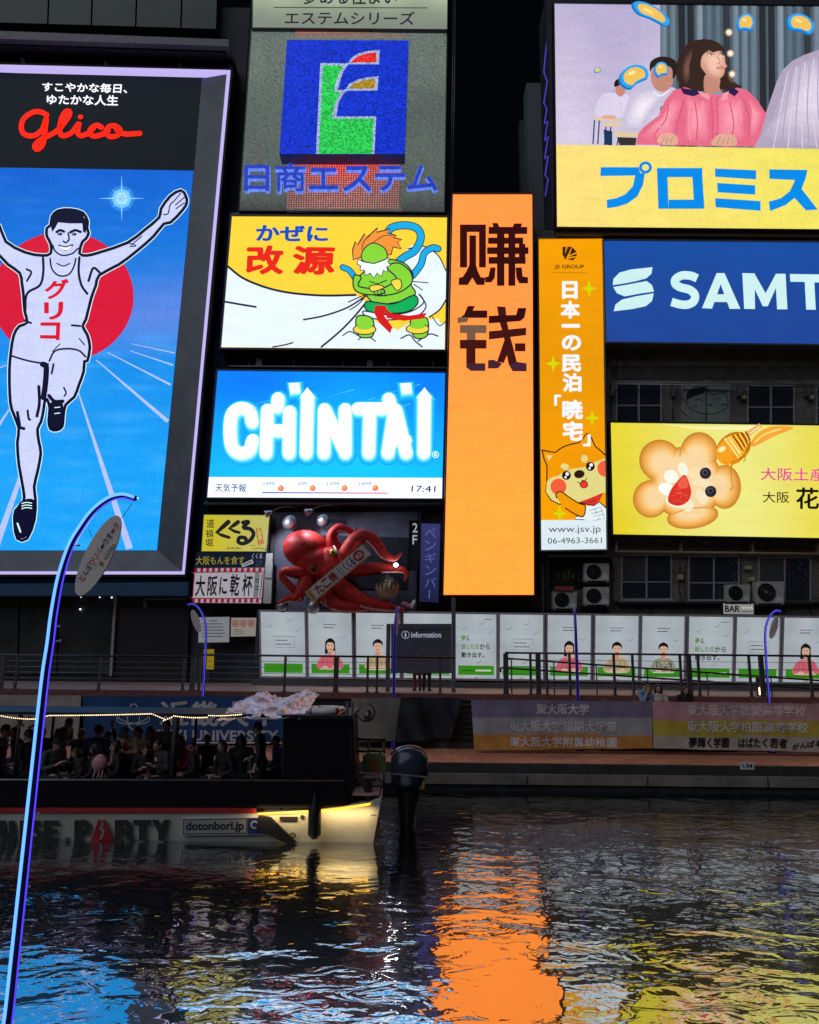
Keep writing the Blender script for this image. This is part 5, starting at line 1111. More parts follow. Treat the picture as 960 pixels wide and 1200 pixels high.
# ------------------------------------------------------------------ lit poster hoarding
A_post = lit('poster_backlight', 0.7, 0.02, 0.1, 0.10, 0.5)
def poster(x0, x1, kind, label):
    k0 = 0.0113; yt = 715.5+(x0-304)*k0; yb = 793.5+(x0-304)*k0; w_ = x1-x0; sh = (x1+x0)/2
    sk = -0.03*(x0+w_/2-560)/300
    tl, tr, br, bl = (x0, yt), (x1, yt+w_*k0), (x1+sk*60, yb+w_*k0), (x0+sk*60, yb)
    t = thing('poster_panel', label, 'poster panel', P(sh, yb+4, YH), 'lit posters along the white hoarding')
    q = MB(); fo = [(tl[0]-.8, tl[1]-1), (tr[0]+.8, tr[1]-1), (br[0]+.8, br[1]+1.2), (bl[0]-.8, bl[1]+1.2)]; fi = [(tl[0]+1.2, tl[1]+1.4), (tr[0]-1.2, tr[1]+1.4), (br[0]-1.2, br[1]-1.2), (bl[0]+1.2, bl[1]-1.2)]
    q.pframe(fo, fi, YH-0.05, 0.12); q.pp(fo, YH+0.071, 0.1); q.build('frame', pbr('poster_frame', (0.5, 0.48, 0.5), 0.4, 0.3), t)
    a = Art(YH+0.02, start=0.001)
    sd_ = random.random()*50
    a.field(fi, 8, 12, lambda x, y: mix(lin('#c6d0d6'), lin('#a4abb6'), 0.35*abs((x-x0)/w_-0.5)*2+0.5*max(0, noise.noise(Vector((x*0.05, y*0.04, sd_))))))
    U = lambda pts: [(fi[0][0]+(u*(fi[1][0]-fi[0][0]))+(fi[3][0]-fi[0][0])*v, fi[0][1]+(fi[1][1]-fi[0][1])*u+(fi[3][1]-fi[0][1])*v) for u, v in pts]
    a.poly(U([(.06, .80), (.94, .80), (.94, .945), (.06, .945)]), '#3f9a1c')
    a.build('panel', A_post, t)
    a = Art(YH+0.01, start=0.001); K_ = '#24262a'
    px = lambda u, v: U([(u, v)])[0]
    if kind == 'text':
        for k, (s_, x1_) in enumerate((('夢は、', .34), ('話した日から', .84), ('動き出す。', .7))):
            y_ = .33+k*.13; 
            if k == 2: a.text(s_, U([(.14, y_), (x1_, y_), (x1_, y_+.085), (.14, y_+.085)]), K_, 0.025)
            else:
                hd_ = s_[:1] if k == 0 else s_[:4]; tl_ = s_[1:] if k == 0 else s_[4:]; xm = .24 if k == 0 else .56
                a.text(hd_, U([(.14, y_), (xm, y_), (xm, y_+.085), (.14, y_+.085)]), '#5a9a2a', 0.02); a.text(tl_, U([(xm+.03, y_), (x1_, y_), (x1_, y_+.085), (xm+.03, y_+.085)]), K_, 0.02)
        a.stroke(U([(.72, .08), (.88, .08)]), 0.8, '#666b72', False); a.stroke(U([(.16, .875), (.46, .875)]), 0.9, '#1f5c10', False); a.stroke(U([(.5, .875), (.85, .875)]), 2.0, '#d8e4d0', False)
    if kind == 'box':
        a.stroke(U([(.28, .38), (.76, .38), (.76, .55), (.28, .55)]), 0.5, '#6a7278', False, True)
        for k in range(5): a.stroke(U([(.34+k*.055, .44), (.37+k*.055, .44)]), 1.0, K_, False)
        for k in range(6): a.stroke(U([(.34+k*.06, .50), (.375+k*.06, .50)]), 1.0, K_, False)
    if kind in ('box', 'text'):
        for u, v in ((.2, .2), (.62, .12), (.82, .26), (.55, .72)):
            a.stroke(U([(u-.05, v+.03), (u+.03, v+.035), (u+.07, v-.01)]), 0.7, '#8b959c')
    if kind in ('woman', 'man', 'chef'):
        for k in range(6): a.stroke(U([(.36+k*.05, .19), (.385+k*.05, .19)]), 0.9, K_, False)
        for k in range(4): a.stroke(U([(.36+k*.06, .235), (.40+k*.06, .235)]), 0.9, K_, False)
        a.stroke(U([(.74, .36), (.8, .39), (.88, .35)]), 0.7, '#8b959c')
        c1, c2 = {'woman': ('#e0707c', '#c85664'), 'man': ('#c8b08a', '#a8906a'), 'chef': ('#9fa38c', '#3c5058')}[kind]
        for s_ in U([(.5, .5)]): hx, hy = s_
        sc = w_/55
        if kind == 'woman': a.ell(hx, hy+1*sc, 6*sc, 9*sc, '#1e1718'); a.poly([(hx-6*sc, hy), (hx+6*sc, hy), (hx+6.6*sc, hy+11*sc), (hx-6.6*sc, hy+11*sc)], '#1e1718')
        tz = [(hx-5*sc, hy+12*sc), (hx+5*sc, hy+12*sc), (hx+12*sc, hy+16*sc), (hx+14.5*sc, hy+29*sc), (hx-15*sc, hy+29*sc), (hx-12*sc, hy+16*sc)]
        a.poly(tz, c1, True); 
        for dx in (-8, -3, 4, 9): a.stroke([(hx+dx*sc, hy+17*sc), (hx+dx*1.1*sc, hy+27*sc)], 1.0*sc, c2)
        a.poly([(hx-2.5*sc, hy+6*sc), (hx+2.5*sc, hy+6*sc), (hx+3.5*sc, hy+14*sc), (hx-3.5*sc, hy+14*sc)], '#d0a088'); a.ell(hx, hy+2*sc, 4.7*sc, 6.2*sc, '#e8bfa6')
        a.poly([(hx-5.6*sc, hy+2*sc), (hx-5.6*sc, hy-4*sc), (hx, hy-7.6*sc), (hx+5.6*sc, hy-4*sc), (hx+5.4*sc, hy+2*sc), (hx+4*sc, hy-2*sc), (hx-3*sc, hy-2.6*sc)], '#1e1718', True)
        for d_ in (-2, 2): a.ell(hx+d_*sc, hy+1*sc, 0.8*sc, 0.5*sc, '#2a1a18', n=8)
        a.stroke([(hx-1.8*sc, hy+5*sc), (hx, hy+5.8*sc), (hx+1.8*sc, hy+5*sc)], 0.8*sc, '#b04a4a')
        a.ell(hx+4*sc, hy+10*sc, 2*sc, 3*sc, '#e8bfa6', 20); a.ell(hx-6*sc, hy+27.5*sc, 4*sc, 1.8*sc, '#e8bfa6'); a.ell(hx+6*sc, hy+27*sc, 4*sc, 1.8*sc, '#e8bfa6')
        if kind == 'chef':
            for k in range(12): a.ell(hx+random.uniform(-11, 11)*sc, hy+random.uniform(16, 25)*sc, 1.6*sc, 1.0*sc, random.choice(['#2e4a52', '#d9d2b0', '#7a5a34']), random.uniform(0, 90), n=8)
        for k in range(9): a.stroke(U([(.26+k*.055, .875), (.295+k*.055, .875)]), 1.0, '#d8ecd0', False)
    a.stroke(U([(.46, .985), (.56, .985)]), 0.8, '#b04a58', False)
    a.build('poster_print', A_post, t)
for x0, x1, kind, lb in ((304, 358, 'box', 'leftmost white lit poster with an empty speech box, left end of the row'), (360, 413, 'woman', 'lit poster of a woman in pink, second from the left under the octopus'), (416, 469, 'man', 'lit poster of a man in beige jacket touching his chin, left of the information board'),
                         (472, 531, 'blank', 'white lit poster mostly hidden behind the information board'), (533, 583, 'text', 'lit poster of three green and black text lines right beside the information board'), (585, 638, 'box', 'lit poster with a speech box just right of the left text poster'),
                         (641, 694, 'woman', 'lit poster of a woman in pink behind the middle blue lamp pole'), (697, 750, 'man', 'lit poster of a man in beige jacket above the seated people'), (752, 804, 'chef', 'lit poster of a man in a patterned shirt with folded hands'),
                         (807, 861, 'text', 'lit poster of three green and black text lines directly under the BAR sign'), (863, 916, 'box', 'lit poster with a speech box behind the right blue lamp pole'), (918.5, 972, 'woman', 'lit poster of a woman in pink cut by the right edge'), (975, 1030, 'man', 'lit poster beyond the right edge of the frame')):
    if x0 < 960: poster(x0, x1, kind, lb)
t = thing('hoarding_wall', 'low dark wall that carries the row of lit white posters', 'hoarding', P(640, 805, YH+0.3))
q = MB(); a0, a1 = P(300, 712, YH), P(1040, 724, YH); q.box((a0.x, YH+0.19, ZW), (a1.x, YH+0.4, P(640, 718, YH).z)); q.build('backing', M_darkwall, t)
q = MB(); q.box((a0.x, YH-0.1, ZW), (a1.x, YH+0.185, P(640, 800.5, YH).z)); q.build('plinth', pbr('plinth_grey', (0.1, 0.1, 0.11), 0.7), t)

# ------------------------------------------------------------------ railing, information board, bollards
YR = YWALL+0.12
def rail_section(x0, x1, yt0, posts, thick, label, cables=True):
    t = thing('railing', label, 'railing', P((x0+x1)/2, 813, YR), 'railings along the upper walkway')
    z1 = P((x0+x1)/2, yt0, YR).z; xa, xb = P(x0, 770, YR).x, P(x1, 770, YR).x
    q = MB(); q.tube([(xa, YR, z1), (xb, YR, z1)], 0.032, 8); q.build('handrail', M_dark, t)
    if cables:
        q = MB()
        for k in range(1, 6): q.tube([(xa, YR, ZW+0.06+(z1-ZW-0.06)*k/6), (xb, YR, ZW+0.06+(z1-ZW-0.06)*k/6)], 0.008, 5)
        q.build('cables', M_grey, t)
    for p_ in posts:
        xx = P(p_, 790, YR).x; wd = 0.075 if p_ in thick else 0.035
        q = MB(); q.box((xx-wd, YR-0.035, ZW+0.055), (xx+wd, YR+0.035, z1-0.02)); q.box((xx-wd-0.04, YR-0.05, ZW+0.06), (xx+wd+0.04, YR+0.05, ZW+0.085))
        q.build('post', pbr('rail_post', (0.09, 0.09, 0.105), 0.45, 0.4), t)
rail_section(-140, 229, 768, (-130, -60, 2, 19, 117, 215, 226), (2, 226), 'left dark railing with thin cables in front of the glass shopfront')
rail_section(231, 533, 769, (234, 334, 394, 431, 442, 516), (394,), 'middle dark railing in front of the posters under the octopus')
rail_section(592, 1060, 767.5, (593, 622, 631, 641, 668, 720, 742, 798, 808, 819, 879, 893, 950, 1010), (593, 631, 808, 893), 'right dark railing in front of the posters right of the information board')
t = thing('ramp_handrail', 'pair of dark sloping ramp rails behind the right railing', 'railing', P(780, 800, 24.2))
for y0, y1, x0 in ((772, 799, 594), (783, 809, 588)):
    q = MB(); q.tube(spline([P(x0-1, y0+5, 24.2), P(x0-1, y0, 24.2), P(x0+3, y0-0.2, 24.2)])+[P(980, y1, 24.2)], 0.03, 8); q.build('handrail', M_dark, t)
for x in (600, 650, 700, 760, 830, 905):
    q = MB(); yb = P(x, 812, 24.2); yt_ = P(x, 772+(x-594)*0.0725, 24.2); q.tube([Vector((yb.x, 24.2, ZW)), Vector((yb.x, 24.2, yt_.z))], 0.022, 6); q.build('post', M_dark, t)
YI = 24.9
t = thing('information_board', 'dark grey two-post information board standing on the walkway before the posters', 'information board', P(493, 812, YI))
q = MB(); a0, a1 = P(453, 731, YI), P(458, 731, YI); q.box((a0.x, YI, ZW), (a1.x, YI+0.14, a0.z)); q.build('post', pbr('board_grey', (0.13, 0.135, 0.18), 0.4, 0.1), t)
q = MB(); a0, a1 = P(529.5, 700, YI), P(534, 700, YI); q.box((a0.x, YI, ZW), (a1.x, YI+0.14, a0.z)); q.build('post', pbr('board_grey', (0.13, 0.135, 0.18), 0.4, 0.1), t)
q = MB(); q.pbox(458.3, 731, 529.2, 789, YI+0.03, 0.08); q.pframe([(458.4, 731), (529.2, 731), (529.2, 789), (458.4, 789)], [(462, 737), (527, 737), (527, 786), (462, 786)], YI+0.01, 0.018); q.build('panel', pbr('board_panel', (0.10, 0.105, 0.15), 0.4, 0.0), t)
a = Art(YI+0.03); c = '#b8bcd0'
a.stroke([(475.3+4.4*math.cos(k*0.2618), 744+4.4*math.sin(k*0.2618)) for k in range(24)], 0.6, c, False, True); a.text('i', (474.4, 741.2, 476.2, 746.8), c, 0.03); a.text('information', (482, 740.6, 517, 747.2), c, 0.008)
a.build('lettering', lit('dim_print2', 0.72), t)  # board is unlit; its lettering is given a glow
def bollard(x, lit_):
    t = thing('bollard', 'short dark bollard with a glowing cream light at its foot near the right lamp pole', 'bollard', P(x, 813, YR+0.5))
    q = MB(); p0 = P(x, 813, YR+0.5); q.tube([(p0.x, p0.y, ZW), (p0.x, p0.y, ZW+0.62)], 0.085, 12); q.ball((p0.x, p0.y, ZW+0.62), (0.085, 0.085, 0.03), 12); q.build('body', M_dark, t)
    if lit_:
        q = MB(); q.box((p0.x-0.06, p0.y-0.105, ZW+0.1), (p0.x+0.06, p0.y-0.08, ZW+0.32)); q.build('light', glow('cream_light', '#ffd9a0', 4.0), t)
bollard(890.5, True)
t = thing('plate_sign', 'tiny white number plate on the dark quay edge under the right banner', 'plate', P(876, 902, YQ-0.02))
q = MB(); q.pbox(868, 893.5, 884, 902, YQ-0.02, 0.018); q.build('plate', M_white, t)
a = Art(YQ-0.02); a.text('94', (874, 895, 882, 900.5), '#26282c', 0.03); a.stroke([(870, 896), (872.5, 900)], 1.2, '#26282c', False); a.build('lettering', A_paint, t)

# ------------------------------------------------------------------ blue leaf lamp poles
NY = 6.5
def L_(x, y): p = P(x, y, NY); return p
base = PZ(8, 1225, 0.42); base = Vector((P(4, 1222, NY).x, NY, 0.42))
path = [Vector((base.x, NY, 0.42))]+[L_(*p) for p in ((10, 1190), (20, 1098), (38, 930), (52, 800), (58.5, 755), (63, 719), (71, 676), (82.5, 640.6), (94, 620), (109, 599.5), (127.5, 585), (144, 580.5), (158, 584))]
path = spline(path, False, 5)
lamp = thing('leaf_lamp_pole', 'tall foreground curved pole glowing blue with a hanging leaf-shaped sign', 'lamp pole', base, 'blue glowing leaf lamp poles along the canal')
n_ = len(path)
q = MB(); q.tube(path, [0.042*(1-i/(n_-1))+0.024*i/(n_-1) for i in range(n_)], 10); q.ball(path[-1], 0.026, 8); q.tube([base, base+Vector((0, 0, 0.05))], 0.12, 14); q.build('pole', pbr('pole_indigo', (0.06, 0.04, 0.22), 0.3, 0.4), lamp)
gl = glow('blue_led', '#4f86ff', 2.6); gv = glow('violet_led', '#4a3cff', 1.5)
for sgn, mat_, nm in ((0.30, gl, 'light_tube'), (-1.0, gv, 'light_tube')):
    pp_ = []
    for i in range(2, n_):
        tg = (path[min(i+1, n_-1)]-path[i-1]).normalized(); sd_ = tg.cross(Vector((0, -1, 0))).normalized(); r_ = 0.042*(1-i/(n_-1))+0.024*i/(n_-1)
        pp_.append(path[i]+sd_*r_*sgn*-1+Vector((0, -r_*(0.98 if sgn > 0 else 0.3), 0)))
    q = MB(); q.tube(pp_, 0.0135 if sgn > 0 else 0.007, 6); q.build(nm, mat_, lamp)
q = MB(); q.tube([path[i]+Vector((0, 0.042, 0)) for i in range(2, n_)], 0.011, 6); q.build('light_tube', gl, lamp)
q = MB(); pt_ = [path[i]+Vector((0.03, -0.0, 0)) for i in range(int(n_*0.62), n_)]; q.tube(pt_, 0.009, 6); q.build('light_tube', glow('cyan_led', '#9fe6ff', 1.6), lamp)
q = MB()
for x, y in ((64, 735), (40, 955), (29, 1040), (87, 640), (65, 752)): q.tube([L_(x-2, y), L_(x+5, y-1)], 0.007, 5); q.ball(L_(x+5.5, y-1), 0.012, 8)
q.build('fixing_pin', M_alu, lamp)
# leaf
Tl = T(5.333, 0, 560); cA, cB = L_(*Tl([(738, 238)])[0]), L_(*Tl([(492, 735)])[0]); ctr = (cA+cB)/2; ax_ = (cA-cB)/2; wv_ = ax_.cross(Vector((0, 1, 0))).normalized()*0.118
fr_, bk_ = [], []
for k in range(40):
    a_ = 2*math.pi*k/40; p = ctr+ax_*math.cos(a_)+wv_*math.sin(a_)*(1.0 if abs(math.cos(a_)) < .9 else 1.0); fr_.append(p+Vector((0, -0.012, 0))); bk_.append(p+Vector((0, 0.012, 0)))
q = MB(); q.prism(fr_, bk_); lf = q.build('leaf_sign', pbr('leaf_cream', (0.85, 0.79, 0.76), 0.5, 0, 0.06, 2), lamp)
q = MB(); q.tube([L_(*Tl([(555, 320)])[0]), L_(*Tl([(575, 372)])[0])], 0.003, 4); q.tube([L_(*Tl([(825, 160)])[0]), L_(*Tl([(762, 250)])[0])], 0.003, 4); q.build('hanging_wire', M_dark, lamp)
a = Art(NY-0.012, start=0.002, step=0.0006)
A0, A1 = Tl([(500, 642)])[0], Tl([(738, 282)])[0]; dx, dy = A1[0]-A0[0], A1[1]-A0[1]; LL = math.hypot(dx, dy); ux, uy = dx/LL, dy/LL; nx, ny = -uy, ux
def along(u0, u1, h0, h1): return [(A0[0]+ux*LL*u0+nx*h0, A0[1]+uy*LL*u0+ny*h0), (A0[0]+ux*LL*u1+nx*h0, A0[1]+uy*LL*u1+ny*h0), (A0[0]+ux*LL*u1+nx*h1, A0[1]+uy*LL*u1+ny*h1), (A0[0]+ux*LL*u0+nx*h1, A0[1]+uy*LL*u0+ny*h1)]
CL = ['#c0392b', '#1e3a2a', '#1f8a4c', '#d0453a', '#d0453a', '#c8788a', '#2a2a2e', '#2a2a2e', '#2a2a2e', '#c0392b', '#8a3a3a', '#2a2a2e', '#2c8a4a']
s_ = 'とんぼりリバーウォーク'
for k, ch in enumerate(s_):
    u = k/len(s_); a.text(ch, along(u+.008, u+.082, -3.6+(2.4 if ch == 'ー' else 0), 3.6-(2.4 if ch == 'ー' else 0)) , CL[k], 0.012)
a.text('トンボリリバーウォーク', along(.22, .62, 5.2, 7.0), '#6a6660'); a.text('NAMBA', along(.46, .72, 8.6, 12.2), '#4a4844', 0.01)
x_, y_ = along(.38, .42, 10, 11)[0]; a.ell(x_, y_, 2.0, 2.6, '#c07a1e', 30); a.ell(x_-1, y_+1.5, 1.2, 1.2, '#7a9a2a')
a.build('lettering', A_paint, lf)
def copy_tree(o, parent=None):
    c = o.copy(); COL.objects.link(c)
    if parent: c.parent = parent
    for ch in list(o.children): copy_tree(ch, c)
    return c
LK = [('slim blue lamp pole at the shopfront end, leaf turned left by the notices', 235.5, -170, 1), ('slim blue lamp pole seen edge-on in front of the information board', 460.5, 78, 0), ('slim blue lamp pole seen edge-on right of the sloping rail end', 679.5, 80, 0), ('curved blue lamp pole with pale pink leaf at the right, beside the glowing bollard', 905, 8, 1)]
for lb, x, ang, sc_ in LK:
    c = copy_tree(lamp); p0 = P(x, 880, YWALL-0.22); c.location = (p0.x, YWALL-0.22, ZD); c.rotation_euler = (0, 0, rad(ang)); c.scale = (0.95, 0.95, 0.95); c['label'] = lb
    dm = glow('far_tube', '#4a4cf0', 1.1) if sc_ == 1 else glow('far_tube_dim', '#3a34c0', 0.45)
    for ch in c.children:
        if ch.name.startswith('light_tube'): ch.material_slots[0].link = 'OBJECT'; ch.material_slots[0].material = dm

# ------------------------------------------------------------------ cloth banners on the promenade wall
def banner(name, label, quad, Y, fn, texts, amp=0.05, fr=2.2, ph=0.0, extra=None):
    cx_ = sum(p[0] for p in quad)/4
    t = thing(name, label, 'banner', P(cx_, max(p[1] for p in quad), Y), 'cloth banners hung along the promenade wall')
    wf = lambda x, z: -amp*(math.sin(x*fr+ph+z*1.3)+0.6*math.sin(x*fr*2.3+z*3.1+ph)+0.5*noise.noise(Vector((x*1.2, z*1.6, ph))))
    a = Art(Y, wf); a.field(quad, 90, 24, fn); a.build('cloth', A_cloth, t)
    if texts or extra:
        a = Art(Y-0.012, wf)
        for s_, bx, cc, bd in texts: a.text(s_, bx, cc, bd)
        if extra: extra(a)
        a.build('lettering', A_cloth, t)
    q = MB()
    tl, tr = quad[0], quad[1]
    for k in range(6):
        u = (k+.5)/6; x = tl[0]*(1-u)+tr[0]*u; y = tl[1]*(1-u)+tr[1]*u; p0 = P(x, y+1, Y); q.tube([p0, Vector((p0.x, YWALL-0.05, p0.z+0.06))], 0.008, 4)
    q.build('tie', M_grey, t)
YBN = YWALL-0.3; YBF = YWALL-1.02
def three(c1, c2, c3, y1, y2): return lambda x, y: lin(c1) if y < y1+(x-552)*0.008 else (lin(c2) if y < y2+(x-552)*0.008 else lin(c3))
W_ = '#f0f0f4'
banner('banner', 'banner in purple, grey and gold stripes with three lines of white writing', [(552, 820), (765, 822), (765, 877), (556, 879)], YBF, three('#8c86a6', '#b3b9bd', '#d89c4c', 840, 860),
       [('東大阪大学', [(629, 824.5), (690, 825), (690, 837.5), (629, 837)], W_, 0.02), ('東大阪大学短期大学部', [(597, 844), (722, 845), (722, 858), (597, 857)], W_, 0.02), ('東大阪大学附属幼稚園', [(597, 863), (722, 864), (722, 876), (597, 875)], W_, 0.02)])
banner('banner', 'banner in pink, yellow and pale grey stripes at the right end', [(765.5, 822), (985, 825), (985, 882), (766, 877)], YBF, three('#d8a4ae', '#cdbc44', '#c4c0b6', 841.5, 860.5),
       [('東大阪大学敬愛高等学校', [(805, 825), (943, 827), (943, 840), (805, 838.5)], '#f4e6e6', 0.02), ('東大阪大学柏原高等学校', [(804, 844.5), (947, 846.5), (947, 859), (804, 857.5)], W_, 0.02), ('夢輝く学園　はばたく若者', [(807, 863.5), (922, 865), (922, 877), (807, 876)], '#1e1c1e', 0.03), ('がんばる', [(928, 872), (962, 866), (962, 874), (928, 879)], '#1e1c1e', 0.03)])
def ring(a):
    c = '#c0c6d4'
    for rx, ry, ro in ((19, 8, 10), (19, 8, -10), (7, 15, 0)): a.stroke([(156+rx*math.cos(k*.262)*math.cos(rad(ro))-ry*math.sin(k*.262)*math.sin(rad(ro)), 840+rx*math.cos(k*.262)*math.sin(rad(ro))+ry*math.sin(k*.262)*math.cos(rad(ro))) for k in range(24)], 1.4, c, False, True)
banner('banner', 'dark blue banner with white ring emblem and white writing behind the boat canopy', [(98, 815.5), (336, 816.5), (336, 873), (98, 872)], YBN, lambda x, y: lin('#134a86'), [('近畿大学', [(187, 821), (327, 822), (327, 852), (187, 851)], '#c6ccd8', 0.03), ('KINKI UNIVERSITY', [(172, 855), (326, 856), (326, 869), (172, 868)], '#c6ccd8', 0.03)], 0.03, 1.4, 1, ring)
banner('banner', 'dirty white banner at the far left behind the boat with a few dark strokes', [(-60, 814), (95, 815), (90, 876), (-60, 875)], YBN, lambda x, y: lin('#a9a69e'), [('メン', [(16, 838), (46, 838), (46, 854), (16, 854)], '#1c1a1c', 0.02), ('イ', [(-30, 836), (-8, 836), (-8, 856), (-30, 856)], '#1c1a1c', 0.02)], 0.03, 1.2, 2)
banner('banner', 'pale grey round-cornered sheet with a dark ring above the boat stern', [(412, 818), (478, 817), (476, 868), (412, 869)], YBN, lambda x, y: mix(lin('#8b8a86'), lin('#5c5c60'), (x-440)/40), [], 0.05, 2.8, 3,
       lambda a: (a.ell(429, 835, 11, 11, '#1a1b20'), a.ell(428, 834, 9.5, 9.8, '#8b8a86'), a.ell(431, 838, 4.5, 6.5, '#20242c', 20), a.ell(429.5, 836, 2.2, 3, '#9a9a9c')))
banner('tarpaulin', 'sagging dark blue-grey tarpaulin hanging between pale sheet and striped banner', [(470, 817), (541, 817.5), (528, 866), (462, 869)], YBN-0.06, lambda x, y: mix(lin('#2a303c'), lin('#1a1e27'), noise.noise(Vector((x*0.06, y*0.05, 2)))+0.4), [], 0.16, 3.4, 0.4)
# seat step along the wall where people sit
q = MB(); a0, a1 = P(700, 820, YWALL), P(840, 820, YWALL); q.box((a0.x, YWALL-0.2, ZD), (a1.x+0.3, YWALL-0.062, 1.72)); struct(q.build('steps', M_conc_dark))

# ------------------------------------------------------------------ tour boat
YN, YX = 14.45, 16.9
boat = thing('tour_boat', 'long open tour boat with white lettered hull, dark canopy and passengers aboard', 'boat', Vector((-4, 15.7, 0)))
topn = [(-420, 952), (60, 953.5), (300, 953), (370, 949), (432, 941), (447, 935)]
botx = [(-420, None), (60, None), (300, None), (370, None), (425, None), (434, None)]
q = MB(); tp = [P(x, y, YN) for x, y in topn]; bt = [Vector((P(x, 985, YN).x, YN+0.12, -0.3)) for x, _ in botx]
tf = [Vector((p.x, YX, p.z)) for p in tp]; bf = [Vector((p.x, YX-0.12, -0.3)) for p in bt]
k = len(tp); vs = tp+bt+tf+bf; fs = []
for i in range(k-1):
    fs += [(i, i+1, k+i+1, k+i), (2*k+i+1, 2*k+i, 3*k+i, 3*k+i+1), (i+1, i, 2*k+i, 2*k+i+1), (k+i, k+i+1, 3*k+i+1, 3*k+i)]
fs += [(k-1, 2*k-1, 4*k-1, 3*k-1), (0, 2*k, 3*k, k)]
q.add(vs, fs); q.build('hull', pbr('hull_white', (0.62, 0.6, 0.54), 0.35, 0, 0.22, 1.2), boat)
dz = 0.52
q = MB(); q.pp([(-420, 946.5), (300, 947.5), (300, 953), (-420, 952.5)], YN-0.03, 0.06); q.build('red_stripe', M_red, boat)
q = MB(); q.pp([(-420, 914), (404, 916), (408, 947), (-420, 946.4)], YN+0.02, 0.06); q.pp([(-420, 914), (404, 916), (408, 947), (-420, 946.4)], YX-0.1, 0.06); q.build('side_panel', pbr('boat_black', (0.006, 0.006, 0.009), 0.4, spec=0.15), boat)
q = MB(); q.tube([P(-420, 912.5, YN+.03), P(404, 915, YN+.03)], 0.018, 6); q.build('rail', M_grey, boat)
q = MB(); q.box((P(-420, 900, YN).x, YN+0.1, 0.44), (P(440, 900, YN).x, YX-0.12, dz)); q.build('deck', M_dark, boat)
q = MB(); q.pp([(332, 843), (410, 840), (414, 938), (332, 940)], YN+0.1, 2.1); q.build('cabin', pbr('cabin_black', (0.007, 0.007, 0.01), 0.4, spec=0.15), boat)
zr = P(200, 836, YN+.2).z
q = MB(); q.box((P(-420, 836, YN).x, YN+0.15, zr-0.05), (P(412, 836, YN).x, YN+1.7, zr)); q.box((P(330, 836, YN).x, YN+0.05, zr-0.06), (P(413, 836, YN).x, YN+2.2, zr-0.045+0.05)); q.build('canopy', M_black, boat)
for x in (-190, 14, 201, 331):
    for y_ in (YN+0.2, YN+1.6):
        q = MB(); xx = P(x, 870, YN).x; q.tube([(xx, y_, dz), (xx, y_, zr-0.03)], 0.07 if x == 201 and y_ < 15 else 0.03, 8); q.build('canopy_post', M_black, boat)
# stern deck
q = MB(); q.pp([(408, 916), (414, 906), (447, 906), (447, 936), (408, 940)], YN+0.9, 0.05); q.build('stern_board', pbr('stern_pink', (0.32, 0.2, 0.24), 0.6), boat)
q = MB(); q.box((P(413, 930, YN).x, YN+0.05, 0.83), (P(444, 930, YN).x, YX-0.2, 0.87)); q.build('stern_deck', pbr('stern_pink', (0.32, 0.2, 0.24), 0.6), boat)
q = MB()
for x in (402, 407, 413): q.tube([P(x, 822 if x > 403 else 868, YN+.4), P(x+1, 938, YN+.4)], 0.03, 6)
for k in range(14): q.tube([P(405, 850+k*5, YN+.35), P(411, 854+k*5, YN+.35)], 0.022, 5)
q.tube([P(405, 866, YN+1.9), P(452, 867, YN+1.9)], 0.035, 6); q.tube([P(405, 880, YN+1.9), P(452, 881, YN+1.9)], 0.03, 6)
for x in (412, 432, 450): q.tube([P(x, 866, YN+1.9), P(x, 930, YN+1.9)], 0.025, 6)
q.tube(spline([P(414, 908, YN+.3), P(424, 918, YN+.3), P(430, 934, YN+.3)]), 0.014, 5); q.tube(spline([P(430, 915, YN+.5), P(440, 912, YN+.5), P(447, 916, YN+.5)]), 0.014, 5); q.tube([P(427, 922, YN+.2), P(447, 921, YN+.2)], 0.02, 5)
q.build('stern_frame', M_dark, boat)
q = MB(); q.pbox(428, 916, 436, 942, YN+.15, 0.2); q.pbox(426, 912, 440, 916, YN+.14, 0.22); q.build('bollard_post', M_black, boat)
# yellow light strip below the gunwale and things hung on the hull
q = MB(); q.tube([P(x, y+1.8, YN-0.035) for x, y in ((303, 952), (340, 951), (372, 949), (402, 945.5), (434, 940.5))], 0.016, 6); q.build('light_strip', glow('amber_strip', '#ffb428', 3.0), boat)
la = bpy.data.lights.new('gunwale_light', 'AREA'); la.shape = 'RECTANGLE'; la.size = 2.2; la.size_y = 0.05; la.energy = 9; la.color = (1, 0.72, 0.3)
lo = bpy.data.objects.new('gunwale_light', la); COL.objects.link(lo); lo.parent = boat; lo.location = P(368, 952, YN-0.16)-org(boat); lo.rotation_euler = Vector((0, 0.5, -0.87)).to_track_quat('-Z', 'Y').to_euler()
q = MB(); q.tube([P(369, 930, YN-.14), P(369, 940, YN-.14), P(369, 946, YN-.14), P(368.5, 978, YN-.14), P(368.5, 983, YN-.14)], (0.02, 0.04, 0.12, 0.12, 0.05), 14); q.build('fender', M_black, boat)
q = MB(); q.pp([(303, 956), (317, 958), (348, 988), (338, 990), (300, 972)], YN-0.08, 0.06); q.build('fender_board', M_black, boat)
a = Art(YN-0.002); a.rect(328, 957, 349, 962, '#1c1a1a'); a.ell(354.5, 957.5, 2.6, 2.6, '#2a2620'); a.ell(343, 979, 4, 3.4, '#3a3428'); a.ell(343, 979, 2.5, 2.1, '#8d8672'); a.stroke([(440, 955), (435, 955)], 0.7, '#3a342a', False); a.build('hull_decal', A_paint, boat)
hw = lambda x, z: 0.0
a = Art(YN-0.004); c = '#141317'
def bl(pts, cc=c): a.poly(pts, cc)
def bar(x0, y0, x1, y1, cc=c): bl([(x0, y0), (x1, y0), (x1, y1), (x0, y1)], cc)
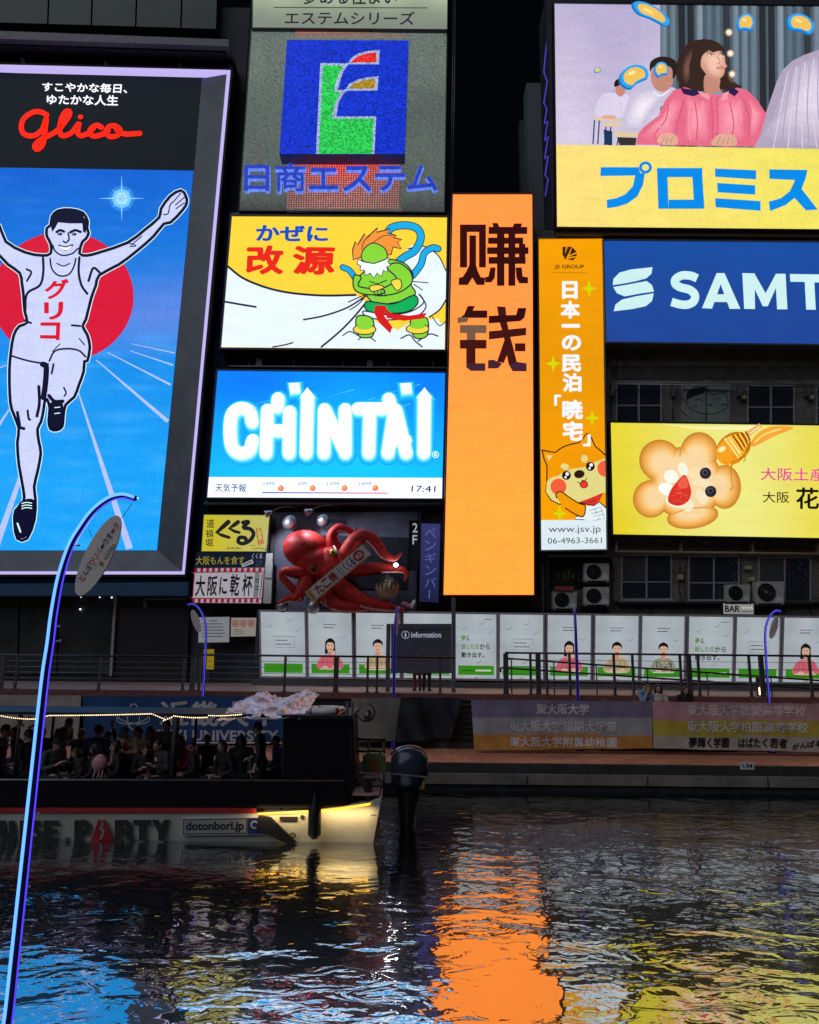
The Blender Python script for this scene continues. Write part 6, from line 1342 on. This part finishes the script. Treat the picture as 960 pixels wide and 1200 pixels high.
a.stroke([(-23, 966), (-29, 964.5), (-34.5, 969), (-35, 978), (-30, 983), (-23, 982)], 6.5, c, round_=False)
bar(-19, 961.5, -12.5, 986.5); a.stroke([(-13, 964.5), (-6, 965), (-4, 969.5), (-7, 973.5), (-13, 974)], 6, c, round_=False); bl([(-11, 974), (-5, 974), (-1, 986.5), (-8, 986.5)])
a.stroke([(3.6, 961.5), (3.6, 978), (8.5, 983), (14, 978), (14, 961.5)], 7, c, round_=False); bar(23.5, 961.5, 31, 986.5)
a.stroke([(48.5, 966), (43, 964.5), (38.5, 967.5), (40, 972), (46, 975.5), (47.5, 980), (43, 983.3), (36.5, 982)], 6.4, c, round_=False)
bar(51.5, 961.4, 58.5, 986.3); bar(58, 961.4, 69.5, 967); bar(58, 971.2, 68, 976.2); bar(58, 980.8, 70, 986.3)
bar(87.5, 961, 95, 985.5); a.stroke([(94, 964), (101, 964), (104, 969), (101, 974), (94, 974)], 6.2, c, round_=False)
bl([(115.5, 961), (124.5, 961), (133, 985.3), (107, 985.3)], '#a81224')
bar(135, 960.8, 142.5, 985.2); a.stroke([(141, 963.8), (149.5, 964), (152.5, 968.5), (149, 972.5), (141, 972.8)], 6, c, round_=False); bl([(145, 973), (152, 973), (158.5, 985), (150, 985)])
bar(156.5, 960.6, 178, 966.6); bar(163.5, 966, 171, 985); bl([(178.5, 960.4), (186.5, 960.4), (189.5, 968), (193, 960.3), (200.5, 960.2), (193.5, 975), (193.5, 984.8), (186, 984.8), (186, 975)])
a.ell(80.5, 984, 3.6, 3.6, c); a.ell(80.5, 984, 2.7, 2.7, '#8c8678'); a.poly([(78.5, 984), (80.5, 981.8), (82.5, 984), (80.5, 986.2)], c)
a.stroke([(121, 966), (119.5, 971), (122, 975), (119, 982)], 2.6, '#a8a49a'); a.stroke([(117, 970), (123, 972)], 1.2, '#a8a49a'); a.ell(120.8, 964.5, 1.5, 1.6, '#a8a49a')
a.build('hull_lettering', A_paint, boat)
q = MB(); q.pp([(213, 959), (308, 957.5), (308, 978), (213, 979)], YN-0.025, 0.03); sg = q.build('web_address_board', M_white, boat)
a = Art(YN-0.025, start=0.002); a.poly([(214, 960), (290, 958.8), (290, 977.2), (214, 978)], '#17161a'); a.poly([(215.2, 961.2), (288.8, 960), (288.8, 976), (215.2, 976.8)], '#a9a9ae'); a.poly([(290.5, 958.6), (307.5, 958.2), (307.5, 977), (290.5, 977.4)], '#15297a')
a.text('dotonbori.jp', [(218, 963), (286, 962), (286, 975.5), (218, 976.2)], '#17161a', 0.035); a.stroke([(298.5+4*math.cos(k*.393), 966.5+4*math.sin(k*.393)) for k in range(16)], 1.6, '#b8bccc', False, True); a.stroke([(301.5, 970), (305, 974)], 1.8, '#b8bccc', False)
a.build('lettering', A_paint, sg)
# string lights
q = MB(); cab = MB(); pth = []
for (xa, ya), (xb, yb), sag in (((-200, 837), (0, 838), 3), ((0, 838), (46, 842), 1.5), ((46, 842), (58, 838), -.5), ((58, 838), (178, 836), .4), ((178, 836), (195, 843), 0), ((192, 844), (204, 839), 0), ((204, 838.5), (245, 840), 1.2), ((245, 838), (285, 836.5), 0.8)):
    nn = max(3, int(abs(xb-xa)/2.2))
    for i in range(nn):
        u = i/nn; p = P(xa+(xb-xa)*u, ya+(yb-ya)*u+sag*4*u*(1-u), YN+0.12); pth.append(p); q.ball(p+Vector((0, -0.01, -0.008)), 0.0105, 6)
cab.tube(pth, 0.006, 4); sl = cab.build('string_cable', M_black, boat); q.build('bulbs', glow('warm_bulb', '#ffd9a8', 3.2), sl)
# crumpled silver cover thrown over the canopy end
cs = [P(296, 817, YN+1.9), P(374, 814.5, YN+1.9), P(352, 841, YN+.02), P(255, 843.5, YN+.02)]
nx, ny = 70, 44; vs = []
for j in range(ny+1):
    for i in range(nx+1):
        u, v = i/nx, j/ny; p = (cs[0]*(1-u)+cs[1]*u)*(1-v)+(cs[3]*(1-u)+cs[2]*u)*v
        n1 = noise.noise(Vector((u*5, v*5, 1.3))); n2 = abs(noise.noise(Vector((u*13, v*11, 4.4)))); n3 = abs(noise.noise(Vector((u*28, v*22, 9))))
        edge = min(u, 1-u, v, 1-v)
        vs.append(p+Vector((0.12*noise.noise(Vector((u*4, v*4, 7))), 0.1*n1, 0.05*n1+0.085*n2+0.012*n3+0.03*min(1, edge*6)+0.05*math.sin(u*9+v*3))))
q = MB(); q.add(vs, [(j*(nx+1)+i, j*(nx+1)+i+1, (j+1)*(nx+1)+i+1, (j+1)*(nx+1)+i) for j in range(ny) for i in range(nx)])
fo = thing('silver_cover', 'crumpled shiny silver-pink sheet thrown over the right end of the boat canopy', 'cover', P(315, 840, YN+.8))
fo_ = q.build('sheet', pbr('silver_foil', (0.85, 0.74, 0.82), 0.33, 0.35, 0.12, 3), fo); sf_ = fo_.modifiers.new('thick', 'SOLIDIFY'); sf_.thickness = 0.006
t = thing('life_ring', 'white life ring with red bands lying flat on the boat cabin roof', 'life ring', P(383, 838, YN+.6))
q = MB(); c0 = P(383, 836, YN+.6); n1, n2, R1, r1 = 32, 10, 0.31, 0.075; vs = []; 
for i in range(n1):
    A_ = 2*math.pi*i/n1
    for j in range(n2):
        B_ = 2*math.pi*j/n2; rr = R1+r1*math.cos(B_); vs.append(c0+Vector((rr*math.cos(A_), rr*math.sin(A_), r1*math.sin(B_)+0.06)))
for i in range(n1): q.add([], [], 0); 
q.v = [tuple(v) for v in vs]
for i in range(n1):
    for j in range(n2):
        q.f.append((i*n2+j, ((i+1) % n1)*n2+j, ((i+1) % n1)*n2+(j+1) % n2, i*n2+(j+1) % n2)); q.m.append(1 if i % 8 in (3,) else 0); q.sm.append(True)
q.build('ring', [M_white, M_red], t)
t = thing('rescue_hook', 'small wooden-handled gear with orange grip lying right of the life ring', 'boat gear', P(398, 838, YN+.5))
q = MB(); q.tube([P(386, 838, YN+.4), P(394, 830, YN+.4), P(404, 833, YN+.4)], 0.02, 6); q.tube([P(396, 838, YN+.3), P(405, 833, YN+.3)], 0.025, 6, 1); q.build('handle', [M_black, pbr('orange_grip', (0.6, 0.2, 0.06), 0.5)], t)
# outboard engine
eng = thing('outboard_engine', 'big dark blue-grey outboard engine with pale stripe at the boat stern', 'outboard engine', P(478, 985, 15.6))
YE_ = 15.6; q = MB(); rings = []
for py, hx, hy, off in ((874.5, .06, .1, 1), (876, .2, .25, 1), (879.5, .30, .33, 0), (888, .375, .4, 0), (900, .39, .42, 0), (909, .38, .41, 0), (912, .355, .38, -1), (922, .34, .36, -2)):
    c_ = P(480+off, py, YE_); rings.append([c_+Vector((math.copysign(abs(math.cos(a_))**.7, math.cos(a_))*hx, math.copysign(abs(math.sin(a_))**.7, math.sin(a_))*hy, 0)) for a_ in [2*math.pi*k/24 for k in range(24)]])
vs = [p for r in rings for p in r]; nr = len(rings)
q.add(vs, [(i*24+k, i*24+(k+1) % 24, (i+1)*24+(k+1) % 24, (i+1)*24+k) for i in range(nr-1) for k in range(24)]+[tuple(range(24)), tuple(range((nr-1)*24, nr*24))], 0, True)
q.build('cowl', pbr('engine_navy', (0.035, 0.05, 0.075), 0.22, 0.2), eng)
q = MB(); q.tube([P(479, 918, YE_), P(478, 940, YE_), P(477, 990, YE_)], (0.3, 0.2, 0.12), 14); q.pbox(448, 918, 470, 926, YE_-.1, 0.3); q.build('leg', M_black, eng)
q = MB(); q.pp([(459, 906), (500, 910), (500, 911.5), (459, 907.5)], YE_-.435, 0.02); q.build('stripe', M_alu, eng)
q = MB(); q.tube(spline([P(458, 884, YE_-.1), P(466, 877.5, YE_-.25), P(480, 874.5, YE_-.2), P(493, 877.5, YE_-.15), P(500, 886, YE_-.1)]), 0.022, 6); q.build('top_trim', M_alu, eng)
t = thing('fuel_can', 'yellow-green fuel can standing on the boat stern', 'fuel can', P(438, 905, YN+1.5))
q = MB(); q.pbox(425, 886, 452, 908, YN+1.3, .35); q.pbox(428, 883.5, 449, 886, YN+1.35, .25); q.build('body', pbr('can_green', (0.17, 0.2, 0.05), 0.5), t)
q = MB(); q.tube(spline([P(431, 884, YN+1.45), P(433, 880, YN+1.45), P(444, 880, YN+1.45), P(446, 884, YN+1.45)]), 0.02, 6); q.build('handle', M_black, t)
q = MB(); q.pbox(435, 890, 443, 905, YN+1.28, .015); q.build('label_patch', pbr('rust_patch', (0.35, 0.1, 0.05), 0.6), t)

# ------------------------------------------------------------------ people
M_skin = pbr('skin', (0.50, 0.31, 0.23), 0.5, 0, 0.06)
M_hair = pbr('dark_hair', (0.015, 0.013, 0.013), 0.45)
def fuse(o, size, it=3):
    r = o.modifiers.new('fuse', 'REMESH'); r.mode = 'VOXEL'; r.voxel_size = size
    s = o.modifiers.new('soft', 'SMOOTH'); s.iterations = it; s.factor = 0.5
    bake(o)
def limb(q, pts, rs, n=10):
    q.tube(spline(pts, False, 4), rs, n)
    for p, r in zip(pts, rs if len(rs) == len(pts) else [rs[0]]*len(pts)): q.ball(p, r, n)
def person(label, at, face, sit=False, lean=0.12, nod=0.1, arms=('down', 'down'), top=(0.03, 0.03, 0.035), legs=(0.02, 0.022, 0.03), hair='short', cap=None, group=None, inner=None, bag=None, scale=1.0, turn=0.0):
    """at = point under the pelvis on the floor; face = heading in degrees (0 = away from camera, 180 = towards it)"""
    t = thing('person', label, 'person', at, group)
    Rz = Matrix.Rotation(rad(face), 3, 'Z'); hz = (0.50 if sit else 0.86)
    G = lambda x, y, z: Vector(at)+Rz @ (Vector((x, y, z))*scale)
    ln = lambda x, y, h: (x, y*math.cos(lean)+h*math.sin(lean), hz+h*math.cos(lean)-y*math.sin(lean))
    B = lambda x, y, h: G(*ln(x, y, h))
    hip = [B(-.09, 0, -.02), B(.09, 0, -.02)]; sho = [B(-.185, 0, .47), B(.185, 0, .47)]
    tor = MB(); 
    for hx, hy, h0 in ((.155, .105, .0), (.14, .10, .12), (.15, .11, .25), (.165, .115, .36), (.14, .10, .45)):
        tor.ball(B(0, 0, h0), (hx*scale, hy*scale, .11*scale), 14, rot=Rz @ Matrix.Rotation(-lean, 3, 'X'))
    limb(tor, [sho[0], B(0, 0, .48), sho[1]], [.062*scale, .07*scale, .062*scale])
    nk = B(0, .01, .52); hd = B(0, .03+.10*math.sin(nod), .655-.02*abs(nod)); Rh = Rz @ Matrix.Rotation(rad(turn), 3, 'Z') @ Matrix.Rotation(-(lean*.5+nod), 3, 'X')
    H = lambda x, y, z: hd+Rh @ (Vector((x, y, z))*scale)
    skin = MB(); limb(skin, [B(0, 0, .45), nk, hd-Rh @ Vector((0, 0, .05*scale))], [.06*scale, .052*scale, .056*scale])
    skin.ball(hd, (.074*scale, .093*scale, .108*scale), 18, rot=Rh); skin.ball(H(0, .035, -.06), (.05*scale, .055*scale, .05*scale), 12, rot=Rh)
    limb(skin, [H(0, .088, .012), H(0, .112, -.022)], [.011*scale, .016*scale], 8); skin.ball(H(0, .088, -.055), (.024*scale, .012*scale, .009*scale), 8, rot=Rh)
    for s_ in (-1, 1): skin.ball(H(s_*.077, -.005, -.01), (.014*scale, .022*scale, .03*scale), 8, rot=Rh)
    cloth = MB(); cloth.v = list(tor.v); cloth.f = list(tor.f); cloth.m = list(tor.m); cloth.sm = list(tor.sm)
    for s_, kind, sh in ((-1, arms[0], sho[0]), (1, arms[1], sho[1])):
        el, ha, fd = {'down': (B(s_*.25, -.03, .2), B(s_*.24, .06, -.03), (0, .25, -1)), 'lap': (B(s_*.25, .02, .2), B(s_*.09, .26, .08), (-s_*.5, .8, -.2)), 'phone': (B(s_*.22, .05, .2), B(s_*.07, .27, .30), (-s_*.4, .6, .5)),
                      'rail': (B(s_*.27, .12, .24), B(s_*.2, .36, .12), (0, 1, -.2)), 'up': (B(s_*.26, .06, .62), B(s_*.22, .10, .88), (0, .1, 1)), 'chin': (B(s_*.2, .12, .2), B(s_*.07, .16, .48), (-s_*.3, .3, 1)), 'out': (B(s_*.40, .08, .34), B(s_*.60, .22, .30), (s_*.8, .6, -.1))}[kind]
        limb(cloth, [sh, el, el*.25+ha*.75], [.062*scale, .05*scale, .042*scale])
        limb(skin, [el*.4+ha*.6, ha], [.033*scale, .026*scale])
        f = (Rz @ Vector(fd)).normalized(); sd = f.cross(Vector((0, 0, 1)) if abs(f.z) < .9 else Vector((0, 1, 0))).normalized(); pn = sd.cross(f)
        limb(skin, [ha, ha+f*.075*scale], [.03*scale, .036*scale], 8)
        for k, (o_, L_f) in enumerate(((-.03, .062), (-.01, .074), (.011, .07), (.031, .055))):
            b0 = ha+f*.08*scale+sd*o_*scale; b1 = b0+(f*.55-pn*.12)*L_f*scale; b2 = b1+(f*.35-pn*.4)*L_f*scale
            limb(skin, [b0, b1, b2], [.0105*scale, .0095*scale, .008*scale], 6)
        b0 = ha+f*.03*scale-sd*s_*.03*scale; limb(skin, [b0, b0+(f*.5-sd*s_*.8)*.045*scale, b0+(f*1.1-sd*s_*.7)*.06*scale], [.013*scale, .011*scale, .009*scale], 6)
    tr = MB()
    for s_, h_ in ((-1, hip[0]), (1, hip[1])):
        if sit: kn, an = G(s_*.13, .44, .52), G(s_*.12, .40, .09)
        else: kn, an = G(s_*.10, .03, .47), G(s_*.10, -.02, .09)
        limb(tr, [h_, (h_+kn)/2, kn, (kn+an)/2, an], [.105*scale, .092*scale, .066*scale, .062*scale, .052*scale])
        limb(skin, [kn*.2+an*.8, an], [.04*scale, .04*scale], 8)
    limb(tr, [hip[0], hip[1]], [.11*scale, .11*scale])
    sh_ = MB()
    for s_ in (-1, 1):
        an = G(s_*(.12 if sit else .10), .40 if sit else -.02, .05); f = Rz @ Vector((s_*.15, 1, 0)); limb(sh_, [an-f*.05*scale, an+f*.08*scale+Vector((0, 0, -.01)), an+f*.17*scale+Vector((0, 0, -.015))], [.045*scale, .045*scale, .034*scale], 8)
    # the body runs through under the clothes as one surface
    for mb in (tor,): 
        b_ = len(skin.v); skin.v += [tuple(Vector(v)*.94+Vector(B(0, 0, .25))*.06) for v in mb.v]; skin.f += [tuple(i+b_ for i in f) for f in mb.f]; skin.m += mb.m; skin.sm += mb.sm
    for s_, h_ in ((-1, hip[0]), (1, hip[1])):
        kn, an = (G(s_*.13, .44, .52), G(s_*.12, .40, .09)) if sit else (G(s_*.10, .03, .47), G(s_*.10, -.02, .09)); limb(skin, [h_, kn, an], [.085*scale, .055*scale, .042*scale])
    for s_, kind, sh in ((-1, arms[0], sho[0]), (1, arms[1], sho[1])): pass
    bo = skin.build('body', M_skin, t); fuse(bo, .0125, 2)
    co = cloth.build('jacket', pbr('cloth_%.3f_%.3f_%.3f' % top, top, 0.8, 0, 0.15, 12, 0.15), t); fuse(co, .02, 3)
    lo_ = tr.build('trousers', pbr('cloth_%.3f_%.3f_%.3f' % legs, legs, 0.8, 0, 0.15, 12, 0.15), t); fuse(lo_, .022, 3)
    so_ = sh_.build('shoes', M_black, t)
    q = MB(); q.ball(H(0, -.016, .026), (.083*scale, .094*scale, .098*scale), 18, rot=Rh)
    if hair in ('long', 'bob'):
        q.ball(H(0, -.05, -.04), (.085*scale, .06*scale, .12*scale), 14, rot=Rh)
        for s_ in (-1, 1): limb(q, [H(s_*.07, -.01, .03), H(s_*.083, .005, -.06), H(s_*.08, .0, -.13 if hair == 'bob' else -.22)], [.028*scale, .03*scale, .02*scale], 8)
    ho = q.build('hair', M_hair, t); 
    q = MB()
    for s_ in (-1, 1): q.ball(H(s_*.03, .088, .008), (.012*scale, .006*scale, .007*scale), 8, rot=Rh); limb(q, [H(s_*.018, .09, .028), H(s_*.045, .083, .029)], [.004*scale, .004*scale], 5)
    q.build('eyes', M_black, t)
    if cap:
        q = MB(); q.ball(H(0, -.012, .045), (.09*scale, .102*scale, .088*scale), 18, rot=Rh); b_ = [H(x, y, .05-.02*(y-.08)/.1) for x, y in ((-.075, .06), (-.07, .13), (-.035, .175), (.035, .175), (.07, .13), (.075, .06))]
        q.prism(b_, [p+Rh @ Vector((0, 0, .012)) for p in b_]); q.build('cap', pbr('cap_%.2f_%.2f_%.2f' % cap, cap, 0.7), t)
    if inner:
        q = MB(); 
        for h0, w_ in ((.18, .07), (.3, .075), (.4, .06)): q.ball(B(0, .075, h0), (w_*scale, .055*scale, .10*scale), 10, rot=Rz)
        q.build('shirt', pbr('shirt_%.2f_%.2f_%.2f' % inner, inner, 0.8), t)
    if kind and 'phone' in arms:
        pass
    return t
PB = 'passengers on the tour boat'
def aboard(px, py, Yp, label, face, sit, **kw):
    """put the head at the photo position, feet on the boat floor"""
    sc_ = kw.pop('scale', 1.0); le = kw.get('lean', .12); hz = (.5 if sit else .86)+.655*math.cos(le); hd = P(px, py, Yp); s = (hd.z-dz)/hz
    s = max(.86, min(1.12, s)); fx = math.radians(face); off = Vector((-math.sin(fx), math.cos(fx), 0))*(.655*math.sin(le)*s)
    p = person(label, Vector((hd.x-off.x, Yp-off.y, dz)), face, sit, scale=s, group=PB, **kw)
    if sit:
        return p
BK = (0.016, 0.016, 0.02)
aboard(5, 853, 15.6, 'man in a black jacket in profile at the far left of the boat', -80, True, lean=.05, top=BK)
aboard(35, 862, 15.2, 'person in a black coat just left of the foreground glowing pole', 60, True, top=BK)
aboard(78, 846, 16.0, 'standing man in a grey jacket looking down at his hands under the canopy', -110, False, nod=.5, lean=.2, arms=('phone', 'phone'), top=(.1, .095, .11))
aboard(65, 871, 15.0, 'man in a grey-green coat with hands raised before him, right of the foreground pole', -120, True, nod=.25, arms=('phone', 'phone'), top=(.07, .085, .085), cap=(.012, .012, .014))
aboard(93, 881, 14.9, 'person in a black hood leaning forward beside the man in grey-green', 120, True, nod=.4, arms=('lap', 'lap'), top=BK, hair='bob')
aboard(114, 877, 14.9, 'dark-haired woman looking left, holding a pink bag', 85, True, nod=.2, arms=('lap', 'lap'), top=(.02, .02, .035), hair='long')
aboard(116, 854, 15.9, 'person in a dark cap with a pale collar and blue jacket facing away', 10, True, top=(.05, .04, .14), cap=(.02, .015, .02), inner=(.6, .5, .4))
aboard(129, 862, 16.3, 'person in black with one arm raised to the canopy', 150, True, arms=('up', 'lap'), top=BK)
aboard(148, 857, 15.1, 'man in a beige jacket and red shirt with black cap, bent over', 175, False, lean=.35, nod=.5, arms=('phone', 'rail'), top=(.36, .27, .19), legs=(.03, .045, .08), cap=(.008, .008, .01), inner=(.45, .02, .02))
aboard(164, 853, 15.7, 'dark-haired person in a pale beige jacket right behind the bent man', 150, True, top=(.48, .36, .22))
aboard(178, 857, 15.8, 'person with long dark hair in a grey top beside the canopy post', 160, True, top=(.16, .15, .17), hair='long', arms=('phone', 'lap'))
aboard(196, 850, 15.2, 'shadowed standing person in black right at the canopy post', 170, False, top=BK, arms=('down', 'lap'))
aboard(213, 868, 15.6, 'person in a red and black jacket right of the canopy post', 150, True, top=(.42, .03, .05), arms=('rail', 'lap'), hair='long')
aboard(227, 872, 15.0, 'seated person in black wearing a cap with purple mark', 100, True, nod=.3, top=BK, cap=(.05, .04, .2), arms=('lap', 'lap'))
aboard(283, 868, 15.3, 'person with bobbed dark hair in black seen from behind near the right end', 20, True, top=BK, hair='bob')
aboard(304, 853, 15.0, 'tall standing person in a black jacket in profile near the cabin', 85, False, top=(.02, .02, .03), arms=('down', 'lap'))
aboard(325, 868, 15.9, 'person in a dark blue jacket half hidden by the cabin', 120, True, top=(.02, .035, .12), arms=('lap', 'lap'))
aboard(-14, 880, 14.95, 'person in a grey hoodie at the left edge reaching along the rail', -70, True, lean=.3, nod=.3, top=(.2, .21, .23), arms=('out', 'rail'))
for px_, py_, Y_, lb, fc, kw in ((20, 858, 16.2, 'person in charcoal behind the black-coated person at the far left', 140, dict(top=(.03, .03, .034))), (50, 858, 16.4, 'dark figure behind the foreground pole on the boat', 190, dict(top=BK)), (97, 860, 16.4, 'dark-jacketed person behind the standing grey-jacket man', 170, dict(top=(.03, .025, .05))),
    (138, 874, 14.95, 'long-haired person in black right of the pink bag', 110, dict(top=BK, hair='long', arms=('lap', 'phone'))), (171, 878, 15.0, 'crouched dark-haired person in black before the beige jackets', 200, dict(top=BK, arms=('phone', 'phone'), nod=.3)), (188, 872, 15.0, 'person in dark grey holding a phone left of the canopy post', 150, dict(top=(.04, .04, .045), arms=('phone', 'lap'), nod=.3)),
    (244, 866, 16.2, 'dark figure sitting in the empty stretch below the banner letters', 180, dict(top=BK)), (262, 874, 15.1, 'person in black with long hair left of the bobbed-hair person', 140, dict(top=BK, hair='long', arms=('lap', 'lap'))), (-34, 860, 15.8, 'person in black partly outside the left edge', 120, dict(top=BK))):
    if px_ > -10: aboard(px_, py_, Y_, lb, fc, True, **kw)
q = MB(); bp_ = P(117, 895, 14.68); q.ball(bp_, (.15, .10, .17), 14); q.ball(bp_+Vector((.0, 0, .08)), (.10, .08, .10), 12)
t = thing('shoulder_bag', 'pale pink soft bag with dangling straps held by the woman looking left', 'bag', bp_-Vector((0, 0, .2))); q.build('bag', pbr('bag_pink', (.55, .24, .28), .7), t)
q = MB()
for dx in (-.06, .02, .09): q.tube([bp_+Vector((dx, -.04, -.12)), bp_+Vector((dx-.03, -.05, -.3))], .012, 5)
q.build('strap', pbr('strap_pale', (.5, .42, .42), .7), t)
q = MB(); q.box((P(-300, 900, 15.3).x, 14.75, dz+.002), (P(330, 900, 15.3).x, 15.15, dz+.42)); q.box((P(-300, 900, 15.3).x, 15.65, dz+.002), (P(330, 900, 15.3).x, 16.4, dz+.42)); q.build('bench', M_black, boat)
q = MB(); q.tube([P(-430, 872, YX-.15), P(330, 872.5, YX-.15)], .045, 6); q.build('far_rail', M_alu, boat)
# on land
PW = 'people at the upper walkway'
for px, lb, tp_, lg_, h_, fc in ((489, 'person in dark red trousers standing behind the information board', (.2, .05, .06), (.26, .06, .075), 'bob', 15), (500, 'person in dark navy trousers standing behind the information board', (.03, .03, .05), (.014, .02, .035), 'short', -12)):
    p0 = P(px, 811, 25.7); person(lb, Vector((p0.x, 25.7, ZW)), fc, False, top=tp_, legs=lg_, hair=h_, group=PW, arms=('lap', 'lap'), scale=.93)
for px, py, lb, tp_, h_, fc in ((753, 803, 'person in a pale blue hoodie sitting at the wall above the striped banners', (.22, .32, .5), 'short', 215), (771, 806, 'person in a white top with long dark hair sitting next to the pale blue hoodie', (.6, .55, .52), 'long', 170), (801, 808, 'person in black with black hair sitting apart right of the white top', (.015, .015, .02), 'bob', 190)):
    p0 = P(px, py, YWALL-.15); s = 1.12; person(lb, Vector((p0.x, YWALL-.14, p0.z-1.155*s)), fc, True, top=tp_, hair=h_, group=PW, arms=('chin', 'chin') if px == 753 else ('phone', 'phone'), scale=s, lean=.1, nod=.2)
